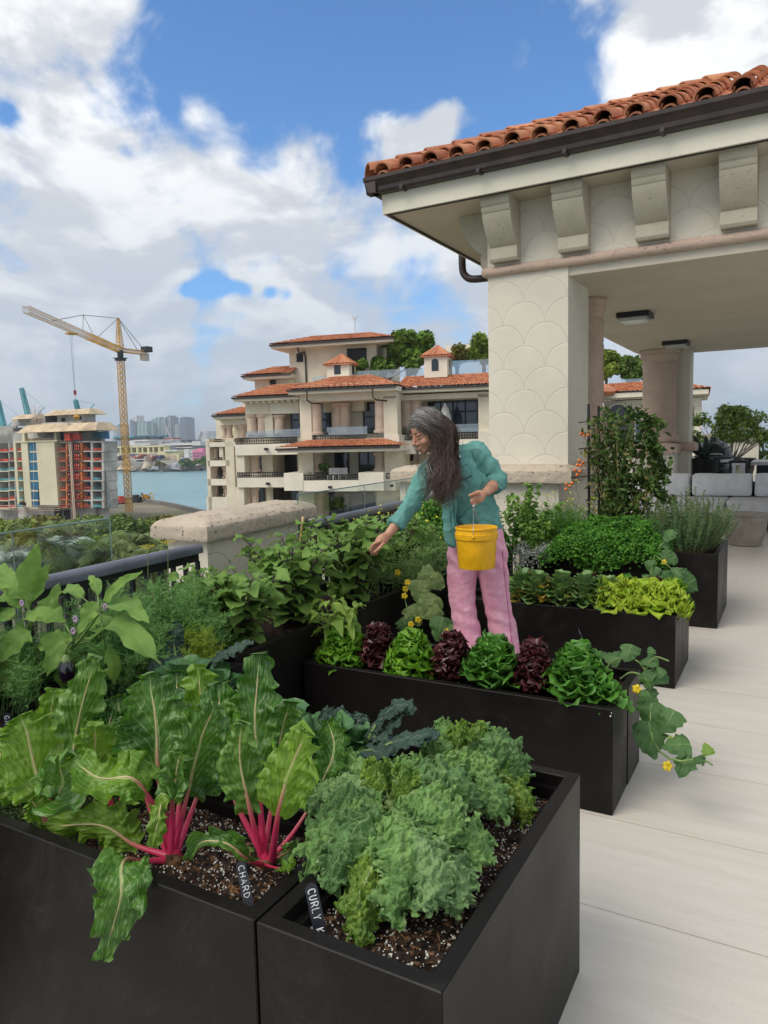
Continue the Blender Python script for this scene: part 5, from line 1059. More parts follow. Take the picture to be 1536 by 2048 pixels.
# marina masts on the right horizon
for k, (x, y0) in enumerate(((1522, 846), (1528, 842), (1534, 850))):
    p = atD(x, 872, 900); o = thing('sailing_mast', ['thin grey boat mast on the right horizon', 'tallest of the thin boat masts on the right horizon', 'thin boat mast at the right picture edge'][k], 'mast', (p[0], p[1], GZ)); m = MB(); m.bar((p[0], p[1], GZ), (p[0], p[1], atD(x, y0, 900)[2]), .25); m.bar((p[0]-4, p[1], GZ+.4), (p[0]+4, p[1], GZ+.4), 1.0); m.bar((p[0]-2.5, p[1], p[2]-1), (p[0]+2.5, p[1], p[2]-1), .15); keep(m.build('mast', 'port_grey'), o)
# ------------------------------------------------------------------ trees on the near ground
for i, (x, y, r, lb, mt) in enumerate(((372, 925, 9, 'dark rounded tree left of the pink building on the far quay', 'canopy_dark'), (382, 932, 6, 'small dark tree leaning over the far water edge', 'canopy_dark'), (399, 924, 9, 'dark tree in front of the pink building', 'canopy_dark'), (412, 922, 9, 'dark tree at the right end of the far quay', 'canopy_dark'), (318, 930, 7, 'yellow green palm-like tree above the orange barge', 'canopy_yellow'))):
    D = 770; c = atD(x, y, D); tree('shore_tree', lb, (c[0], c[1], GZ+.8), (c[0], c[1], c[2]-1), (r, r*.8, r*.6), mt, 'trees on the far quay', 200+i, 8, 90, 1.6, trunk_r=.6)
k = 0
TL = [(20, 1075, 118, 11, 5.0, 'canopy', 'yellow green spreading canopy tree at the left edge below the site'), (95, 1050, 150, 12, 5.0, 'canopy_yellow', 'yellowish spreading tree in front of the cream panel'), (60, 1105, 95, 9, 4.2, 'canopy', 'dense green tree low at the left behind the palms'), (170, 1062, 132, 9, 4.6, 'canopy_dark', 'darker tree between the two spreading canopies'), (225, 1043, 165, 12, 6, 'canopy', 'wide rounded green tree below the crane'), (270, 1050, 150, 9, 4.5, 'canopy_dark', 'dark tree right of the crane foot'),
      (322, 1042, 175, 9, 4, 'canopy_yellow', 'small yellow green tree against the parapet cap'), (130, 1105, 104, 9, 4.5, 'canopy_dark', 'dark green tree behind the palm row, left of centre'), (215, 1098, 112, 9, 4.6, 'canopy', 'broad green tree behind the palm row, centre'), (300, 1085, 118, 9, 4.2, 'canopy_dark', 'broad dark tree behind the glass near the parapet'), (350, 1065, 140, 8, 4, 'canopy', 'green tree half hidden by the coral cap'), (-50, 1060, 130, 12, 5, 'canopy', 'canopy tree cut by the left picture edge')]
for (x, y, D, rx, rz, mt, lb) in TL:
    c = atD(x, y, D); c = c+np.array([0, 0, -rz*.75]); tree('canopy_tree', lb, (c[0], c[1], GZ), c, (rx, rx*.8, rz), mt, 'trees on the ground below the terrace', 300+k, 34, 260, .62, .6, clump=.36); k += 1
PL = [(66, 1078, 74, 5.5, 'palm_leaf', 'coconut palm leaning at the left below the glass'), (148, 1065, 92, 5.5, 'palm_leaf', 'tall thin coconut palm in front of the red hoists'), (120, 1095, 78, 5.0, 'palm_silver', 'pale palm with a white trunk behind the railing'), (190, 1100, 80, 5.5, 'palm_leaf', 'dark coconut palm right of the white trunk'), (218, 1112, 74, 5.5, 'palm_leaf', 'coconut palm with arching fronds at mid glass'), (262, 1095, 82, 6, 'palm_leaf', 'large coconut palm nearest the parapet pillar'), (18, 1125, 70, 4.2, 'palm_silver', 'silver fan palm at the left picture edge'), (40, 1100, 80, 4.2, 'palm_silver', 'second silver palm beside the leaning coconut palm'), (165, 1125, 76, 4.5, 'palm_leaf', 'low palm in front of the driveway'), (300, 1118, 78, 5, 'palm_leaf', 'low palm beside the parapet pillar'), (110, 1062, 100, 5, 'palm_leaf', 'far coconut palm among the canopy trees')]
for i, (x, y, D, fr, mt, lb) in enumerate(PL):
    c = atD(x, y, D); palm(lb, (c[0], c[1], GZ), c[2]-GZ, fr, mt, 50+i, (random.Random(i).uniform(-.8, .8), 0))
# driveway with parked cars
mb = MB(); mb.prism([P2(-80, 1190), P2(330, 1165), P2(350, 1210), P2(-80, 1260)], 'z', GZ, GZ+.03); struct(mb.build('road', 'dark_asphalt'))
mat('car_dark', (.02, .022, .028), .2, .6, coat=.5); mat('car_white', (.6, .6, .6), .25, .6, coat=.5)
for i, (x, y, mt, lb) in enumerate(((103, 1165, 'car_dark', 'black car parked under the palms left of the white trunk'), (128, 1166, 'car_dark', 'second black car beside the white palm trunk'), (95, 1200, 'car_white', 'white car glimpsed through the railing'), (200, 1180, 'car_dark', 'dark car behind the dill seen through the railing'))):
    p = atZ(x, y, GZ+.03); o = thing('parked_car', lb, 'car', p, 'cars parked below the terrace'); bx = lambda X, Y, Z: (p[0]+X, p[1]+Y, GZ+.03+Z)
    m = MB(); m.prism([(-2.2, .35), (2.2, .35), (2.25, .75), (1.3, .95), (.7, 1.4), (-1.1, 1.42), (-1.9, .98), (-2.25, .85)], 'y', -.85, .85, T=bx); keep(m.build('body', mt), o)
    m = MB(); m.prism([(.62, 1.36), (1.2, .98), (-1.75, 1.0), (-1.08, 1.38)], 'y', -.87, .87, T=bx); keep(m.build('window', 'window_dark'), o)
    for wx in (-1.4, 1.4):
        for wy in (-.85, .85): m = MB(); m.prism([(wx+.33*math.cos(a*math.pi/6), .33+.33*math.sin(a*math.pi/6)) for a in range(12)], 'y', wy-.1, wy+.1, T=bx); keep(m.build('wheel', 'crane_dark'), o)
# ================================================================== TERRACE FURNITURE
mat('sofa_fabric', (.58, .58, .59), .9, .2, var=.05, vscale=8, bump=.3, bscale=700); mat('sofa_pale', (.72, .72, .73), .9, .2, var=.05, vscale=8, bump=.3, bscale=700); mat('sofa_frame', (.03, .032, .038), .5, .4)
def make_conc():
    m, t, b = newmat('table_concrete'); ob = t.add('ShaderNodeTexCoord').outputs['Object']; n = t.noise(ob, 4, 7, .65); s = t.noise(ob, 45, 5, .7)
    c = t.mix(t.ramp(n, (.3, .7)), (.22, .19, .15), (.36, .32, .26)); c = t.mix(t.m('MULTIPLY', t.ramp(s, (.5, .75)), .5), c, (.15, .12, .09)); t.l.new(c, b.inputs['Base Color']); b.inputs['Roughness'].default_value = .7
    bn = t.add('ShaderNodeBump', {'Height': s}); bn.inputs['Strength'].default_value = .3; bn.inputs['Distance'].default_value = .004; t.l.new(bn.outputs[0], b.inputs['Normal'])
make_conc()
tb = thing('drum_table', 'round tapered concrete side table in front of the sofa', 'side table', (-.57, 11.28, 0)); m = MB()
m.lathe([(.19, 0), (.215, .01), (.245, .12), (.272, .26), (.285, .40), (.285, .412)], (-.57, 11.28, 0), 48); keep(m.build('base', 'table_concrete', auto=40), tb)
m = MB(); m.lathe([(.285, .413), (.298, .42), (.30, .44), (.295, .447), (.05, .449)], (-.57, 11.28, 0), 48); keep(m.build('table_top', 'table_concrete', auto=40), tb)
def cushion(m, x0, x1, y0, y1, z0, z1, puff=.04, n=14, T=None, seed=0):
    def side(axis, s_):
        P = []
        for j in range(n+1):
            for i in range(n+1):
                a, b_ = -1+2*i/n, -1+2*j/n; q = [0, 0, 0]; ax = [k for k in range(3) if k != axis]; q[axis] = s_; q[ax[0]] = a; q[ax[1]] = b_
                if (s_ > 0) != (axis == 1): q[ax[0]] = a
                else: q[ax[0]] = -a
                P.append(q)
        out = []
        for q in P:
            v = Vector(q); k = 13; nrm = (abs(v.x)**k+abs(v.y)**k+abs(v.z)**k)**(1/k); v = v/nrm
            px_, py_, pz_ = v
            bul = (1-px_*px_)*(1-pz_*pz_); X = (x0+x1)/2+(x1-x0)/2*px_; Y = (y0+y1)/2+(y1-y0)/2*py_*(1+bul*puff/((y1-y0)/2)*1.0); Z = (z0+z1)/2+(z1-z0)/2*pz_*(1+.03*px_*px_)
            d = mn.noise_vector(Vector((X*5, Y*5, Z*5+seed)))*.008; r_ = (X+d.x, Y+d.y, Z+d.z); out.append(T(*r_) if T else r_)
        m.grid(out, n, n)
    for ax in range(3):
        for s_ in (-1, 1): side(ax, s_)
SF = lambda x, y, z: (-1.1+(x+1.1)*1.0, y+(x+1.1)*.10, z)
so_f = thing('outdoor_sofa', 'long pale grey outdoor sofa behind the rosemary', 'sofa', (-.6, 13.6, 0))
m = MB(); m.box(-2.3, 3.2, 12.9, 14.5, .04, .20, SF); keep(m.build('base', 'sofa_frame'), so_f)
m = MB(); m.box(-2.3, 3.2, 12.82, 14.5, .225, .245, SF); keep(m.build('frame_rail', 'sofa_pale'), so_f); m = MB(); m.box(-2.3, 3.2, 14.3, 14.45, .245, .70, SF); keep(m.build('back_frame', 'sofa_frame'), so_f)
for i in range(4): m = MB(); cushion(m, -2.3+i*1.36, -.95+i*1.36, 12.84, 14.2, .26, .47, .0, T=SF, seed=i); keep(m.build('seat_cushion', 'sofa_fabric', smooth=True), so_f)
for i in range(5): m = MB(); cushion(m, -2.55+i*.98+.02, -1.59+i*.98, 13.80, 14.18, .48, .86, .05, T=SF, seed=9+i); keep(m.build('back_cushion', 'sofa_pale', smooth=True), so_f)
# covered chair
pc = atY(1475, 950, 17.0); cc = thing('covered_chair', 'armchair under a grey fabric cover next to the lantern', 'chair', (pc[0], 17, 0))
m = MB(); x0, x1 = aX = (atY(1448, 940, 17)[0], atY(1492, 940, 17)[0])
m.prism([(0, .02), (.75, .02), (.74, .62), (.40, .70), (.16, .98), (.03, .98)], 'x', x0, x1, T=lambda x, y, z: (x, 17.5-y, z+.18*(1-(abs(x-(x0+x1)/2)/((x1-x0)/2))**2)*0)); s0 = m.n
keep(m.build('cover', 'sofa_fabric'), cc)
# dining table
dt = thing('dining_table', 'dark dining table with grey slab top at the right edge', 'table', (0.1, 18, 0)); x0 = atY(1515, 920, 17.2)[0]
m = MB(); m.box(x0-.1, x0+2.2, 16.7, 18.2, .90, .97); keep(m.build('table_top', 'sofa_fabric'), dt); 
for (a, b_) in ((x0, 16.8), (x0+2, 16.8), (x0, 18.0), (x0+2, 18)): m = MB(); m.box(a, a+.12, b_, b_+.12, 0, .9); keep(m.build('leg', 'iron'), dt)
m = MB(); m.box(x0+.02, x0+.3, 16.75, 17.2, .3, .899); keep(m.build('apron_panel', 'iron'), dt)
# lantern with candle
px0 = atY(1474, 955, 15.6); ln = thing('lantern', 'black framed glass lantern holding a pale candle behind the sofa', 'lantern', (px0[0], 15.9, 0)); lx = px0[0]
m = MB()
for dx in (-.15, .13):
    for dy in (-.15, .13): m.box(lx+dx, lx+dx+.02, 15.9+dy, 15.92+dy, 0.02, .98)
m.box(lx-.16, lx+.16, 15.74, 16.06, .98, 1.03); m.box(lx-.16, lx+.16, 15.74, 16.06, .0, .03); m.lathe([(.12, 1.03), (.03, 1.10)], (lx, 15.9, 0), 8); keep(m.build('frame', 'iron'), ln)
mat('candle', (.70, .68, .45), .6, .3); m = MB(); m.lathe([(.045, .65), (.045, .93), (.03, .935)], (lx, 15.9, 0), 16); m.box(lx-.06, lx+.06, 15.84, 15.96, .03, .649); keep(m.build('candle', 'candle'), ln)
# kamado grill
gx = atY(1440, 920, 16.6)[0]-.12; kg = thing('kamado_grill', 'black ceramic dome grill on a stand beside the agave', 'grill', (gx, 16.6, 0)); mat('ceramic_black', (.012, .014, .018), .25, .6)
m = MB(); m.lathe([(.10, .28), (.22, .36), (.33, .58), (.36, .82), (.36, .98)], (gx, 16.6, 0), 32); keep(m.build('fire_bowl', 'ceramic_black', smooth=True), kg)
m = MB(); m.lathe([(.365, 1.03), (.37, 1.08), (.33, 1.25), (.22, 1.38), (.1, 1.43), (.09, 1.49), (.02, 1.5)], (gx, 16.6, 0), 32); keep(m.build('lid', 'ceramic_black', smooth=True), kg)
m = MB(); m.lathe([(.372, .975), (.38, .98), (.38, 1.03), (.372, 1.035)], (gx, 16.6, 0), 32); m.tube(spline([(gx-.18, 16.27, 1.12), (gx-.16, 16.15, 1.15), (gx+.16, 16.15, 1.15), (gx+.18, 16.27, 1.12)], 12), .014, 6); keep(m.build('steel_band', 'sofa_pale'), kg)
for a in range(4): m = MB(); ca, sa = math.cos(a*math.pi/2+.6), math.sin(a*math.pi/2+.6); m.bar((gx+ca*.36, 16.6+sa*.36, 0), (gx+ca*.25, 16.6+sa*.25, .6), .02, 6); keep(m.build('leg', 'sofa_fabric'), kg)
# agave pot
ax_ = atY(1400, 950, 15.9)[0]; ag = thing('agave', 'dark spiky agave in a tall black tapered pot beside the pilaster', 'potted plant', (ax_, 16.2, 0)); m = MB(); m.lathe([(.22, 0), (.30, 1.05), (.31, 1.07), (.27, 1.07), (.26, 1.0)], (ax_+.05, 16.2, 0), 4 if False else 28); keep(m.build('pot', 'ceramic_black', auto=40), ag)
leafmat_simple('agave_leaf', (.025, .05, .04), (.07, .11, .08), .45, 0, 2)
m = MB(); rg = random.Random(2)
for k in range(26):
    az = k*2.4; el = rg.uniform(.15, 1.35); L = rg.uniform(.42, .62); P = []
    for q in range(9): s_ = q/8; r_ = L*s_*math.cos(el)+.04; z = 1.04+L*s_*math.sin(el)+.04-.12*s_*s_*math.cos(el); P.append((ax_+.05+math.cos(az)*r_, 16.2+math.sin(az)*r_, z))
    wd = [.028+.03*math.sin(math.pi*min(1, q/8+.15)) if q < 8 else .003 for q in range(9)]; m.tube(P, wd, 6, flat=.25)
keep(m.build('leaves', 'agave_leaf', smooth=True), ag)
# big potted shrub
bx, by = atY(1460, 950, 18.2)[0], 18.3; bs = thing('potted_shrub', 'rounded multi-stemmed shrub in a wide brown bowl planter against the sky', 'potted plant', (bx, by, 0)); m = MB(); m.lathe([(.26, 0), (.36, .12), (.50, .75), (.53, .98), (.55, 1.0), (.50, 1.0), (.48, .94)], (bx-.02, by, 0), 36); keep(m.build('pot', 'gutter', auto=40), bs)
rng = np.random.default_rng(12); cs = []
for k in range(52): th = rng.uniform(0, 6.28); ph = rng.uniform(.15, 1.5); R_ = rng.uniform(.6, 1); cs.append((bx+.98*R_*math.cos(th)*math.sin(ph), by+.6*R_*math.sin(th)*math.sin(ph), 1.38+.78*R_*math.cos(ph)))
keep(leafcloud('foliage', cs, rng.uniform(.13, .22, 52), 75, .055, 'bush_leaf', None, 3), bs); m = MB()
for c_ in cs[::2]: m.tube(spline([(bx+(c_[0]-bx)*.12, by, .93), (bx+(c_[0]-bx)*.45, by+(c_[1]-by)*.4, 1.15), c_], 7), list(np.linspace(.018, .005, 7)), 5)
keep(m.build('branches', 'bark_pale', smooth=True), bs)
# end wall with hedge
wl = thing('garden_wall', 'low cream wall with a stone cap behind the potted shrub', 'wall', (-1.2, 21, 0)); m = MB(); xa, xb = atY(1440, 880, 21)[0], atY(1518, 880, 21)[0]; m.box(xa-1.2, xb, 21, 22.5, 0, 1.40); keep(m.build('wall_body', 'stucco_plain'), wl); m = MB(); m.box(xa-1.3, xb+.1, 20.9, 22.6, 1.401, 1.56); keep(m.build('wall_cap', 'coral'), wl)
hg = thing('hedge', 'dark clipped hedge beyond the dining table at the right edge', 'hedge', (.3, 21.5, 0)); xh = atY(1516, 900, 21.0)[0]
keep(leafcloud('foliage', [(xh+.25+.3*i, 21.4, .5+.35*j) for i in range(9) for j in range(3)], [.32]*27, 240, .06, 'canopy_dark', None, 5), hg); m = MB(); m.box(xh, xh+2.6, 21.1, 21.7, 0.02, .45); keep(m.build('trough', 'planter'), hg)
m = MB(); m.box(xh+.0, xh+2.8, 21.05, 21.09, 1.36, 1.40); [m.box(xh+.6*k, xh+.6*k+.03, 21.05, 21.09, 0, 1.36) for k in range(5)]; tag(m.build('end_railing', 'iron'), 'thin dark railing in front of the clipped hedge', 'railing')
# ================================================================== PLANT TOOLS
def _h(i, j, k, s):
    n = (i*374761393+j*668265263+k*2147483647+s*1442695041) & 0xffffffff; n = ((n ^ (n >> 13))*1274126177) & 0xffffffff; return ((n ^ (n >> 16)) & 0xffff)/32767.5-1
def vn(P, f, seed=0):
    """smooth value noise, vectorised: P (...,3) -> [-1,1]"""
    Q = np.asarray(P)*f; I = np.floor(Q).astype(np.int64); t = Q-I; t = t*t*(3-2*t); i, j, k = I[..., 0], I[..., 1], I[..., 2]; a, b, c = t[..., 0], t[..., 1], t[..., 2]; r = 0
    for di in (0, 1):
        for dj in (0, 1):
            for dk in (0, 1): r = r+_h(i+di, j+dj, k+dk, seed)*(a if di else 1-a)*(b if dj else 1-b)*(c if dk else 1-c)
    return r
def vnv(P, f, seed=0): return np.stack([vn(P, f, seed), vn(P, f, seed+11), vn(P, f, seed+23)], -1)
def nrmz(v): return v/(np.linalg.norm(v, axis=-1, keepdims=True)+1e-12)
SH = {
 'chard': lambda v: np.sin(np.pi*np.clip(v*.97+.03, 0, 1)**.72)**.62*(1-.18*v), 'ovate': lambda v: np.sin(np.pi*v**.78)**.85*(1-.1*v), 'spoon': lambda v: (.16+.84*np.clip((v-.1)/.5, 0, 1)**1.2)*np.sqrt(np.clip(1-np.clip((v-.62)/.38, 0, 1)**2.2, 0, 1)),
 'strap': lambda v: np.minimum(1, .35+v*3)*np.sqrt(np.clip(1-np.clip((v-.6)/.4, 0, 1)**2.5, 0, 1)), 'kale': lambda v: (.45+.55*np.sin(np.pi*np.clip(v, 0, 1)**.8))*np.sqrt(np.clip(1-np.clip((v-.7)/.3, 0, 1)**2.4, 0.0, 1)), 'lance': lambda v: np.sin(np.pi*v**.7)**1.0*(1-.2*v),
 'fan': lambda v: (.2+.8*v**.7)*np.sqrt(np.clip(1-np.clip((v-.75)/.25, 0, 1)**2, 0, 1)), 'cuc': lambda v: np.interp(v, [0, .06, .2, .33, .46, .62, .76, .9, 1], [.35, .8, .97, .80, 1, .66, .58, .28, 0]), 'heart': lambda v: np.where(v < .35, np.sqrt(np.clip(v/.35, 0, 1))*1.0, np.clip(1-((v-.35)/.65), 0, 1)**.62)}
class Leaves:
    def __init__(s): s.V = []; s.F = []; s.U = []; s.n = 0
    def add(s, path, width, face, shape='ovate', nu=10, nv=16, cup=.25, ruf=0.0, rufn=8, puck=0.0, veins=0, slant=.5, noise_a=0.0, noise_f=30, seed=0, lobes=0.0, lobn=5, curl=0.0, asym=0.0, edge_noise=0.0, edge_f=80, drape=0.0):
        """one blade along path (3D points); width = full width in metres; face = way the upper side looks"""
        P = np.array(spline(path, nv+1)); T = np.gradient(P, axis=0); T = nrmz(T); f = np.array(face, float)
        N = nrmz(f-T*(T@f)[:, None]); S = np.cross(T, N); v = np.linspace(0, 1, nv+1); u = np.linspace(-1, 1, nu+1)
        w = SH[shape](v)*width/2; rng = np.random.default_rng(abs(int(seed))); ph = rng.uniform(0, 6.28, 4)
        if lobes: w = w*(1-lobes*(.5+.5*np.cos(2*np.pi*lobn*v+ph[3])))
        U, Vv = np.meshgrid(u, v); au = np.abs(U); W_ = w[:, None]*np.ones_like(U)
        side = U*W_*(1-.12*cup*au); up = cup*W_*au**1.6*(1+asym*U)
        if curl: ang = curl*au; side = np.sign(U)*W_*np.sin(np.minimum(ang, 2.6))/max(curl, .01); up = W_*(1-np.cos(ang))/max(curl, .01)
        X = P[:, None, :]+S[:, None, :]*side[..., None]+N[:, None, :]*up[..., None]
        if ruf:
            wave = np.sin(2*np.pi*rufn*Vv+ph[0]*(U > 0)+ph[1]+1.8*vn(X, 18, seed))+.5*np.sin(2*np.pi*rufn*2.3*Vv+ph[2])
            X = X+N[:, None, :]*(ruf*au**2.2*wave)[..., None]+S[:, None, :]*(ruf*.4*au**3*np.cos(2*np.pi*rufn*1.3*Vv+ph[1])*np.sign(U))[..., None]
        if puck:
            d = 0
            if veins: fr = np.abs(((Vv-slant*au)*veins) % 1-.5)*2; d = puck*.55*(fr**.7-.4)*np.sin(np.pi*np.clip(au, 0, 1)**.7)**.6
            d = d+puck*2.3*(np.abs(vn(X, 40, seed))-.3)+puck*1.3*(np.abs(vn(X, 85, seed+5))-.3); X = X+N[:, None, :]*(d*np.clip(au*4, .15, 1))[..., None]
        if noise_a: X = X+vnv(X, noise_f, seed)*(noise_a*(.25+.75*au))[..., None]
        if edge_noise: X = X+vnv(X, edge_f, seed+3)*(edge_noise*np.clip((au-.25)/.75, 0, 1))[..., None]
        if drape: X[..., 2] -= drape*au**2*W_
        i = np.arange(nv)[:, None]*(nu+1)+np.arange(nu)[None, :]; q = np.stack([i, i+1, i+nu+2, i+nu+1], -1).reshape(-1, 4)+s.n
        uv = np.stack([(U+1)/2, Vv], -1).reshape(-1, 2); s.V.append(X.reshape(-1, 3)); s.F.append(q); s.U.append(uv[(q-s.n)].reshape(-1, 2)); s.n += X.shape[0]*X.shape[1]
        return P
    def raw(s, V, F_, UV): s.V.append(V); s.F.append(F_+s.n); s.U.append(UV); s.n += len(V)
    def build(s, name, m, parent=None, smooth=True): return arrmesh(name, np.concatenate(s.V), np.concatenate(s.F), np.concatenate(s.U), m, parent, smooth)
def tocam(p): return nrmz(EYE-np.array(p, float))
def pxm(p, px): return px*float((np.array(p)-EYE)@_fw)/F
# leaf materials
leafmat('chard_dark', (.080, .205, .020), (.030, .110, .016), vein=(.33, .42, .16), vein_n=9, vein_w=.007, mid_w=.085, rough=.33, trans=.18, pucker=.35, pscale=7, vscale=9, slant=.55, under=(.10, .22, .03))
leafmat('chard_bright', (.15, .30, .018), (.075, .21, .015), vein=(.42, .50, .17), vein_n=9, vein_w=.007, mid_w=.085, rough=.35, trans=.3, pucker=.35, pscale=7, vscale=8, slant=.55, under=(.15, .28, .025))
def stalkmat():
    m, t, b = newmat('chard_stalk'); uv = t.add('ShaderNodeUVMap').outputs[0]; s = t.add('ShaderNodeSeparateXYZ', {0: uv}); ob = t.add('ShaderNodeTexCoord').outputs['Object']
    st = t.noise(t.add('ShaderNodeCombineXYZ', {0: t.m('MULTIPLY', s.outputs[0], 14.0), 1: t.m('MULTIPLY', s.outputs[1], 2.0), 2: 0.0}).outputs[0], 2.0, 3)
    c = t.mix(t.ramp(s.outputs[1], (.20, .66)), (.56, .012, .09), (.50, .44, .22)); c = t.mix(t.m('MULTIPLY', t.ramp(st, (.45, .7)), .55), c, (.70, .22, .26)); t.l.new(c, b.inputs['Base Color']); b.inputs['Roughness'].default_value = .35
    b.inputs['Subsurface Weight'].default_value = .0
stalkmat()
leafmat('kale_curly', (.23, .40, .12), (.11, .23, .07), vein=(.22, .33, .13), vein_n=5, vein_w=.006, mid_w=.05, rough=.55, trans=.15, pucker=.5, pscale=16, vscale=14, slant=.5, spec=.25)
for _n, _a, _b in (('kale_mid', (.25, .40, .16), (.12, .23, .09)), ('kale_deep', (.14, .27, .09), (.07, .15, .05))): leafmat(_n, _a, _b, vein=(.22, .33, .13), vein_n=5, vein_w=.006, mid_w=.05, rough=.55, trans=.15, pucker=.5, pscale=16, vscale=14, slant=.5, spec=.25)
leafmat('kale_bright', (.21, .33, .045), (.11, .22, .04), vein=(.38, .46, .2), vein_n=6, vein_w=.010, mid_w=.05, rough=.55, trans=.22, pucker=.5, pscale=16, vscale=14, slant=.5, spec=.25)
leafmat('kale_blue', (.065, .115, .085), (.030, .065, .055), vein=(.20, .28, .20), vein_n=14, vein_w=.006, mid_w=.06, rough=.6, trans=.08, pucker=1.0, pscale=14, vscale=14, spec=.25)
leafmat('tatsoi', (.075, .19, .055), (.035, .11, .04), vein=(.20, .32, .14), vein_n=6, vein_w=.007, mid_w=.06, rough=.36, trans=.12, pucker=.12, pscale=5, vscale=8, slant=.4, under=(.10, .22, .07), spec=.35)
leafmat('eggplant_leaf', (.20, .34, .07), (.13, .25, .05), vein=(.24, .34, .12), vein_n=5, vein_w=.006, mid_w=.035, rough=.6, trans=.28, pucker=.15, pscale=4, vscale=7, slant=.45, under=(.17, .26, .09), spec=.3)
leafmat('eggplant_young', (.25, .36, .06), (.14, .26, .045), vein=(.36, .44, .16), vein_n=5, vein_w=.006, mid_w=.035, rough=.6, trans=.3, pucker=.1, pscale=4, vscale=7, slant=.45, spec=.3)
leafmat('lettuce_green', (.20, .42, .025), (.085, .25, .018), rough=.4, trans=.3, vscale=16); leafmat('lettuce_deep', (.11, .30, .035), (.05, .17, .025), vein=(.24, .38, .10), vein_n=5, vein_w=.006, mid_w=.08, rough=.4, trans=.2, vscale=14)
leafmat('lettuce_red', (.11, .024, .024), (.030, .008, .012), rough=.33, trans=.08, vscale=18, spec=.5); leafmat('lettuce_lime', (.50, .64, .06), (.30, .50, .03), rough=.45, trans=.3, vscale=11)
leafmat('romaine_leaf', (.22, .36, .10), (.09, .20, .075), vein=(.38, .46, .22), vein_n=5, vein_w=.006, mid_w=.1, rough=.45, trans=.15, vscale=12, slant=.5); leafmat('yellow_leaf', (.60, .44, .06), (.45, .28, .10), rough=.6, trans=.3, vscale=14)
leafmat('cucumber_leaf', (.075, .17, .045), (.03, .09, .025), vein=(.22, .33, .12), vein_n=4, vein_w=.006, mid_w=.03, rough=.6, trans=.2, vscale=9, pucker=.3, pscale=5); leafmat('cucumber_pale', (.25, .34, .12), (.13, .22, .07), vein=(.38, .42, .20), vein_n=4, vein_w=.006, mid_w=.03, rough=.65, trans=.3, vscale=14, pucker=.3, pscale=5)
leafmat_simple('dill_green', (.09, .22, .06), (.24, .44, .13), .6, .2, 5); leafmat_simple('dill_young', (.16, .27, .03), (.30, .40, .05), .6, .25, 5); leafmat_simple('parsley_green', (.03, .12, .015), (.11, .29, .03), .5, .2, 9); leafmat_simple('rosemary_green', (.035, .10, .035), (.13, .25, .10), .6, .1, 9)
leafmat_simple('mint_green', (.08, .19, .03), (.22, .36, .07), .55, .25, 9); leafmat_simple('arugula_green', (.12, .23, .06), (.28, .40, .15), .6, .2, 6); leafmat_simple('thyme_silver', (.28, .33, .27), (.50, .53, .46), .7, .1, 20); leafmat_simple('tomato_leaf', (.022, .055, .012), (.10, .17, .035), .55, .2, 5); leafmat_simple('tomato_dry', (.16, .13, .045), (.26, .22, .08), .8, .2, 5); leafmat_simple('thyme_dark', (.02, .05, .015), (.09, .15, .05), .7, .1, 20)
mat('stem_green', (.16, .25, .07), .5, .4, var=.2, vscale=20); mat('stem_dry', (.30, .25, .12), .7, .2, var=.2, vscale=20); mat('stem_purple', (.09, .05, .07), .5, .4, var=.3, vscale=20); mat('petal_yellow', (.78, .58, .03), .5, .3, var=.1, vscale=20); mat('petal_lemon', (.72, .70, .06), .5, .3, var=.1, vscale=20); mat('petal_lilac', (.40, .28, .42), .5, .3, var=.1, vscale=20)
mat('eggplant_skin', (.012, .004, .014), .12, .8, var=.3, coat=.6); mat('tomato_orange', (.75, .17, .02), .2, .6, var=.2, vscale=30); mat('bamboo', (.62, .42, .20), .5, .4, var=.15, vscale=30); mat('tag_black', (.010, .012, .020), .4, .5); mat('tag_ink', (.70, .72, .74), .8, .2, var=.12, vscale=90)
# ================================================================== CHARD
def chard(label, base, leaves, group='chard plants in the foreground planter'):
    base = np.array(base, float); root = thing('chard', label, 'chard', base, group)
    for k, (pts, wpx, t0, mt, kw) in enumerate(leaves):
        P = [base+np.array([random.Random(k*7+1).uniform(-.012, .012), random.Random(k*5).uniform(-.012, .012), -.01])]+[atY(x, y, Y) for x, y, Y in pts]
        C_ = np.array(spline(P, 41)); i0 = int(t0*40); blade = C_[i0:]; mid = C_[(i0+40)//2]; W_ = pxm(mid, wpx)
        fc = tocam(mid)+np.array(kw.get('f', (0, 0, .35))); fc = fc*(-1 if kw.get('under') else 1)
        L = Leaves(); L.add(list(blade[::4])+[blade[-1]], W_*1.12, fc, kw.get('shape', 'chard'), 36, 56, kw.get('cup', .22), ruf=W_*kw.get('ruf', .13), rufn=kw.get('rn', 6), puck=kw.get('puck', .0058), veins=9, slant=.55, seed=k*13+int(base[0]*100), edge_noise=.0045, edge_f=45, curl=kw.get('curl', 0), noise_a=.010, noise_f=26)
        lf = keep(L.build('leaf', mt), root); s = MB(); n = 34; n1 = int(40*(t0+(1-t0)*.86)); Q = C_[:n1+1]; Q = spline(Q[::3], n); r0 = kw.get('r', .0105)
        off = nrmz(fc)*(.001 if not kw.get('under') else -.001)
        rad = [r0*(1-.93*min(1, (i/(n-1))*1.45)**.8)+.0008 for i in range(n)]; s.tube([q+off*(i/(n-1)) for i, q in enumerate(Q)], rad, 10, flat=.62, upv=tocam(mid)); so_ = s.build('stalk', 'chard_stalk', smooth=True); so_.parent = lf
    m = MB(); m.ell(base+np.array([0, 0, -.012]), .026, .024, .02, 10, 6); keep(m.build('crown', 'bark_chip', smooth=True), root)
    return root
D_, B_ = 'chard_dark', 'chard_bright'
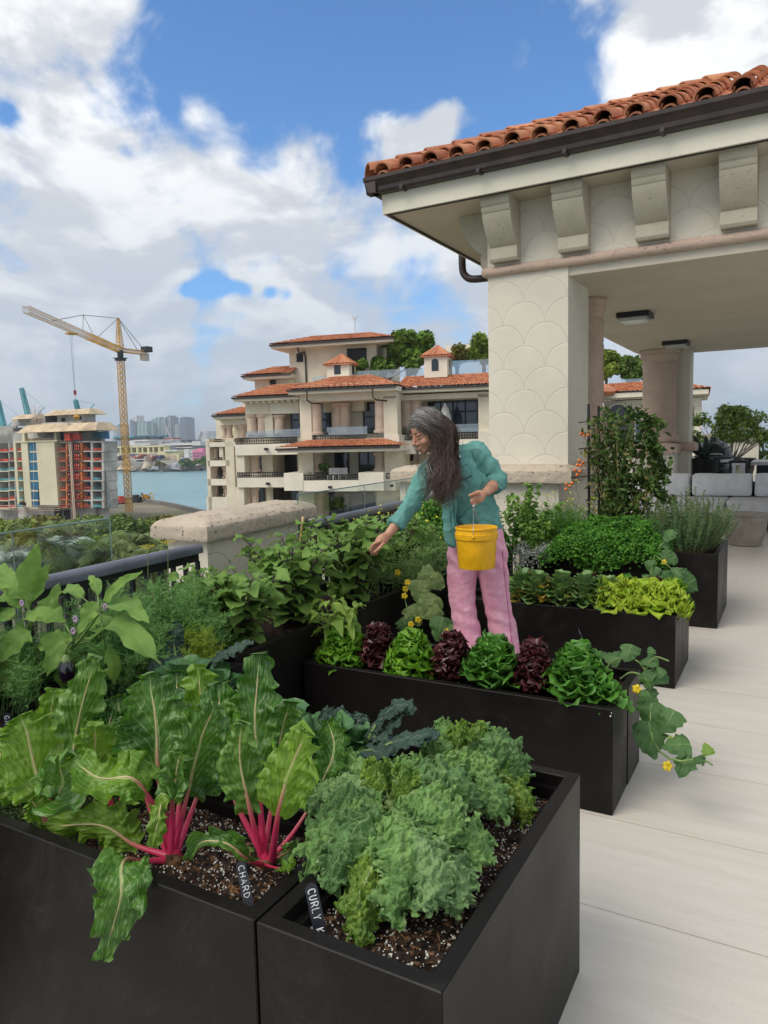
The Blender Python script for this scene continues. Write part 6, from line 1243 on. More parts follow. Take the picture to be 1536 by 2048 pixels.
chard('largest pink stemmed chard with a leaf drooping over the planter front', atZ(345, 1712, .545), [
 ([(318, 1560, 1.26), (312, 1450, 1.28), (297, 1345, 1.30)], 150, .36, D_, dict(r=.012, cup=.15)), ([(372, 1600, 1.24), (398, 1490, 1.24), (432, 1405, 1.24)], 105, .36, D_, dict(f=(.5, 0, .3))), ([(362, 1580, 1.38), (400, 1440, 1.42), (395, 1330, 1.44)], 105, .38, B_, dict(under=1)),
 ([(300, 1600, 1.20), (262, 1556, 1.16), (200, 1556, 1.13), (143, 1520, 1.12)], 100, .32, B_, dict(f=(0, 0, .9), cup=.1)), ([(270, 1690, 1.20), (200, 1650, 1.16), (90, 1655, 1.12)], 95, .30, B_, dict(under=1, f=(0, 0, -.4), cup=.2)), ([(285, 1722, 1.15), (248, 1722, 1.06), (240, 1800, 1.0), (207, 1920, .985)], 112, .44, D_, dict(cup=.15, r=.009)),
 ([(315, 1640, 1.20), (322, 1610, 1.17), (306, 1690, 1.13)], 40, .42, B_, dict(r=.004, under=1)), ([(395, 1590, 1.36), (430, 1470, 1.42), (440, 1400, 1.44)], 110, .36, D_, dict(f=(.4, 0, .2))), ([(330, 1580, 1.40), (350, 1440, 1.5), (355, 1345, 1.55)], 95, .4, D_, {}), ([(290, 1590, 1.36), (250, 1480, 1.42), (235, 1395, 1.46)], 100, .4, D_, dict(f=(-.4, 0, .2))), ([(345, 1600, 1.22), (350, 1560, 1.2), (362, 1500, 1.18)], 75, .36, D_, dict(f=(-.3, 0, .2)))])
chard('pink stemmed chard right of the largest one, with a tall centre leaf', atZ(530, 1722, .545), [
 ([(518, 1575, 1.34), (510, 1440, 1.38), (520, 1308, 1.42)], 92, .40, D_, dict(r=.011, ruf=.16)), ([(500, 1620, 1.28), (480, 1520, 1.26), (482, 1450, 1.25)], 80, .30, D_, dict(under=1, ruf=.14)), ([(470, 1600, 1.30), (445, 1490, 1.33), (436, 1365, 1.36)], 105, .42, D_, dict(f=(-.3, 0, .2), ruf=.14)),
 ([(558, 1620, 1.26), (580, 1540, 1.24), (612, 1465, 1.23)], 108, .30, B_, dict(under=1, cup=.1, r=.011)), ([(590, 1660, 1.38), (634, 1585, 1.44), (668, 1500, 1.5), (655, 1440, 1.53)], 74, .58, D_, dict(r=.008, ruf=.2, curl=1.4)), ([(495, 1720, 1.20), (455, 1688, 1.16), (405, 1684, 1.14), (385, 1716, 1.12)], 62, .22, D_, dict(r=.007, curl=1.9, f=(0, -.3, 1))),
 ([(545, 1600, 1.40), (560, 1480, 1.45), (580, 1405, 1.48)], 80, .42, D_, {}), ([(560, 1712, 1.34), (578, 1700, 1.33), (585, 1680, 1.33)], 34, .3, D_, dict(r=.003)), ([(560, 1738, 1.25), (575, 1740, 1.22), (588, 1728, 1.2)], 30, .3, B_, dict(r=.003, f=(0, 0, 1)))])
chard('chard cut off by the left picture edge, yellow green leaves on pink stems', atZ(150, 1660, .545), [
 ([(60, 1590, 1.18), (20, 1548, 1.17), (-20, 1460, 1.17)], 90, .40, B_, dict(under=1)), ([(112, 1620, 1.17), (78, 1560, 1.15), (52, 1462, 1.14), (40, 1430, 1.14)], 112, .36, B_, dict(under=1, cup=.1)), ([(122, 1600, 1.15), (124, 1565, 1.12), (118, 1506, 1.1)], 105, .38, D_, dict(f=(0, 0, .6))),
 ([(145, 1560, 1.3), (155, 1450, 1.34), (190, 1318, 1.38)], 88, .40, D_, dict(under=1, f=(0, 0, 0), cup=.1)), ([(120, 1560, 1.32), (100, 1470, 1.36), (108, 1378, 1.4)], 70, .42, B_, {}), ([(170, 1560, 1.28), (190, 1500, 1.24), (188, 1452, 1.22)], 82, .4, B_, dict(under=1)), ([(130, 1560, 1.4), (125, 1460, 1.45), (128, 1405, 1.48)], 75, .4, D_, {}),
 ([(90, 1640, 1.12), (72, 1612, 1.1), (60, 1600, 1.09)], 60, .4, B_, dict(f=(0, 0, 1))), ([(60, 1640, 1.2), (20, 1560, 1.25), (-25, 1520, 1.3)], 80, .4, D_, {})])
chard('chard hidden behind the foreground leaves with a cluster of magenta stems', atZ(235, 1640, .545), [
 ([(205, 1560, 1.36), (215, 1470, 1.4), (225, 1420, 1.42)], 90, .40, D_, {}), ([(170, 1580, 1.40), (150, 1500, 1.45), (150, 1440, 1.48)], 90, .40, D_, {}), ([(225, 1580, 1.34), (245, 1500, 1.36), (270, 1440, 1.38)], 90, .4, D_, {}), ([(190, 1600, 1.3), (180, 1540, 1.3), (170, 1500, 1.3)], 70, .45, B_, dict(under=1)), ([(215, 1590, 1.28), (210, 1540, 1.28), (225, 1490, 1.28)], 60, .45, D_, {}), ([(245, 1590, 1.3), (260, 1550, 1.3), (280, 1500, 1.3)], 60, .45, D_, {})])
# ================================================================== CURLY KALE
def kale(label, base, core, leaves):
    base = np.array(base, float); root = thing('curly_kale', label, 'kale', base, 'curly kale plants')
    c0 = atY(*core)
    m = MB(); m.tube(spline([base+np.array([0, 0, -.02]), (base+c0)/2+np.array([.01, 0, 0]), c0], 8), .013, 10); keep(m.build('stem', 'stem_green', smooth=True), root)
    for k, (pts, wpx, mt) in enumerate(leaves):
        P = [atY(*p) for p in pts]; mid = P[len(P)//2]; W_ = pxm(mid, wpx); L = Leaves()
        out = nrmz(P[-1]-P[0]); fc = tocam(mid)*.7+np.array([0, 0, .8])+out*.2
        L.add(P, W_*.9, fc, 'kale', 34, 120, -.95, ruf=W_*.12, rufn=6, seed=k*17+5, noise_a=W_*.07, noise_f=28, edge_noise=W_*.10, edge_f=48)
        X = L.V[0]; fcn = nrmz(fc); X += fcn*(np.abs(vn(X, 58, k))*.020+np.abs(vn(X, 105, k+9))*.017)[:, None]+vnv(X, 60, k+3)*.004
        # frilled hem: tight secondary waves standing off both margins
        for sgn in (0, 34):
            e = X.reshape(121, 35, 3); E0 = e[:, 2 if sgn == 0 else 32]; E1 = e[:, sgn]
            for h in range(1):
                n = 330; v_ = np.linspace(0, 120, n); i = np.clip(v_.astype(int), 0, 119); t = (v_-i)[:, None]; A = E0[i]*(1-t)+E0[i+1]*t; Bq = E1[i]*(1-t)+E1[i+1]*t; d = Bq-A
                tg = nrmz(np.gradient(A, axis=0)+1e-9); nn = nrmz(np.cross(tg, d)+1e-9); phs = np.linspace(0, 2*np.pi*24, n)+h*2+1.5*np.sin(np.linspace(0, 40, n)+k)
                rows = [A+d*(.15+.5*h)*1.0+nn*(.001)]
                for r_ in (.4, .75, 1.0): rows.append(rows[0]+d*.6*r_+nrmz(d)*.006*r_+nn*(np.sin(phs)*.008*r_)[:, None]+tg*(np.cos(phs*.5)*.005*r_)[:, None]+vnv(A, 90, h+k)*.003*r_)
                Vq = np.stack(rows, 1).reshape(-1, 3); ii = np.arange(n-1)[:, None]*4+np.arange(3)[None, :]; q = np.stack([ii, ii+1, ii+5, ii+4], -1).reshape(-1, 4); uvq = np.zeros((len(q)*4, 2)); uvq[:, 0] = .92; uvq[:, 1] = .12; L.raw(Vq, q, uvq)
        mt = mt if mt != 'kale_curly' else ('kale_curly', 'kale_mid', 'kale_curly', 'kale_deep')[k % 4]; lf = keep(L.build('leaf', mt), root); s = MB(); Q = [c0+(P[0]-c0)*.0+np.array([0, 0, -.03])]+P; s.tube(spline(Q, 16)[:13], list(np.linspace(.0045, .0015, 13)), 6); so_ = s.build('midrib', 'stem_green', smooth=True); so_.parent = lf
    return root
KC, KB = 'kale_curly', 'kale_bright'
kale('larger curly kale in the near planter, arching over the soil', atZ(790, 1745, .54), (778, 1600, 1.42), [
 ([(773, 1600, 1.46), (746, 1555, 1.50), (690, 1512, 1.52)], 85, KC), ([(770, 1605, 1.42), (705, 1572, 1.42), (640, 1590, 1.40), (620, 1640, 1.38)], 90, KC), ([(768, 1615, 1.38), (700, 1620, 1.34), (640, 1680, 1.28), (612, 1765, 1.24)], 100, KC), ([(762, 1625, 1.36), (720, 1655, 1.30), (680, 1715, 1.24), (660, 1790, 1.2)], 92, KC),
 ([(783, 1620, 1.38), (800, 1668, 1.30), (803, 1745, 1.24), (785, 1862, 1.20)], 118, KC), ([(765, 1680, 1.32), (742, 1745, 1.24), (718, 1815, 1.2), (728, 1895, 1.17)], 88, KB), ([(792, 1600, 1.42), (846, 1592, 1.40), (890, 1635, 1.38), (885, 1705, 1.36)], 108, KC), ([(792, 1585, 1.50), (860, 1548, 1.54), (920, 1570, 1.56), (945, 1615, 1.54)], 92, KC),
 ([(820, 1620, 1.42), (900, 1640, 1.42), (950, 1685, 1.42), (950, 1745, 1.40)], 92, KC), ([(830, 1680, 1.38), (890, 1715, 1.35), (915, 1770, 1.32), (902, 1835, 1.28)], 84, KC), ([(780, 1590, 1.5), (800, 1545, 1.56), (830, 1520, 1.6)], 90, KC), ([(775, 1590, 1.44), (758, 1555, 1.44), (756, 1530, 1.44)], 55, KB), ([(780, 1596, 1.42), (800, 1560, 1.42), (805, 1535, 1.43)], 50, KB),
 ([(790, 1640, 1.36), (840, 1690, 1.30), (862, 1760, 1.26), (850, 1830, 1.22)], 96, KC), ([(775, 1640, 1.36), (748, 1700, 1.29), (748, 1760, 1.25), (762, 1820, 1.22)], 80, KC), ([(745, 1600, 1.4), (700, 1600, 1.36), (660, 1640, 1.33), (648, 1700, 1.3)], 95, KC), ([(770, 1585, 1.5), (715, 1540, 1.5), (660, 1560, 1.48)], 75, KC)])
kale('smaller curly kale at the far end of the near planter', atZ(925, 1600, .54), (915, 1500, 1.78), [
 ([(910, 1505, 1.80), (895, 1470, 1.84), (882, 1445, 1.86)], 62, KC), ([(920, 1505, 1.80), (945, 1475, 1.84), (968, 1455, 1.86)], 62, KB), ([(905, 1500, 1.78), (872, 1490, 1.78), (838, 1512, 1.76)], 66, KC), ([(925, 1500, 1.80), (990, 1480, 1.84), (1032, 1520, 1.84), (1040, 1572, 1.82)], 80, KC), ([(928, 1515, 1.76), (965, 1555, 1.70), (990, 1605, 1.66), (985, 1648, 1.63)], 88, KC), ([(945, 1515, 1.80), (1015, 1560, 1.80), (1048, 1610, 1.78), (1045, 1658, 1.76)], 62, KB),
 ([(912, 1510, 1.76), (890, 1540, 1.70), (905, 1580, 1.66)], 80, KC), ([(915, 1500, 1.78), (918, 1475, 1.78), (925, 1462, 1.78)], 45, KB), ([(925, 1505, 1.76), (950, 1520, 1.74), (968, 1560, 1.7)], 78, KC), ([(905, 1500, 1.82), (862, 1470, 1.86), (840, 1480, 1.88)], 55, KC), ([(935, 1500, 1.86), (985, 1470, 1.9), (1010, 1490, 1.92)], 60, KC)])
# ================================================================== rosettes
def rosette(name, label, cat, c, n, ln, wd, h, m, group=None, seed=0, shape='spoon', el=(.25, 1.35), nu=8, nv=10, ruf=.0, rufn=4, puck=0.0, cup=.35, spread=.35, kw=None, stems=None, edge_noise=0.0, mats2=None, share2=.2, squat=1.0, veins=0, curlin=.6, arc=1.0):
    """leaves around an axis of height h; outer ones lie low, inner stand up"""
    rng = np.random.default_rng(seed); c = np.array(c, float); root = thing(name, label, cat, c, group); A, B = Leaves(), Leaves(); nb = 0
    for k in range(n):
        t = (k+.5)/n; az = k*2.39996+rng.uniform(-.3, .3); e = el[0]+(el[1]-el[0])*t**.8+rng.uniform(-.1, .1); L = ln*(1-.35*t*curlin)*rng.uniform(.85, 1.12); base = c+np.array([math.cos(az)*spread*wd*(1-t)*.3, math.sin(az)*spread*wd*(1-t)*.3, h*t])
        d = np.array([math.cos(az), math.sin(az), 0]); up = np.array([0, 0, 1.0]); p1 = base+(d*math.cos(e)*.95+up*math.sin(e))*L*.5; e2 = e-.55*arc*(1-t*.6); p2 = p1+(d*math.cos(e2)+up*math.sin(e2)*squat)*L*.32; e3 = e2-.6*arc; p3 = p2+(d*math.cos(e3)+up*math.sin(e3)*squat)*L*.2
        fc = up*math.cos(e)*1.0-d*math.sin(e); tgt = A
        if mats2 and rng.random() < share2*(1.6-t*1.2): tgt = B; nb += 1
        tgt.add([base, p1, p2, p3], wd*rng.uniform(.8, 1.15), fc, shape, nu, nv, cup, ruf=wd*ruf, rufn=rufn, puck=puck, seed=seed*31+k, edge_noise=edge_noise, edge_f=90, veins=veins)
    if A.n: keep(A.build('leaves', m), root)
    if nb: keep(B.build('discoloured_leaves', mats2), root)
    if stems: 
        s = MB(); s.ell(c+np.array([0, 0, .0]), wd*.3, wd*.3, max(.01, h*.4), 8, 6); keep(s.build('stem', stems, smooth=True), root)
    return root
# smooth dark greens behind the chard
for i, (x, y, Y, sc, lb) in enumerate(((640, 1440, 1.74, 1.0, 'glossy spoon leaved greens against the far planter rim, largest cluster'), (545, 1440, 1.76, 1.0, 'glossy spoon leaved greens behind the tall centre chard leaf'), (470, 1420, 1.80, .95, 'glossy spoon leaved greens left of the tall centre chard leaf'), (705, 1455, 1.82, .75, 'small glossy spoon leaved plant at the right end of the greens'))):
    p = atY(x, y, Y); p[2] = .50; rosette('leafy_green', lb, 'greens', p, 22, .235*sc, .125*sc, .05, 'tatsoi', 'smooth leafy greens', 60+i, 'spoon', (.75, 1.45), 12, 18, ruf=.04, rufn=3, puck=.003, veins=6, cup=.25, kw=None, stems='stem_green')
def strapkale(label, base, leaves, group='dark blue green kale plants'):
    base = np.array(base, float); root = thing('lacinato_kale', label, 'kale', base, group)
    for k, (pts, wpx) in enumerate(leaves):
        P = [atY(*p) for p in pts]; W_ = pxm(P[-1], wpx*1.3); L = Leaves(); L.add(P, W_, tocam(P[-1])*.6+np.array([0, 0, 1.0]), 'strap', 16, 60, -.2, puck=.0055, veins=13, curl=0, ruf=W_*.06, rufn=9, seed=k, noise_a=.004, noise_f=60, edge_noise=.004); X = L.V[0]; nr = L
        X += vnv(X, 110, k)*.0035; lf = keep(L.build('leaf', 'kale_blue'), root); s = MB(); s.tube(spline([base]+P[:2], 8), .005, 6); st = s.build('stalk', 'stem_green', smooth=True); st.parent = lf
    return root
strapkale('dark bumpy kale with tips curling toward the curly kale', (-1.24, 1.80, .5), [([(722, 1500, 1.8), (752, 1450, 1.8), (790, 1412, 1.8), (816, 1412, 1.8), (812, 1432, 1.8)], 26), ([(705, 1505, 1.82), (752, 1472, 1.8), (808, 1432, 1.78)], 34), ([(730, 1515, 1.76), (785, 1485, 1.74), (852, 1470, 1.72), (862, 1482, 1.72)], 42), ([(690, 1490, 1.82), (680, 1440, 1.86), (650, 1420, 1.88)], 44), ([(680, 1490, 1.8), (665, 1440, 1.8), (640, 1425, 1.78)], 40), ([(700, 1500, 1.86), (715, 1450, 1.9), (720, 1425, 1.92)], 34), ([(715, 1510, 1.74), (745, 1500, 1.7), (780, 1510, 1.67)], 40)])
strapkale('dark bumpy kale standing in the dill behind the tall chard leaves', (-2.15, 2.05, .5), [([(352, 1330, 2.1), (348, 1290, 2.12), (352, 1244, 2.14)], 28), ([(420, 1380, 2.1), (430, 1325, 2.1), (465, 1296, 2.08), (500, 1290, 2.06)], 44), ([(400, 1360, 2.1), (345, 1320, 2.08), (300, 1305, 2.06)], 34), ([(385, 1370, 2.05), (340, 1345, 2.02), (300, 1320, 2.0)], 38), ([(380, 1330, 2.2), (375, 1300, 2.22), (380, 1285, 2.24)], 22), ([(250, 1388, 2.0), (215, 1388, 1.98), (186, 1410, 1.96)], 22)])
for i, (x, y, Y, lb) in enumerate(((375, 1350, 2.0, 'round glossy leaf cluster between the bumpy kale leaves'), (430, 1345, 1.98, 'small round leaf cluster left of the raised bumpy kale leaf'))):
    p = atY(x, y+30, Y); p[2] = .5; rosette('leafy_green', lb, 'greens', p, 12, .24, .10, .05, 'tatsoi', 'smooth leafy greens', 80+i, 'spoon', (1.0, 1.5), 10, 16, cup=.2, puck=.003, veins=6, stems='stem_green')
# ================================================================== lettuce row
LT = [(-1.985, 'lettuce_green', 'g', 'frilly green lettuce at the left end of the row'), (-1.80, 'lettuce_red', 'r', 'tall dark red lettuce, first from the left'), (-1.60, 'lettuce_green', 'g', 'frilly green lettuce between two dark red ones'), (-1.39, 'lettuce_red', 'r', 'dark red lettuce below the gap of the pink trousers'), (-1.18, 'lettuce_deep', 'm', 'smooth green head lettuce in the middle right of the row'), (-.99, 'lettuce_red', 'r', 'dark red lettuce between the two smooth green heads'), (-.79, 'lettuce_deep', 'm', 'large smooth green head lettuce at the right end of the row')]
for i, (x, m, ty, lb) in enumerate(LT):
    y = 3.085+(.02 if i % 2 else 0); z = .405
    if ty == 'g': rosette('lettuce', lb, 'lettuce', (x, y, z), 115, .115, .098, .125, m, 'lettuces in the front row', 100+i, 'fan', (.35, 1.15), 12, 9, ruf=.26, rufn=3.5, cup=.3, spread=1.5, edge_noise=.014, arc=.45, curlin=.35)
    if ty == 'r': rosette('lettuce', lb, 'lettuce', (x, y, z), 110, .105, .078, .155, m, 'lettuces in the front row', 100+i, 'fan', (.55, 1.2), 9, 9, ruf=.22, rufn=3, cup=.5, spread=1.2, edge_noise=.009, arc=.35, curlin=.25)
    if ty == 'm': rosette('lettuce', lb, 'lettuce', (x, y, z), 85, .145, .108, .13 if i < 6 else .14, m, 'lettuces in the front row', 100+i, 'spoon', (.4, 1.25), 10, 10, ruf=.14, rufn=2.2, cup=.5, spread=1.1, edge_noise=.008, arc=.4, curlin=.42)
rosette('lettuce', 'short smooth lettuce leaning out at the planter corner beside the large head', 'lettuce', (-.69, 3.06, .40), 26, .12, .085, .05, 'lettuce_deep', 'lettuces in the front row', 121, 'spoon', (.3, 1.2), 10, 10, ruf=.1, cup=.45, edge_noise=.006)
# rows in the third planter
for i, (x, y, lb) in enumerate(((-1.50, 4.78, 'romaine with yellowing lower leaves beside the trouser leg'), (-1.34, 4.80, 'romaine with pale ribbed leaves, second from the woman'), (-1.18, 4.79, 'blue green romaine in the middle of the planter'), (-1.05, 4.79, 'small blue green romaine next to the lime lettuce'), (-1.62, 4.80, 'romaine half hidden behind the trouser leg'))):
    rosette('romaine', lb, 'lettuce', (x, y, .40), 60, .17, .080, .13, 'romaine_leaf', 'romaine lettuces in the third planter', 140+i, 'spoon', (.45, 1.35), 8, 9, ruf=.05, cup=.45, spread=.9, mats2='yellow_leaf', share2=.16 if i in (0, 1) else .05, arc=.7)
for i, (x, y, lb) in enumerate(((-.99, 4.80, 'lime green frilly lettuce next to the romaine'), (-.83, 4.79, 'lime green frilly lettuce in the middle'), (-.69, 4.80, 'lime green frilly lettuce at the planter end'))):
    rosette('lettuce', lb, 'lettuce', (x, y, .405), 46, .15, .155, .11, 'lettuce_lime', 'lime green lettuces', 150+i, 'spoon', (.45, 1.2), 16, 12, ruf=.20, rufn=4, cup=.3, spread=.8, edge_noise=.014, arc=.7)
for i, (x, m, lb) in enumerate(((-1.22, 'lettuce_red', 'small red lettuce peeking out behind the romaine'), (-.98, 'lettuce_deep', 'green head lettuce behind the lime lettuces'), (-.80, 'lettuce_red', 'mottled red lettuce behind the lime lettuces'), (-.67, 'lettuce_green', 'small frilly green lettuce beside the big cucumber leaf'))):
    rosette('lettuce', lb, 'lettuce', (x, 5.12, .405), 50, .12, .08, .10, m, 'lettuces in the back row of the third planter', 160+i, 'fan', (.25, 1.35), 8, 8, ruf=.14, cup=.45, edge_noise=.008, arc=.6)
# ================================================================== EGGPLANTS
def bush(name, label, cat, base, h, rad, nst, nlf, ll, lw, m, group=None, seed=0, shape='ovate', droop=.5, stem='stem_green', lobes=.18, lobn=3, stem_r=.006, top_bias=.5, nu=8, nv=12, cup=.15):
    rng = np.random.default_rng(seed); base = np.array(base, float); root = thing(name, label, cat, base, group); L = Leaves(); S = MB()
    for k in range(nst):
        az = k*2.4+rng.uniform(-.3, .3); lean = rad*rng.uniform(.2, .85); hh = h*rng.uniform(.7, 1.0); tip = base+np.array([math.cos(az)*lean, math.sin(az)*lean, hh]); mid = base+(tip-base)*.5+np.array([0, 0, hh*.12]); path = spline([base, mid, tip], 14); S.tube(path, list(np.linspace(stem_r, stem_r*.35, 14)), 6)
        for j in range(nlf):
            t = .05+.95*((j+rng.uniform(0, 1))/nlf)**(1-top_bias*.5); p = np.array(path[min(13, int(t*13))]); a2 = az+j*2.4+rng.uniform(-.5, .5); d = np.array([math.cos(a2), math.sin(a2), 0.0]); sc = rng.uniform(.65, 1.15)*(1-.45*max(0, t-.75)/.25)
            e = rng.uniform(.1, .8)+(t > .85)*.5; pet = p+d*ll*.28*sc*math.cos(e)+np.array([0, 0, ll*.28*sc*math.sin(e)]); p1 = pet+d*ll*.4*sc+np.array([0, 0, ll*sc*(.12 if e > .5 else 0)]); p2 = p1+d*ll*.42*sc*.85+np.array([0, 0, -ll*sc*droop*rng.uniform(.2, 1.1)])
            S.tube([p, pet], [stem_r*.4, stem_r*.3], 5); L.add([pet, (pet+p1)/2+np.array([0, 0, .01]), p1, p2], lw*sc, np.array([0, 0, 1.0])+rng.normal(size=3)*.28, shape, nu, nv, cup, ruf=lw*.05, rufn=2.5, veins=0, puck=.001, seed=seed*50+k*9+j, lobes=lobes, lobn=lobn, noise_a=.004, noise_f=18, asym=rng.uniform(-.5, .5))
    keep(L.build('leaves', m), root); keep(S.build('stems', stem, smooth=True), root); return root
# hero eggplant at the left edge
base = atZ(75, 1440, .55); base[1] = 1.75; base = np.array([atY(75, 1420, 1.75)[0], 1.75, .54]); ea = thing('eggplant', 'large eggplant at the left edge carrying one dark purple fruit', 'eggplant', base, 'eggplant bushes')
Y0 = 1.72; st = MB(); node = atY(150, 1290, Y0); n2 = atY(200, 1225, Y0-.02); n3 = atY(60, 1220, Y0); n4 = atY(55, 1300, Y0+.05)
st.tube(spline([base, atY(85, 1350, Y0), node, n2], 20), list(np.linspace(.009, .004, 20)), 8); st.tube(spline([atY(95, 1345, Y0), n4, n3, atY(45, 1170, Y0)], 14), list(np.linspace(.006, .003, 14)), 6); st.tube(spline([node, atY(158, 1270, Y0), atY(165, 1240, Y0), atY(160, 1210, Y0)], 8), .0045, 6)
HL = [((62, 1205), (60, 1150), (78, 1085), 58, 0, (0, 0, 0)), ((64, 1190), (80, 1155), (98, 1126), 34, .02, (.3, 0, 0)), ((50, 1200), (25, 1170), (-12, 1150), 52, 0, (0, 0, 1)), ((52, 1215), (20, 1195), (-15, 1196), 50, -.05, (0, 0, 1)), ((205, 1205), (238, 1172), (284, 1140), 32, -.04, (0, 0, .2)), ((212, 1212), (255, 1212), (300, 1248), 58, -.06, (0, 0, .7)),
      ((180, 1280), (235, 1250), (322, 1332), 84, -.12, (0, 0, .8)), ((195, 1205), (180, 1225), (155, 1268), 46, -.06, (0, 0, .3)), ((130, 1245), (90, 1228), (38, 1244), 50, -.05, (0, 0, 1)), ((178, 1262), (205, 1242), (246, 1258), 44, .03, (0, 0, .8)), ((140, 1275), (115, 1290), (92, 1355), 66, -.1, (0, 0, .3)), ((62, 1262), (30, 1285), (-25, 1345), 62, -.1, (0, 0, .5)),
      ((45, 1320), (15, 1350), (-25, 1400), 86, -.12, (0, 0, .6)), ((165, 1195), (135, 1178), (96, 1212), 50, .03, (0, 0, .8)), ((30, 1190), (10, 1150), (-12, 1125), 46, .05, (0, 0, .4)), ((90, 1330), (70, 1350), (50, 1390), 42, .04, (0, 0, .2)), ((100, 1300), (85, 1285), (70, 1300), 44, .08, (0, 0, .4)), ((195, 1190), (190, 1165), (175, 1150), 26, .04, (0, 0, 0)), ((120, 1310), (150, 1330), (120, 1390), 60, .1, (0, 0, .3)), ((70, 1240), (95, 1215), (118, 1165), 44, .08, (0, 0, .3)), ((20, 1240), (0, 1225), (-25, 1240), 50, .06, (0, 0, .7)), ((212, 1300), (225, 1330), (228, 1370), 40, .12, (0, 0, .3)), ((110, 1350), (140, 1380), (160, 1430), 60, .16, (0, 0, .3)), ((50, 1380), (30, 1400), (5, 1430), 40, .1, (0, 0, .3))]
for k, (a, b_, c_, w_, dy, ff) in enumerate(HL):
    P = [atY(*a, Y0), atY(*b_, Y0+dy*.5), atY(*c_, Y0+dy)]; L = Leaves(); L.add(P, pxm(P[1], w_), tocam(P[1])*.8+np.array(ff)+np.array([0, 0, .15]), 'ovate', 18, 26, .18, ruf=pxm(P[1], w_)*.07, rufn=2.6, puck=.0012, veins=5, seed=k, lobes=.22, lobn=2.6, noise_a=.006, noise_f=16, asym=.3*(-1)**k)
    keep(L.build('leaf', 'eggplant_leaf'), ea); nd = min((node, n2, n3, n4), key=lambda q: np.linalg.norm(q-P[0])); st.tube([nd, P[0]], [.0035, .0025], 5)
keep(st.build('stem', 'stem_green', smooth=True), ea)
fp = atY(133, 1332, Y0-.06); m = MB(); s0 = m.n; m.lathe([(.003, -.062), (.016, -.058), (.0265, -.040), (.029, -.018), (.026, .004), (.019, .022), (.012, .034), (.004, .038)], tuple(fp), 24); fr_ = keep(m.build('fruit', 'eggplant_skin', smooth=True), ea)
m = MB(); m.lathe([(.024, .008), (.021, .024), (.012, .038), (.005, .045)], tuple(fp), 6); m.tube(spline([fp+np.array([0, 0, .04]), fp+np.array([.006, 0, .07]), atY(145, 1282, Y0)], 8), .0045, 6); cx_ = m.build('calyx', 'stem_green', smooth=True); cx_.parent = fr_
m = MB()
for (x, y) in ((212, 1214), (45, 1206), (152, 1238), (148, 1262)):
    p = atY(x, y, Y0-.03)
    for a in range(7): m.ell(p+np.array([math.cos(a)*.009, -.003, math.sin(a)*.009]), .006, .003, .006, 6, 4)
keep(m.build('flower', 'petal_lilac', smooth=True), ea)
for i, (x, y, hgt, rad, n, lb) in enumerate(((-2.42, 2.72, .42, .36, 15, 'eggplant bush in front of the parapet pillar, dark stems showing'), (-2.44, 3.25, .50, .38, 17, 'eggplant bush under the right half of the coral cap'), (-2.44, 3.85, .54, .38, 17, 'eggplant bush with the bamboo stake rising from it'), (-2.46, 4.5, .50, .36, 14, 'eggplant bush farthest back, under the reaching hand'))):
    bush('eggplant', lb, 'eggplant', (x, y, .54), hgt, rad, n, 12, .165, .135, 'eggplant_leaf', 'eggplant bushes', 300+i, top_bias=.2, droop=.25, lobes=.10, stem='stem_purple', stem_r=.008)
bush('eggplant', 'young yellow green eggplant beside the first frilly lettuce', 'eggplant', (-2.06, 3.12, .41), .34, .15, 6, 9, .125, .07, 'eggplant_young', 'eggplant bushes', 310, stem='stem_green', lobes=.12, stem_r=.005)
bk = thing('bamboo_stake', 'bamboo stake leaning up out of the eggplants', 'stake', (-2.5, 3.9, .5)); m = MB(); a, b_ = atY(594, 1155, 3.78), atY(606, 1034, 3.72); a2 = a+(a-b_)*1.6; m.tube(spline([a2, a, b_], 12), .0085, 8)
for t_ in (.2, .5, .75): p = a2+(b_-a2)*t_; m.tube([p, p+(b_-a2)*.006], .0105, 8)
keep(m.build('cane', 'bamboo', smooth=True), bk)
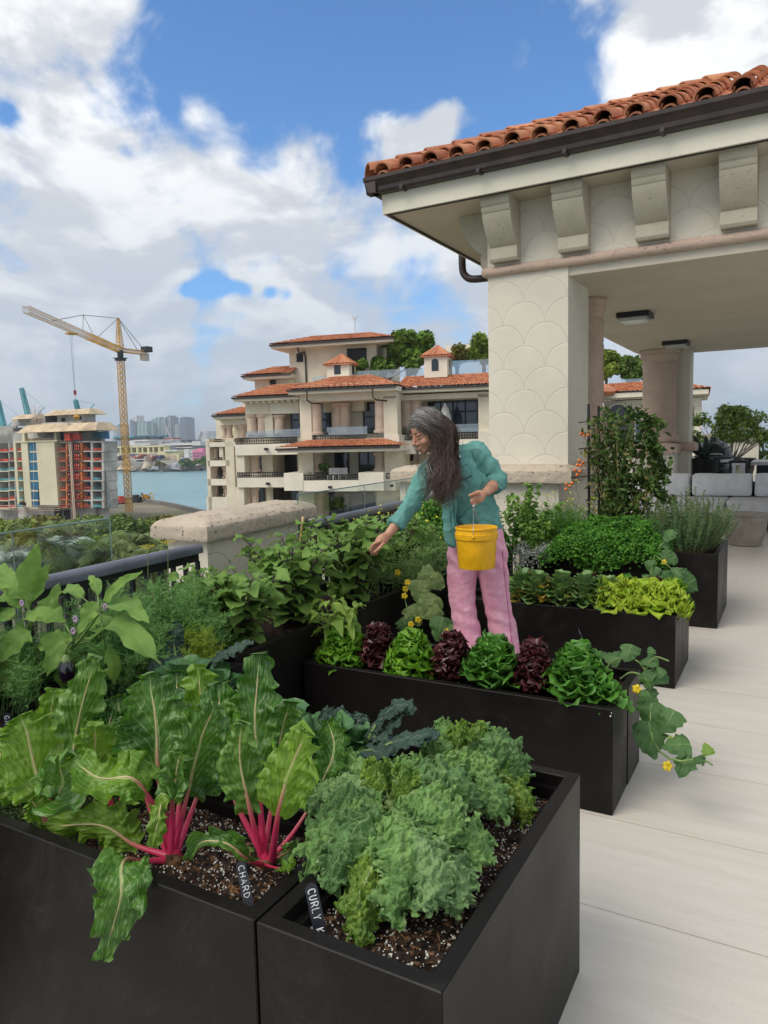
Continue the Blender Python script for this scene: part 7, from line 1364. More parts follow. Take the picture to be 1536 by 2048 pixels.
# ================================================================== feathery and leafy masses
def threads(name, m, base, tips, rngseed, n_side=26, ll=.05, needles=9, nl=.014, wd=.0009, parent=None, droop=.3):
    """dill-like: stems with side branchlets each carrying hair-thin needles, all as slim blades"""
    rng = np.random.default_rng(rngseed); A, B, W_ = [], [], []
    for tp in tips:
        tp = np.array(tp); b0 = np.array(base(tp)) if callable(base) else np.array(base); P = np.array(spline([b0, (b0+tp)/2+rng.normal(size=3)*.02+np.array([0, 0, .03]), tp], 14))
        A.append(P[:-1]); B.append(P[1:]); W_.append(np.full(13, wd*2.2)); idx = rng.uniform(3, 13, n_side); i = idx.astype(int).clip(0, 12); O = P[i]+(P[i+1]-P[i])*(idx-i)[:, None]; d = rng.normal(size=(n_side, 3)); d[:, 2] = np.abs(d[:, 2])*.7; d = nrmz(d)*ll*rng.uniform(.5, 1.2, (n_side, 1)); E_ = O+d; E_[:, 2] -= droop*ll*.3
        A.append(O); B.append(E_); W_.append(np.full(n_side, wd*1.3)); t = rng.uniform(.25, 1.0, (n_side, needles, 1)); O2 = O[:, None]+d[:, None]*t; d2 = nrmz(rng.normal(size=(n_side, needles, 3))+nrmz(d)[:, None]*1.0)*nl*rng.uniform(.6, 1.3, (n_side, needles, 1)); A.append(O2.reshape(-1, 3)); B.append((O2+d2).reshape(-1, 3)); W_.append(np.full(n_side*needles, wd))
    A = np.concatenate(A); B = np.concatenate(B); w_ = np.concatenate(W_)[:, None]; n = len(A); d = B-A; s = nrmz(np.cross(d, rng.normal(size=(n, 3))))*w_
    V = np.stack([A-s, A+s, B+s*.5, B-s*.5], 1).reshape(-1, 3); o = arrmesh(name, V, np.arange(4*n).reshape(-1, 4), np.repeat(rng.uniform(0, 50, (n, 2)), 4, axis=0), m, None, False); return keep(o, parent) if parent is not None else o
rng = np.random.default_rng(77)
for j, (cx_, cy_, h, rr, mt, N, lb) in enumerate(((-2.42, 1.98, .42, .26, 'dill_green', 120, 'feathery dill mass behind the large eggplant'), (-2.45, 2.35, .44, .26, 'dill_green', 120, 'feathery dill reaching up to the parapet pillar'), (-2.22, 2.20, .26, .17, 'dill_young', 34, 'yellowish young dill tuft low at the front of the dill'), (-2.62, 1.65, .40, .22, 'dill_green', 45, 'feathery dill seen between the large eggplant leaves'))):
    root = thing('dill', lb, 'dill', (cx_, cy_, .54), 'dill plants'); tips = []
    for k in range(N): a = rng.uniform(0, 6.28); r_ = rr*math.sqrt(rng.uniform()); tips.append((cx_+math.cos(a)*r_, cy_+math.sin(a)*r_, .54+h*(1-.45*(r_/rr)**2)*rng.uniform(.55, 1.08)))
    threads('fronds', mt, lambda t, cx_=cx_, cy_=cy_: (cx_+(t[0]-cx_)*.35, cy_+(t[1]-cy_)*.35, .53), tips, 5+j, 34, .055, 12, .015, .0011, root)
m = MB()
for (x, y, Y) in ((295, 1092, 2.4), (335, 1083, 2.4)):
    p = atY(x, y, Y); r_ = thing('dill_flower', 'yellow dill flower head on a thin stalk, %s of the two' % ('left' if x < 300 else 'right'), 'flower', (p[0], p[1], .54)); m = MB()
    for k in range(22): a = k*2.4; q = p+np.array([math.cos(a)*.042*math.sqrt(k/26), math.sin(a)*.042*math.sqrt(k/26), .004*math.sin(k)]); (m.bar(p+np.array([0, 0, -.016]), q, .0003, 3) if k % 3 == 0 else None); m.ell(q, .0026, .0026, .002, 5, 3)
    keep(m.build('umbel', 'petal_yellow'), r_); m = MB(); m.tube(spline([(p[0]+.03, p[1], .54), (p[0]-.01, p[1], .8), p+np.array([0, 0, -.016])], 8), .0018, 5); keep(m.build('stem', 'stem_green'), r_)
def smallleaf(name, m, pts, size, seed=0, parent=None, aspect=1.3, up=.6, nv=4, jitter=.4):
    rng = np.random.default_rng(seed); pos = np.asarray(pts); n = len(pos); nr = nrmz(rng.normal(size=(n, 3))*jitter+np.array([0, -.25, up])); t = rng.normal(size=(n, 3)); t = nrmz(t-nr*(t*nr).sum(1, keepdims=True)); b = np.cross(nr, t); s = size*rng.uniform(.6, 1.3, (n, 1)); fold = nr*s*.18
    V = np.stack([pos-t*s*aspect*.5, pos-t*s*.1+b*s*.5+fold, pos+t*s*aspect*.5, pos-t*s*.1-b*s*.5+fold], 1).reshape(-1, 3); o = arrmesh(name, V, np.arange(4*n).reshape(-1, 4), np.repeat(rng.uniform(0, 50, (n, 2)), 4, axis=0), m, None, False); return keep(o, parent) if parent is not None else o
def mound(x0, x1, y0, y1, z0, h, n, seed, over=0.0, prof=1.0):
    rng = np.random.default_rng(seed); u, v = rng.uniform(0, 1, n), rng.uniform(0, 1, n); X = x0+(x1-x0)*u; Y = y0+(y1-y0)*v; e = (np.clip(np.minimum(u, 1-u)*5, 0, 1)*np.clip(np.minimum(v, 1-v)*5, 0, 1))**.5
    P = np.stack([X, Y, np.zeros(n)], -1); top = z0+h*(.25+.75*e)*(1+.38*vn(P, 4, seed)+.25*vn(P, 13, seed)); Z = top-h*.55*rng.uniform(0, 1, n)**2.2; Z -= over*(1-e); return np.stack([X, Y, Z], -1)
# parsley
r_ = thing('parsley', 'dense curly parsley mass spilling over the front of the tall planter', 'parsley', (-1.35, 6.6, .54)); P = mound(-1.90, -.86, 6.06, 7.0, .60, .20, 17000, 1, .12)
keep(smallleaf('leaves', 'parsley_green', P, .024, 1, None), r_)
hang = np.random.default_rng(5); hp_ = np.stack([hang.uniform(-1.62, -1.0, 1800), hang.uniform(6.10, 6.24, 1800), np.zeros(1800)], -1); hp_[:, 2] = .62-.20*hang.uniform(0, 1, 1800)**.7*(.55+.45*np.sin((hp_[:, 0]+1.7)*6)); keep(smallleaf('trailing_leaves', 'parsley_green', hp_, .019, 2, None, up=.1, jitter=.8), r_)
r_ = thing('mint', 'bright green mint clump to the right of the woman', 'mint', (-2.2, 6.4, .54), 'herbs left of the parsley'); rng = np.random.default_rng(6); pts = []; m = MB()
for k in range(26):
    b0 = np.array([rng.uniform(-2.22, -1.90), rng.uniform(6.2, 6.6), .54]); tp = b0+np.array([rng.uniform(-.1, .1), rng.uniform(-.15, .1), rng.uniform(.22, .42) if b0[0] > -2.08 else rng.uniform(.3, .58)]); Q = spline([b0, tp], 9); m.tube(Q, .0018, 4); pts += [q+rng.normal(size=3)*.016 for q in Q for _ in range(7)]
keep(smallleaf('leaves', 'mint_green', pts, .042, 3, None, jitter=.5), r_); keep(m.build('stems', 'stem_green'), r_)
r_ = thing('chives', 'thin bladed green chives between the mint and the parsley', 'chives', (-1.9, 6.8, .54), 'herbs left of the parsley'); rng = np.random.default_rng(7); A, B = [], []
tips = [(rng.uniform(-2.08, -1.72), rng.uniform(6.45, 7.05), rng.uniform(.72, .9)) for _ in range(90)]; threads('blades', 'parsley_green', lambda t: (t[0]*.8-1.9*.2, t[1], .55), tips, 8, 7, .16, 2, .05, .0016, r_)
r_ = thing('creeping_thyme', 'silvery thyme trailing over the dark planter beside the pink trousers', 'thyme', (-2.0, 6.2, .6), 'herbs left of the parsley'); rng = np.random.default_rng(8); pts = []
for k in range(30):
    x = rng.uniform(-2.16, -1.80); L_ = rng.uniform(.08, .24)*(1.3-(x+2.16)*2.0); Q = spline([(x, 6.25, .62), (x-rng.uniform(0, .05), 6.12, .62-L_*.5), (x-rng.uniform(-.03, .09), 6.10, .62-L_)], 12); pts += [np.array(q)+rng.normal(size=3)*.010 for q in Q for _ in range(6)]
keep(smallleaf('leaves', 'thyme_silver', pts, .013, 4, None, up=.2, jitter=.9), r_)
# rosemary
r_ = thing('rosemary', 'upright grey green rosemary bush at the planter end before the sofa', 'rosemary', (-.8, 6.7, .54)); rng = np.random.default_rng(9); A, B, Wd = [], [], []; m = MB()
for k in range(210):
    a = rng.uniform(0, 6.28); rr = math.sqrt(rng.uniform()); b0 = np.array([-.77+.13*rr*math.cos(a), 6.68+.2*rr*math.sin(a), .55]); out = np.array([math.cos(a)*.22*rr+.0, math.sin(a)*.20*rr, 0]); hh = rng.uniform(.32, .60)*(1-.30*rr); tp = b0+out+np.array([rng.normal()*.03, rng.normal()*.03, hh]); Q = np.array(spline([b0, b0+(tp-b0)*.5+out*.25, tp], 26)); m.tube(list(Q[::5]), .0016, 4)
    for i in range(4, 25):
        for q in range(5): d = nrmz(rng.normal(size=3)+nrmz(Q[i+1 if i < 25 else i]-Q[i-1])*1.1)*rng.uniform(.014, .024); A.append(Q[i]); B.append(Q[i]+d)
A = np.array(A); B = np.array(B); n = len(A); s_ = nrmz(np.cross(B-A, rng.normal(size=(n, 3))))*.0024; V = np.stack([A-s_*.6, A+s_*.6, B+s_, B-s_], 1).reshape(-1, 3); keep(arrmesh('needles', V, np.arange(4*n).reshape(-1, 4), np.repeat(rng.uniform(0, 50, (n, 2)), 4, axis=0), 'rosemary_green', None, False), r_); keep(m.build('stems', 'stem_dry'), r_)
# flowering stems (arugula)
def flowerstems(label, spots, seed, petal='petal_lemon', group='yellow flowering arugula', n_leaf=8, name='arugula', big=1.0):
    rng = np.random.default_rng(seed); c = np.mean([s[0] for s in spots], 0); root = thing(name, label, 'arugula', (c[0], c[1], c[2]), group); S = MB(); Fl = []; Lf = []
    for (b0, tp) in spots:
        b0, tp = np.array(b0, float), np.array(tp, float); Q = spline([b0, (b0+tp)/2+rng.normal(size=3)*.03, tp], 9); S.tube(Q, list(np.linspace(.0024, .0011, 9)), 4)
        for j in range(3):
            q = np.array(Q[5+j]); e = q+np.array([rng.uniform(-.05, .05), rng.uniform(-.04, .04), rng.uniform(.03, .08)]); S.tube([q, e], .0009, 3)
            for _ in range(2): Fl.append(e+rng.normal(size=3)*.006)
        for _ in range(4): Fl.append(tp+rng.normal(size=3)*.010)
        Lf += [np.array(Q[int(i)])+rng.normal(size=3)*.012 for i in rng.uniform(0, 5, n_leaf)]
    keep(S.build('stems', 'stem_green'), root); keep(smallleaf('flowers', petal, Fl, .013*big, seed, None, up=.3, jitter=1), root); keep(smallleaf('leaves', 'arugula_green', Lf, .018, seed+1, None, aspect=3.2, up=.2, jitter=1), root)
rng = np.random.default_rng(21)
sp = []
for (x, y) in ((832, 985), (828, 1000), (797, 1012), (760, 1025), (757, 1010), (735, 1020), (718, 1035), (790, 1030), (815, 1025), (845, 1010), (870, 1035), (740, 1050), (712, 1040), (775, 1045), (895, 1045), (860, 1060), (808, 1060), (770, 1095), (828, 1105), (787, 1130), (880, 1075), (750, 1075)): Y = rng.uniform(4.5, 5.3); t = atY(x, y, Y); sp.append(((t[0]+rng.uniform(-.05, .1)+.06, Y+rng.uniform(-.1, .1), .55), t))
flowerstems('tall thin arugula stems with yellow flowers under the reaching hand', sp, 22)
sp = []
for k in range(46): x = rng.uniform(1125, 1345); y = rng.uniform(985, 1045); Y = rng.uniform(6.95, 7.18); t = atY(x, y, Y); sp.append(((t[0]+rng.uniform(-.03, .03), Y, .56), t))
for (x, y) in ((1060, 1010), (1095, 990), (1035, 1000), (1140, 1000), (1150, 960), (1110, 985)): t = atY(x, y, 7.05); sp.append(((t[0], 7.1, .56), t))
flowerstems('band of small yellow flowers between the parsley and the tomato vine', sp, 23)
# needle leaved mass under the flowers and a ferny mass next to the trousers
r_ = thing('arugula', 'grassy grey green arugula foliage under the yellow flowers', 'arugula', (-2.3, 4.7, .54), 'yellow flowering arugula'); rng = np.random.default_rng(31)
tips = [(rng.uniform(-2.62, -2.02), rng.uniform(4.15, 5.2), .56+.36*rng.uniform(.2, 1)) for _ in range(130)]; threads('leaves', 'arugula_green', lambda t: (-2.4+(t[0]+2.4)*.4, t[1], .54), tips, 9, 16, .09, 4, .03, .0022, r_)
r_ = thing('parsley', 'ferny green herb mass behind the raised arugula stems, left of the trousers', 'parsley', (-2.35, 5.6, .54)); keep(smallleaf('leaves', 'parsley_green', mound(-2.75, -2.12, 4.9, 6.1, .56, .42, 9000, 3, .0), .024, 3, None), r_)
r_ = thing('beans', 'bright broad leafed herb behind the railing side of the arugula', 'herb', (-2.5, 5.9, .54)); keep(smallleaf('leaves', 'mint_green', mound(-2.80, -2.30, 5.3, 6.2, .60, .42, 1500, 4, .0), .055, 4, None), r_)
r_ = thing('low_thyme', 'low dark thyme filling the left end of the foreground planter', 'thyme', (-1.85, 1.25, .54)); keep(smallleaf('leaves', 'thyme_dark', mound(-2.0, -1.58, 1.09, 1.46, .53, .085, 16000, 5, .0), .0065, 5, None, jitter=.8), r_)
# ================================================================== tomato on trellis
tr = thing('trellis', 'black post trellis standing behind the herbs by the pier', 'trellis', (-1.85, 7.15, .5)); m = MB()
for (x, y0, y1) in ((1177, 808, 1000), (1197, 812, 1000), (1232, 830, 1010)): m.bar(atY(x, y0, 7.14), atY(x+1, y1+80, 7.14), .013, 6)
for (x, y) in ((1165, 845), (1165, 898), (1150, 955)): m.bar(atY(x-8, y, 7.14), atY(x+40, y-4, 7.14), .006, 5)
keep(m.build('frame', 'iron'), tr)
tv = thing('tomato_vine', 'tall straggly tomato vine with orange fruit climbing beside the pier', 'tomato', (-1.6, 7.1, .54)); rng = np.random.default_rng(41); G, Dr = [], []; m = MB()
for k in range(34):
    x0 = rng.uniform(1190, 1270); xt = rng.uniform(1180, 1325); yt = 815+((xt-1235)/90)**2*70*(1 if xt > 1235 else .5)+rng.uniform(0, 120)*rng.uniform(); Y = rng.uniform(6.95, 7.35); a = atY(x0, 1075, Y); b_ = atY(xt, yt, Y); Q = np.array(spline([a, (a+b_)/2+rng.normal(size=3)*.06, b_], 18)); m.tube(list(Q[::2]), list(np.linspace(.0045, .0018, 9)), 5)
    for q in Q[2:]:
        for _ in range(4 if q[0] > -1.75 else 3):
            p = q+rng.normal(size=3)*np.array([.05, .06, .04]); (Dr if (rng.random() < .30 and p[0] < -1.62) or rng.random() < .08 else G).append(p)
for (xa, ya, xb, yb) in ((1290, 850, 1312, 905), (1300, 880, 1330, 960), (1255, 820, 1325, 850), (1290, 960, 1345, 1010), (1270, 960, 1330, 940)):
    Q = np.array(spline([atY(xa, ya, 7.05), atY(xb, yb, 7.0)], 14)); m.tube(list(Q), .002, 4)
    for q in Q: G += [q+rng.normal(size=3)*.03 for _ in range(9)]
keep(smallleaf('leaves', 'tomato_leaf', G, .040, 6, None, aspect=1.9, up=.1, jitter=.9), tv); keep(smallleaf('dry_leaves', 'tomato_dry', Dr, .034, 7, None, aspect=1.9, up=0, jitter=.9), tv); keep(m.build('stems', 'stem_dry', smooth=True), tv)
def fruit(x, y, Y, r, name='fruit'): m = MB(); m.ell(atY(x, y, Y), r, r, r*1.05, 10, 8); return keep(m.build(name, 'tomato_orange', smooth=True), tv)
for (x, y) in ((1161, 868), (1170, 871), (1176, 870), (1158, 921), (1154, 930), (1163, 931), (1151, 940), (1160, 943), (1166, 925), (1133, 968), (1139, 972), (1145, 966), (1131, 978), (1155, 950), (1165, 866)): fruit(x+random.Random(x).uniform(-1, 1), y, 7.0, .016)
# ================================================================== cucumbers
def vine(label, runs, leaves, m_leaf='cucumber_leaf', flowers=(), group='cucumber vines', seed=0):
    b0 = atY(*runs[0][0]); root = thing('cucumber_vine', label, 'cucumber vine', b0, group); S = MB()
    for r_ in runs: S.tube(spline([atY(*p) for p in r_], 20), .0042, 6)
    keep(S.build('stems', 'stem_green', smooth=True), root)
    rv = random.Random(seed)
    for k, (x, y, Y, w_, ang, f, mt) in enumerate(leaves):
        w_ *= .86
        c = atY(x, y, Y); W_ = pxm(c, w_); fc = nrmz(tocam(c)*.75+np.array(f)); sx = nrmz(np.cross(fc, [0, 0, 1])); sy = np.cross(sx, fc); d = nrmz(sx*math.cos(ang)+sy*math.sin(ang)); a = c-d*W_*.45; b_ = c+d*W_*.6; L = Leaves()
        L.add([a, c+fc*W_*.06, b_-fc*W_*.10], W_*1.08, fc+np.array([rv.uniform(-.6, .6), 0, rv.uniform(-.3, .6)]), 'cuc', 20, 26, -.15, ruf=W_*.04, rufn=2, puck=.0015, veins=4, seed=seed+k, edge_noise=W_*.05, edge_f=60, noise_a=.004, noise_f=20); keep(L.build('leaf', mt or m_leaf), root)
    for (x, y, Y) in flowers:
        p = atY(x, y, Y); m = MB()
        for a in range(5): q = p+(_rt*math.cos(a*1.2566)+_up*math.sin(a*1.2566))*.012; m.ell(q, .010, .004, .010, 7, 5)
        m.ell(p, .005, .006, .005, 6, 4); keep(m.build('flower', 'petal_yellow', smooth=True), root)
vine('cucumber vine hanging from the planter corner down onto the stone floor', [[(1205, 1352, 3.36), (1225, 1322, 3.36), (1262, 1316, 3.36), (1290, 1340, 3.33), (1300, 1400, 3.3), (1305, 1480, 3.2), (1345, 1520, 2.98), (1400, 1518, 2.98), (1425, 1530, 2.96)], [(1240, 1358, 3.34), (1262, 1345, 3.34), (1290, 1352, 3.33)], [(1290, 1340, 3.33), (1310, 1315, 3.33), (1338, 1322, 3.33)]],
 [(1197, 1310, 3.42, 46, 2.9, (0, 0, .8), None), (1225, 1316, 3.40, 44, .2, (0, 0, .9), None), (1258, 1303, 3.36, 46, -1.2, (0, 0, .6), 'cucumber_leaf'), (1300, 1322, 3.34, 42, -.3, (0, 0, .7), None), (1293, 1360, 3.30, 44, -1.9, (0, 0, .2), None), (1318, 1355, 3.32, 44, -.6, (.2, 0, .3), None), (1300, 1395, 3.30, 46, -2.0, (0, 0, 0), None), (1300, 1425, 3.28, 64, -1.4, (0, 0, 0), None), (1338, 1440, 3.26, 60, -1.0, (.2, 0, .1), None), (1302, 1475, 3.22, 82, -1.7, (0, 0, 0), None),
  (1355, 1490, 3.05, 62, -.2, (0, 0, .3), None), (1345, 1480, 3.1, 26, .9, (0, 0, .2), 'eggplant_young'), (1368, 1530, 2.99, 56, -1.2, (0, 0, .5), None), (1372, 1508, 3.05, 30, 0, (0, 0, .3), None), (1415, 1500, 2.98, 30, 1.2, (0, 0, .3), 'eggplant_young'), (1400, 1520, 2.97, 26, .1, (0, 0, .7), None), (1320, 1345, 3.3, 24, .9, (0, 0, .3), None), (1302, 1302, 3.34, 20, 1.4, (0, 0, .2), None)], flowers=((1273, 1378, 3.29), (1335, 1532, 3.0)), seed=1)
vine('cucumber vine with round leaves climbing the tall planter front', [[(1285, 1190, 5.2), (1300, 1150, 5.6), (1310, 1110, 6.1), (1330, 1080, 6.2)], [(1310, 1110, 6.1), (1345, 1140, 5.8), (1360, 1165, 5.4)]],
 [(1297, 1100, 6.15, 28, -1.3, (0, 0, .2), None), (1338, 1070, 6.18, 34, -1, (0, 0, .2), None), (1288, 1108, 6.12, 24, -1.8, (0, 0, .2), None), (1332, 1110, 6.1, 32, -.8, (0, 0, .2), None), (1342, 1118, 6.05, 32, -.4, (0, 0, .2), None), (1298, 1130, 5.9, 28, -1.6, (0, 0, .3), None), (1310, 1142, 5.8, 26, -1, (0, 0, .3), None), (1295, 1155, 5.6, 26, 2.8, (0, 0, .8), None), (1338, 1155, 5.3, 40, 2.2, (0, 0, .3), None), (1358, 1148, 5.3, 40, .8, (0, 0, .2), None), (1375, 1168, 5.2, 52, -.6, (.2, 0, .3), None), (1330, 1090, 6.2, 24, 0, (0, 0, .4), None)], flowers=((1328, 1124, 6.0),), seed=40)
vine('pale mottled cucumber vine with yellow flowers left of the pink trousers', [[(800, 1290, 3.9), (815, 1230, 3.95), (810, 1180, 4.0), (850, 1150, 4.05), (870, 1160, 4.05)], [(815, 1230, 3.95), (860, 1240, 3.9), (885, 1260, 3.85)]],
 [(853, 1150, 4.08, 46, -.4, (0, 0, .5), 'cucumber_pale'), (838, 1180, 4.0, 54, -1.4, (0, 0, .1), 'cucumber_pale'), (872, 1165, 4.05, 44, -.5, (0, 0, .2), 'cucumber_pale'), (858, 1210, 3.95, 62, -.9, (0, 0, 0), 'cucumber_pale'), (830, 1228, 3.95, 50, -2, (0, 0, 0), 'cucumber_pale'), (880, 1255, 3.85, 58, -1.3, (0, 0, .1), None), (895, 1262, 3.85, 44, -.9, (0, 0, .1), None), (812, 1250, 3.9, 44, -2, (0, 0, 0), None), (868, 1225, 3.9, 40, -.8, (0, 0, 0), 'cucumber_pale'), (900, 1285, 3.8, 40, -.6, (0, 0, .1), None)],
 flowers=((811, 1178, 3.98), (809, 1192, 3.96), (815, 1165, 3.98), (836, 1240, 3.9), (708, 1140, 3.9), (684, 1122, 3.9), (822, 1249, 3.88), (893, 1264, 3.82), (795, 1145, 4.0)), seed=70)
# ================================================================== plant tags
def plant_tag(label, word, top, bot, seed, ls=1.0):
    a, b_ = np.array(top, float), np.array(bot, float); ax_ = nrmz(b_-a); f = tocam((a+b_)/2); f = nrmz(f-ax_*(f@ax_)); s = np.cross(ax_, f)*1.0; L = np.linalg.norm(b_-a); Wd = L*.105; root = thing('plant_label', label, 'plant label', b_, 'black plant labels'); m = MB(); n = 10
    out = [(-Wd, L), (-Wd, Wd)]+[(-Wd*math.cos(t*math.pi/n), Wd-Wd*math.sin(t*math.pi/n)) for t in range(1, n)]+[(Wd, Wd), (Wd, L)]
    T_ = lambda x, y, z: tuple(a+s*x+ax_*y+f*z); m.prism(out, 'z', -.0015, .0, T=T_); keep(m.build('tag', 'tag_black'), root)
    G = {'C': [[(.9, .85), (.6, 1), (.25, .9), (.05, .5), (.25, .1), (.6, 0), (.9, .12)]], 'H': [[(.1, 0), (.1, 1)], [(.85, 0), (.9, 1)], [(.1, .5), (.87, .52)]], 'A': [[(.0, 0), (.45, 1), (.95, 0)], [(.2, .35), (.75, .35)]], 'R': [[(.1, 0), (.1, 1), (.65, .98), (.85, .75), (.6, .52), (.12, .48)], [(.45, .5), (.95, 0)]], 'D': [[(.1, 0), (.1, 1), (.6, .9), (.9, .5), (.6, .08), (.1, 0)]], 'U': [[(.1, 1), (.12, .25), (.45, 0), (.8, .25), (.88, 1)]], 'L': [[(.1, 1), (.1, 0), (.85, .02)]], 'Y': [[(.05, 1), (.45, .5), (.9, 1)], [(.45, .5), (.4, 0)]], 'K': [[(.1, 0), (.1, 1)], [(.9, 1), (.12, .45), (.95, 0)]], 'E': [[(.85, 1), (.1, 1), (.1, 0), (.85, 0)], [(.1, .5), (.7, .52)]], 'G': [[(.9, .85), (.6, 1), (.25, .9), (.05, .5), (.25, .1), (.6, 0), (.9, .15), (.9, .45), (.55, .45)]], ' ': []}
    m = MB(); pos = Wd*.9; ch = Wd*1.15; cw = Wd*.95*ls; rn = random.Random(seed)
    for c_ in word:
        for st_ in G[c_]:
            pts = [tuple(a+ax_*(pos+cw*p[0])+s*(-(p[1]-.5)*ch+rn.uniform(-.03, .03)*ch)*-1*-1+f*.0006) for p in st_]; m.tube(spline(pts, len(pts)*4) if len(pts) > 3 else pts, Wd*.085, 5)
        pos += cw*1.38
    keep(m.build('lettering', 'tag_ink'), root); return root
plant_tag('black label lettered CHARD at the right end of the foreground planter', 'CHARD', atY(480, 1722, 1.16), atY(500, 1822, 1.13), 1)
plant_tag('black label lettered CURLY KALE leaning in the near planter corner', 'CURLY KALE', atY(620, 1766, 1.15), atY(648, 1898, 1.125), 2, .72)
plant_tag('black label lettered GAL at the left edge behind the chard', 'GAL', atY(13, 1425, 1.55), atY(18, 1495, 1.54), 3)
# ================================================================== WOMAN WITH THE BUCKET
def skinmat():
    m, t, b = newmat('skin'); ob = t.add('ShaderNodeTexCoord').outputs['Object']; n = t.noise(ob, 26, 5, .6)
    c = t.mix(t.ramp(n, (.3, .7)), (.40, .19, .115), (.52, .28, .185)); t.l.new(c, b.inputs['Base Color']); b.inputs['Roughness'].default_value = .5; b.inputs['Subsurface Weight'].default_value = .12; b.inputs['Subsurface Radius'].default_value = (.012, .005, .003); b.inputs['Subsurface Scale'].default_value = .6
    bn = t.add('ShaderNodeBump', {'Height': t.noise(ob, 160, 3, .6)}); bn.inputs['Strength'].default_value = .15; bn.inputs['Distance'].default_value = .001; t.l.new(bn.outputs[0], b.inputs['Normal'])
skinmat()
def clothmat(name, c1, c2, c3, vs, fade_s, weave=900, rough=.85):
    m, t, b = newmat(name); ob = t.add('ShaderNodeTexCoord').outputs['Object']; n = t.noise(ob, vs, 5, .6); f = t.noise(ob, fade_s, 6, .68); g = t.noise(ob, weave*.4, 2, .5)
    c = t.mix(t.ramp(n, (.32, .68)), c1, c2); c = t.mix(t.m('MULTIPLY', t.ramp(f, (.48, .72)), .65), c, c3); c = t.mix(t.m('MULTIPLY', g, .25), c, tuple(x*.7 for x in c1)); t.l.new(c, b.inputs['Base Color']); b.inputs['Roughness'].default_value = rough; b.inputs['Specular IOR Level'].default_value = .2
    h = t.m('ADD', t.m('MULTIPLY', t.noise(ob, 14, 4, .6, .8), 1.0), t.m('MULTIPLY', t.noise(ob, 60, 3, .6), .25)); bn = t.add('ShaderNodeBump', {'Height': h}); bn.inputs['Strength'].default_value = .5; bn.inputs['Distance'].default_value = .015; t.l.new(bn.outputs[0], b.inputs['Normal'])
clothmat('shirt_teal', (.10, .265, .235), (.135, .33, .295), (.21, .42, .38), 6, 11); clothmat('denim_pink', (.62, .27, .385), (.70, .35, .455), (.80, .56, .62), 7, 26); mat('stitch', (.50, .13, .27), .8, .2, var=.2, vscale=60); mat('shirt_seam', (.035, .15, .13), .85, .2)
def hairmat():
    m, t, b = newmat('hair'); uv = t.add('ShaderNodeUVMap').outputs[0]; s = t.add('ShaderNodeSeparateXYZ', {0: uv}); wn = t.add('ShaderNodeTexWhiteNoise', {'W': t.m('FLOOR', s.outputs[0])}, noise_dimensions='1D').outputs['Value']
    f = t.ramp(t.m('ADD', s.outputs[1], t.m('MULTIPLY', wn, .25)), (.2, .72)); c = t.mix(f, t.mix(wn, (.06, .055, .055), (.50, .48, .47)), t.mix(wn, (.022, .013, .011), (.15, .095, .075))); t.l.new(c, b.inputs['Base Color']); b.inputs['Roughness'].default_value = .42; b.inputs['Specular IOR Level'].default_value = .4
hairmat(); mat('lip', (.34, .15, .11), .5, .3, var=.1); mat('lash', (.03, .018, .014), .6, .3); mat('shoe_white', (.55, .53, .50), .7, .3)
def remesh(name, mb_, m, parent, voxel, amp=0.0, freq=20, smooth_it=2, post=None):
    me = bpy.data.meshes.new(name+'_src'); me.from_pydata(mb_.v, [], mb_.f); o = bpy.data.objects.new(name+'_src', me); COL.objects.link(o)
    md = o.modifiers.new('r', 'REMESH'); md.mode = 'VOXEL'; md.voxel_size = voxel; sm = o.modifiers.new('s', 'SMOOTH'); sm.iterations = smooth_it; sm.factor = .6
    dg = bpy.context.evaluated_depsgraph_get(); me2 = bpy.data.meshes.new_from_object(o.evaluated_get(dg)); bpy.data.objects.remove(o); bpy.data.meshes.remove(me); me2.name = name
    n = len(me2.vertices); co_ = np.zeros(n*3); me2.vertices.foreach_get('co', co_); co_ = co_.reshape(-1, 3); no = np.zeros(n*3); me2.vertices.foreach_get('normal', no); no = no.reshape(-1, 3)
    if post is not None: co_ = post(co_, no)
    me2.vertices.foreach_set('co', co_.ravel()); me2.materials.clear(); me2.materials.append(MATS[m]); me2.polygons.foreach_set('use_smooth', np.ones(len(me2.polygons), bool)); me2.update()
    o2 = bpy.data.objects.new(name, me2); COL.objects.link(o2); keep(o2, parent); return o2
RH = nrmz(np.array([_rt[0], _rt[1], 0])); CH = nrmz(-np.array([_fw[0], _fw[1], 0])); ZH = np.array([0, 0, 1.0])       # figure's axes: picture right, towards camera, up
J = lambda x, y, d: atD(x, y, d)
def limb(m, pts, rads, n=14, flat=1.0, upv=None, k=None):
    Q = spline(pts, k or len(pts)*5); R_ = np.interp(np.linspace(0, 1, len(Q)), np.linspace(0, 1, len(rads)), rads); m.tube(Q, list(R_), n, flat=flat, upv=upv)
    return Q
def blob(m, c, ax, r):
    """ellipsoid with axes ax (3 vectors) and radii r"""
    m.ell((0, 0, 0), 1, 1, 1, 16, 12, T=lambda x, y, z: tuple(np.array(c)+ax[0]*x*r[0]+ax[1]*y*r[1]+ax[2]*z*r[2]))
pel = J(957, 1085, 4.26); foot0 = atZ(945, 1428, .0); foot1 = atZ(1012, 1432, .0)
wo = thing('person', 'woman in a teal shirt and pink trousers leaning over the plants with a yellow bucket', 'person', (pel[0], pel[1], 0))
B = MB()
chest = J(915, 965, 4.20); nb = J(893, 915, 4.14)
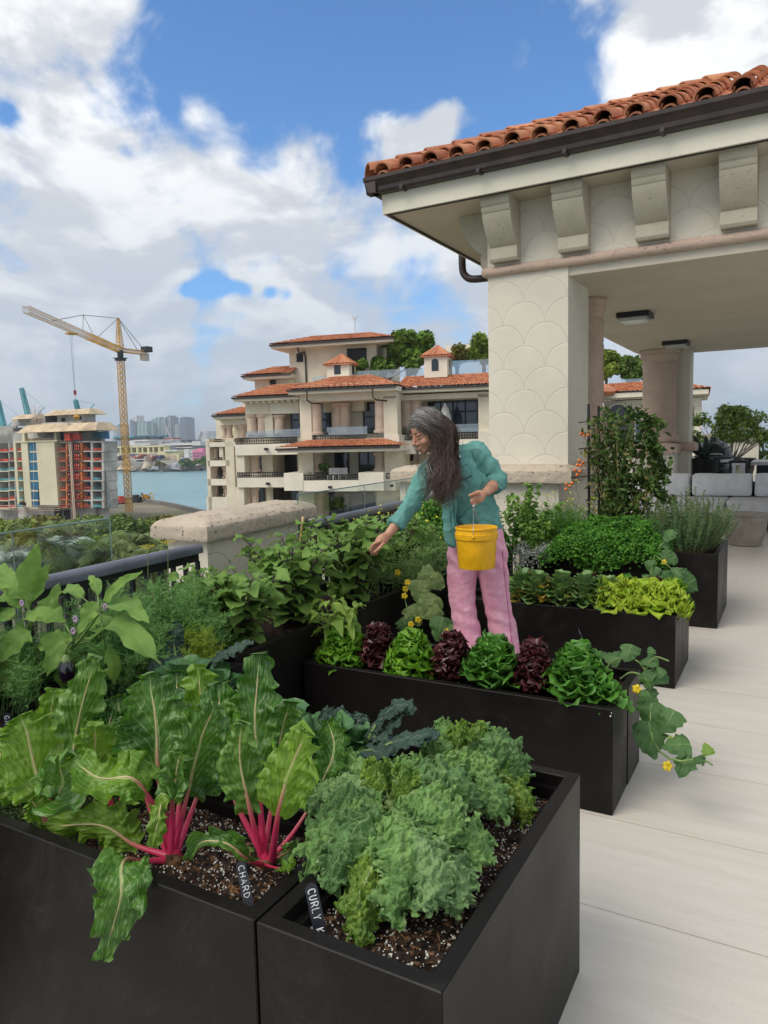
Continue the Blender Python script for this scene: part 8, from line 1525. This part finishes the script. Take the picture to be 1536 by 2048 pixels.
# torso as stacked ellipses
limb(B, [pel, J(942, 1030, 4.25), J(918, 965, 4.20), J(906, 925, 4.18)], [.13, .105, .115, .085], flat=.6, upv=CH); 
sL, eL, wL = J(955, 905, 4.20), J(997, 962, 4.20), J(972, 984, 4.06); sR, eR, wR = J(862, 940, 4.16), J(818, 1015, 4.10), J(777, 1069, 4.02)
limb(B, [sL, (sL+eL)/2, eL], [.056, .046, .038]); limb(B, [eL, (eL+wL)/2, wL], [.038, .034, .025]); limb(B, [sR, (sR+eR)/2, eR], [.056, .046, .038]); limb(B, [eR, (eR+wR)/2, wR], [.038, .033, .023])
limb(B, [J(905, 925, 4.18), J(885, 905, 4.12), J(866, 888, 4.08)], [.056, .050, .050])
for (kx, fx, f_) in ((926, 938, foot0), (988, 1010, foot1)): limb(B, [J(kx, 1110, 4.26), J(kx+3, 1240, 4.24), np.array([f_[0], f_[1], .09])], [.066, .046, .034]); limb(B, [np.array([f_[0], f_[1], .06]), np.array([f_[0], f_[1], .04])-RH*.08+CH*.09], [.038, .03])
# head
hc = J(853, 866, 4.06); hf = nrmz(-.86*RH+.42*CH-.42*ZH); hu = nrmz(ZH-hf*(ZH@hf)); hs = np.cross(hf, hu); hs = hs if hs@CH > 0 else -hs; AX = (hf, hs, hu)
hp = lambda f, s, u: hc+hf*f+hs*s+hu*u
blob(B, hp(-.012, 0, .028), AX, (.093, .074, .088)); blob(B, hp(.022, 0, -.025), AX, (.062, .060, .078)); blob(B, hp(.045, 0, -.072), AX, (.038, .034, .030)); blob(B, hp(.058, 0, -.090), AX, (.020, .020, .016))
limb(B, [hp(.074, 0, .018), hp(.090, 0, -.008), hp(.103, 0, -.028)], [.010, .011, .0125], n=10); blob(B, hp(.086, .010, -.031), AX, (.012, .008, .007)); blob(B, hp(.086, -.010, -.031), AX, (.012, .008, .007))
for s_ in (-1, 1):
    blob(B, hp(.064, s_*.030, .022), AX, (.018, .022, .009)); blob(B, hp(.060, s_*.030, .002), AX, (.016, .017, .013)); blob(B, hp(.050, s_*.040, -.028), AX, (.024, .018, .022)); blob(B, hp(-.006, s_*.074, -.012), AX, (.016, .008, .028))
blob(B, hp(.078, 0, -.056), AX, (.014, .023, .007)); blob(B, hp(.075, 0, -.067), AX, (.014, .020, .0075))
# hands
def finger(pts, r0, r1): limb(B, pts, [r0, (r0+r1)/2, r1], n=10, k=12)
# left hand: closed round the bail wire, thumb lying forward along the picture left
wl = wL; kn = J(953, 993, 3.97)
limb(B, [wl, J(965, 987, 4.02), J(957, 991, 3.98)], [.025, .030, .034], flat=.62, upv=CH*.4+ZH)
blob(B, J(957, 993, 3.98), (nrmz(-RH*.9-ZH*.3), nrmz(ZH*.9-RH*.3), CH), (.040, .036, .020))
finger([J(958, 985, 3.96), J(947, 988, 3.94), J(937, 992, 3.94)], .0115, .0085)
for q, (dx, dd) in enumerate(((0, 0), (3.2, .012), (6.4, .026), (9.4, .042))): finger([J(949+dx, 993+q*.3, 3.965+dd), J(943+dx, 1001+q*.3, 3.945+dd), J(945+dx*.9, 1008-q, 3.955+dd), J(951+dx*.8, 1008-q*1.2, 3.975+dd)], .0098-.0006*q, .0078-.0006*q)
# right hand: pinching down among the stems
blob(B, J(764, 1080, 4.0), (nrmz(-RH*.75-ZH*.65), nrmz(ZH*.75-RH*.65), CH), (.046, .032, .018)); limb(B, [wR, J(770, 1075, 4.01)], [.023, .028], flat=.75, upv=CH)
for q, (x1, y1, x2, y2, x3, y3, dd) in enumerate(((752, 1085, 744, 1092, 740, 1103, -.02), (752, 1089, 745, 1098, 743, 1109, -.005), (755, 1092, 749, 1101, 748, 1111, .012), (759, 1094, 754, 1102, 753, 1110, .028))): finger([J(760, 1084+q*2, 4.0+dd), J(x1, y1, 3.99+dd), J(x2, y2, 3.99+dd), J(x3, y3, 4.0+dd)], .0092, .0068)
finger([J(768, 1086, 3.97), J(757, 1098, 3.95), J(748, 1106, 3.96)], .0105, .008)
remesh('body', B, 'skin', wo, .0040, smooth_it=2)
# face details sit on the skin
m = MB()
for s_ in (-1, 1): m.tube(spline([hp(.066, s_*.016, .001), hp(.0755, s_*.028, -.005), hp(.064, s_*.044, -.001)], 8), .0018, 5)
keep(m.build('eyelash', 'lash'), wo); m = MB()
for s_ in (-1, 1): m.tube(spline([hp(.080, s_*.014, .027), hp(.078, s_*.032, .033), hp(.058, s_*.050, .028)], 8), .0026, 5)
keep(m.build('eyebrow', 'lash'), wo); m = MB(); m.tube(spline([hp(.084, -.021, -.061), hp(.0905, 0, -.059), hp(.080, .019, -.061)], 8), .0032, 6); m.tube(spline([hp(.082, -.018, -.069), hp(.0870, 0, -.068), hp(.078, .016, -.068)], 8), .0034, 6); keep(m.build('lips', 'lip', smooth=True), wo)
# ---- shirt
S = MB()
limb(S, [J(948, 1062, 4.26), J(945, 1035, 4.25), J(930, 985, 4.21), J(912, 940, 4.18), J(902, 915, 4.16)], [.160, .143, .146, .125, .066], n=22, flat=.66, upv=CH, k=24)
limb(S, [J(862, 938, 4.16), J(912, 918, 4.17), J(955, 903, 4.20)], [.062, .076, .060], flat=.8, upv=CH)
eL2 = eL+(wL-eL)*.30; blob(S, sL-RH*.012, (RH, CH, ZH), (.068, .066, .066)); blob(S, sR+RH*.01, (RH, CH, ZH), (.070, .068, .068)); limb(S, [sL, (sL+eL)/2+RH*.004, eL, eL2], [.064, .056, .051, .049], k=20); limb(S, [eL+(wL-eL)*.16, eL+(wL-eL)*.42], [.057, .055], k=4)
eR2 = eR+(wR-eR)*.62; limb(S, [sR, (sR+eR)/2, eR, eR2], [.066, .057, .047, .042], k=22); limb(S, [eR+(wR-eR)*.42, eR+(wR-eR)*.68], [.048, .047], k=4)
# shirt tails: long front flap at picture left, curved hem at right
def slab(m, px, d0, th=.016):
    P = [J(x, y, d0+(dd if dd else 0)) for x, y, dd in px]; n = len(P); b = m.vs([p for p in P]+[p-CH*th for p in P]); m.face([b+i for i in range(n)]); m.face([b+n+i for i in range(n)][::-1])
    for i in range(n): j = (i+1) % n; m.face((b+i, b+n+i, b+n+j, b+j))
slab(S, [(885, 1010, 0), (889, 1050, 0), (891, 1080, 0), (899, 1088, 0), (910, 1094, -.005), (912, 1060, -.02), (912, 1000, -.03)], 4.115, .02); slab(S, [(920, 1040, 0), (935, 1060, 0), (960, 1067, 0), (985, 1062, 0), (998, 1046, .05), (996, 1015, .05), (960, 1000, 0)], 4.13, .03)
def folds(c, n):
    wq = c+vnv(c, 6, 2)*.05; d = .009*(1-np.abs(vn(wq*np.array([1, 1, .45]), 15, 3)))**3+.007*(1-np.abs(vn(wq@np.array([[.7, 0, .5], [0, 1, 0], [-.5, 0, .7]]), 24, 5)))**4+.0015*vn(c, 50, 6)
    r_ = c-sR; e_ = nrmz(eR-sR); tt = r_@e_; q = np.linalg.norm(r_-tt[:, None]*e_, axis=1) < .10; d = d+np.where(q & (tt > .03), .003*np.sin(tt*95+r_[:, 2]*35), 0)
    r2 = c-sL; e2 = nrmz(eL-sL); t2 = r2@e2; q2 = np.linalg.norm(r2-t2[:, None]*e2, axis=1) < .09; d = d+np.where(q2 & (t2 > .05), .003*np.sin(t2*90+r2[:, 2]*30), 0)
    low = np.clip((nb[2]-.22-c[:, 2])/.2, 0, 1); d = d+low*.006*np.sin((c@RH)*60+c[:, 2]*18)
    return c+n*(d-.004)[:, None]
sh_ = remesh('shirt', S, 'shirt_teal', wo, .0055, smooth_it=3, post=folds)
# shirt details: placket, pockets with flaps, collar, cuffs
from mathutils.bvhtree import BVHTree
bv = BVHTree.FromPolygons([tuple(v.co) for v in sh_.data.vertices], [tuple(p.vertices) for p in sh_.data.polygons])
def onshirt(x, y, off=.003):
    r = ray(x, y); h_ = bv.ray_cast(Vector(EYE), Vector(nrmz(r))); 
    return np.array(h_[0])-nrmz(r)*off if h_[0] is not None else J(x, y, 4.1)
def seam(pts, r, mt='shirt_seam', name='seam'):
    P = []
    for a, b_ in zip(pts, pts[1:]):
        k = max(2, int(math.dist(a, b_)/2.5)); P += [onshirt(a[0]+(b_[0]-a[0])*i/k, a[1]+(b_[1]-a[1])*i/k) for i in range(k)]
    m = MB(); m.tube(P, r, 5); o = m.build(name, mt, smooth=True); o.parent = sh_; return o
seam([(905, 985), (908, 1020), (911, 1055)], .0022); seam([(898, 990), (900, 1025), (903, 1070)], .0012); seam([(943, 902), (952, 925), (966, 948)], .0018)
def patch(px, mt, name, off=.006):
    n = 6; a, b_, c, d = [np.array(q, float) for q in px]; P = [onshirt(*((a*(1-i/n)+b_*i/n)*(1-j/n)+(d*(1-i/n)+c*i/n)*j/n), off) for j in range(n+1) for i in range(n+1)]; m = MB(); m.grid(P, n, n); o = m.build(name, mt, smooth=True); sd = o.modifiers.new('t', 'SOLIDIFY'); sd.thickness = .004; o.parent = sh_
patch([(910, 924), (931, 915), (937, 928), (914, 938)], 'shirt_teal', 'pocket_flap', .010); patch([(912, 937), (936, 928), (944, 950), (920, 962)], 'shirt_teal', 'pocket', .006); patch([(851, 952), (862, 957), (866, 968), (853, 965)], 'shirt_teal', 'pocket_flap', .008); patch([(909, 914.5), (921, 911), (922, 914), (910, 917.5)], 'sofa_pale', 'chest_tab', .008)
seam([(909, 925), (914, 939), (937, 929)], .0015); seam([(913, 940), (921, 963), (945, 951), (938, 930)], .0013); seam([(851, 965), (866, 969)], .0014)
m = MB(); cf = [eL+(wL-eL)*.40, eL+(wL-eL)*.43]; limb(m, cf, [.0555, .054], k=3, n=18); o = m.build('cuff', 'shirt_teal', smooth=True); o.parent = sh_; m = MB(); limb(m, [eR+(wR-eR)*.66, eR+(wR-eR)*.70], [.0475, .046], k=3, n=18); o = m.build('cuff', 'shirt_teal', smooth=True); o.parent = sh_
# ---- trousers
T_ = MB(); limb(T_, [J(950, 1045, 4.27), J(954, 1090, 4.27), J(956, 1125, 4.26)], [.138, .160, .150], n=22, flat=.72, upv=CH, k=14)
g0, g1 = foot0+ZH*.03, foot1+ZH*.03
limb(T_, [J(932, 1070, 4.26), J(926, 1120, 4.26), J(924, 1180, 4.25), J(928, 1225, 4.23), J(937, 1280, 4.21), g0], [.092, .092, .079, .072, .080, .125], n=20, k=26); limb(T_, [J(974, 1060, 4.26), J(982, 1115, 4.26), J(990, 1175, 4.25), J(998, 1225, 4.23), J(1008, 1285, 4.21), g1], [.092, .096, .084, .076, .086, .13], n=20, k=26)
def pf(c, n):
    d = .004*vn(c*np.array([1, 1, .8]), 8, 13)+.0022*vn(c*np.array([1, 1, 1.6]), 26, 15); kz = np.exp(-((c[:, 2]-.52)/.10)**2); d = d+kz*.003*np.sin(c[:, 2]*80+(c@RH)*25); hz2 = np.exp(-((c[:, 2]-.86)/.07)**2); d = d+hz2*.006*np.sin((c@RH)*55+c[:, 2]*50); return c+n*d[:, None]
tro = remesh('trousers', T_, 'denim_pink', wo, .0065, smooth_it=3, post=pf)
bt = BVHTree.FromPolygons([tuple(v.co) for v in tro.data.vertices], [tuple(p.vertices) for p in tro.data.polygons])
m = MB(); P = []
for i in range(70):
    y = 1100+i*2.7; x = 1004+(y-1100)*.105; r = nrmz(ray(x, y)); h_ = bt.ray_cast(Vector(EYE), Vector(r))
    if h_[0] is not None and abs((np.array(h_[0])-EYE)@_fw-4.15) < .25: P.append(np.array(h_[0])-r*.0015)
if len(P) > 4: m.tube(P, .0022, 5); 
for i in range(0, len(P)-1, 2): m.tube([P[i]+RH*.008, P[i]+(P[i+1]-P[i])*.6+RH*.008], .0016, 4)
o = m.build('side_seam', 'stitch', smooth=True); o.parent = tro
m = MB()
for f_ in (foot0, foot1): blob(m, np.array([f_[0], f_[1], .035])+CH*.05-RH*.03, (nrmz(CH-RH*.6), nrmz(RH+CH*.6), ZH), (.12, .045, .035))
keep(m.build('shoe', 'shoe_white', smooth=True), wo)
# ---- hair: scalp shell, then wavy locks
Hh = MB(); rh = random.Random(8); nid = 0
m = MB(); blob(m, hp(-.019, .0, .036), AX, (.097, .081, .090)); me_ = m
def capu(f, s=0.0, e=.005): return .036+.090*math.sqrt(max(.02, 1-((f+.019)/.097)**2-(s/.081)**2))+e
def caps(f, u, e=.006): return .081*math.sqrt(max(.02, 1-((f+.019)/.097)**2-((u-.036)/.090)**2))+e
sc_ = remesh('hair_cap', m, 'hair', wo, .005, smooth_it=1)
uvl = sc_.data.uv_layers.new(name='UVMap'); uvl.data.foreach_set('uv', np.tile([3.5, .35], len(sc_.data.loops)).astype(np.float32))
Vh, Fh, Uh = [], [], []; nv_ = 0
def strand(P, r, idv, n=26):
    global nv_
    Q = np.array(spline(P, n)); t = nrmz(np.gradient(Q, axis=0)); a = nrmz(np.cross(t, CH)); b_ = np.cross(t, a); tt = np.linspace(0, 1, n); rr = r*(np.minimum(1, tt*8+.5))*(1-tt**2.5*.85); ring = [Q+(a*math.cos(q*2.0944)+b_*math.sin(q*2.0944))*rr[:, None] for q in range(3)]
    V = np.stack(ring, 1).reshape(-1, 3); i = np.arange(n-1)[:, None]*3; j = np.arange(3)[None, :]; k2 = (j+1) % 3; F_ = np.stack([i+j, i+k2, i+3+k2, i+3+j], -1).reshape(-1, 4); uvv = np.stack([np.full(n*3, idv+.5), np.repeat(tt, 3)], -1); Vh.append(V); Fh.append(F_+nv_); Uh.append(uvv[F_].reshape(-1, 2)); nv_ += len(V)
def lock(guide, n, spread, r=.0013, wave=.008, wl_=5, seed=0, flare=1.0):
    rg = np.random.default_rng(seed); G = np.array(spline(guide, 22)); ph = rg.uniform(0, 6.28)
    tt = np.linspace(0, 1, 22)[:, None]; w_ = RH*np.sin(tt*wl_*2+ph)*wave*tt**.5+CH*np.cos(tt*wl_*1.7+ph)*wave*.6*tt**.5
    for k in range(n):
        o0 = rg.normal(size=3)*spread*.55; o1 = rg.normal(size=3)*spread*flare; ph2 = rg.uniform(0, 6.28); fz = RH*np.sin(tt*wl_*4.3+ph2)*wave*.35*tt; strand(list(G+w_+fz+o0*(1-tt)+o1*tt), r*rg.uniform(.7, 1.3), rg.integers(0, 900))
rg = np.random.default_rng(3)
part = lambda a: hp(.055-.12*a, -.005, .118-.02*a*0)
for k in range(62):        # curtain on the camera side, swept back from the parting and down over the chest
    a = k/61; f0 = .070-.155*a; p0 = hp(f0, -.012, capu(f0, .012)); f1 = .045-.12*a; pm = hp((f0+f1)/2, .040, capu((f0+f1)/2, .040)); p1 = hp(f1, caps(f1, .05), .05); p2 = hp(.010-.105*a, .088+.012*rg.random(), -.020)
    ex = rg.normal(); x3 = 870+28*a+ex*4; x4 = 868+36*a+ex*6; x5 = 876+24*a+ex*8; y5 = 985+rg.uniform(-35, 28)
    lock([p0, pm, p1, p2, J(x3, 915, 4.0-.01*rg.random()), J(x4, 955, 3.97-.02*rg.random()), J(x5, y5, 3.95-.02*rg.random())], 15, .0085, .0014, .030, 6+rg.random()*3, 100+k, 2.1)
for k in range(40):        # crown and back of the head, lying close to the skull
    a = k/39; th = -1.2+2.2*a; s0_ = -.05+.07*rg.random(); f0 = .05-.06*rg.random(); p0 = hp(f0, s0_, capu(f0, s0_)); s1_ = .05*math.sin(th+.6); p1 = hp(-.06, s1_, capu(-.06, s1_)); p2 = hp(-.112, .075*math.sin(th)+.01, .03); p3 = hp(-.125, .075*math.sin(th)+.03, -.06)
    lock([p0, p1, p2, p3, J(905+rg.normal()*5, 930, 4.05), J(903+rg.normal()*8, 975+rg.uniform(-30, 15), 4.0)], 12, .009, .0014, .010, 5, 200+k, 1.4)
for k in range(22):        # close covering strands from the parting over the near side
    a = k/21; lock([hp(.074-.03*a, -.03+.03*a, capu(.074-.03*a, .0, .007)), hp(.055-.05*a, .040, capu(.055-.05*a, .040, .006)), hp(.018-.07*a, caps(.018-.07*a, .04), .040), hp(-.01-.06*a, .096, -.03), J(868+14*a, 905, 4.01)], 16, .0045, .0012, .003, 3, 300+k, 1.2)
for k, g in enumerate(([hp(.075, -.03, .06), hp(.06, -.07, -.02), J(832, 912, 4.08), J(826, 935, 4.08)], [hp(.07, -.04, .05), hp(.055, -.07, -.04), J(838, 920, 4.1), J(836, 948, 4.1)], [J(905, 950, 4.0), J(922, 955, 3.97), J(945, 962, 3.95)], [J(900, 940, 4.0), J(916, 948, 3.97), J(928, 972, 3.95)], [hp(-.10, .04, .02), J(905, 885, 4.05), J(914, 905, 4.0), J(908, 915, 3.98)], [hp(-.11, .02, .0), J(908, 880, 4.06), J(917, 892, 4.0), J(912, 906, 3.98)], [J(895, 960, 3.98), J(912, 975, 3.96), J(926, 968, 3.95)])): lock(g, 12, .006, .0010, .008, 5, 400+k, 1.8)
for k in range(16): lock([J(872+rg.normal()*9, 930, 3.98), J(878+rg.normal()*9, 975, 3.95), J(884+rg.normal()*8, 1008+rg.uniform(-8, 10), 3.95)], 9, .007, .0011, .010, 4, 500+k, 1.6)
hh_ = arrmesh('hair', np.concatenate(Vh), np.concatenate(Fh), np.concatenate(Uh), 'hair', None, True); keep(hh_, wo); sc_.name = 'scalp_hair'
# ================================================================== BUCKET
mat('bucket_yellow', (.80, .42, .008), .45, .4, var=.09, vscale=9, bump=.15, bscale=40); mat('wire', (.55, .55, .55), .3, .6, metal=.8)
bc = J(953, 1094, 3.93); bk_ = thing('bucket', 'yellow plastic bucket hanging from the hand of the woman', 'bucket', bc)
h_ = .222; z0 = bc[2]-h_/2; m = MB(); prof = [(.0, z0+.004), (.092, z0+.004), (.095, z0), (.099, z0+.012), (.108, z0+.155), (.1135, z0+.158), (.1145, z0+.165), (.1155, z0+.188), (.111, z0+.190), (.110, z0+.208), (.114, z0+.212), (.114, z0+.220), (.110, z0+.222), (.106, z0+.214), (.104, z0+.15), (.096, z0+.02), (.0, z0+.016)]
m.lathe([(max(r, .0005), z-bc[2]) for r, z in prof], tuple(bc), 64); keep(m.build('pail', 'bucket_yellow', auto=35), bk_)
side = nrmz(CH*.93-RH*.25); a = bc+side*.116+ZH*(z0+.178-bc[2]); b2 = bc-side*.116+ZH*(z0+.178-bc[2]); tp = J(948, 1011, 3.955)
m = MB(); m.tube(spline([a, a+ZH*.05-side*.002, tp+side*.03-ZH*.03, tp, tp-side*.03-ZH*.03, b2+ZH*.05, b2], 30), .0017, 6); keep(m.build('bail', 'wire', smooth=True), bk_)
m = MB(); m.ell(tuple(a), .008, .008, .008, 10, 6); m.ell(tuple(b2), .008, .008, .008, 10, 6); keep(m.build('ear_lug', 'bucket_yellow', smooth=True), bk_)
m = MB(); m.tube([tp-side*.028, tp+side*.028], .0055, 8); keep(m.build('grip', 'perlite', smooth=True), bk_)
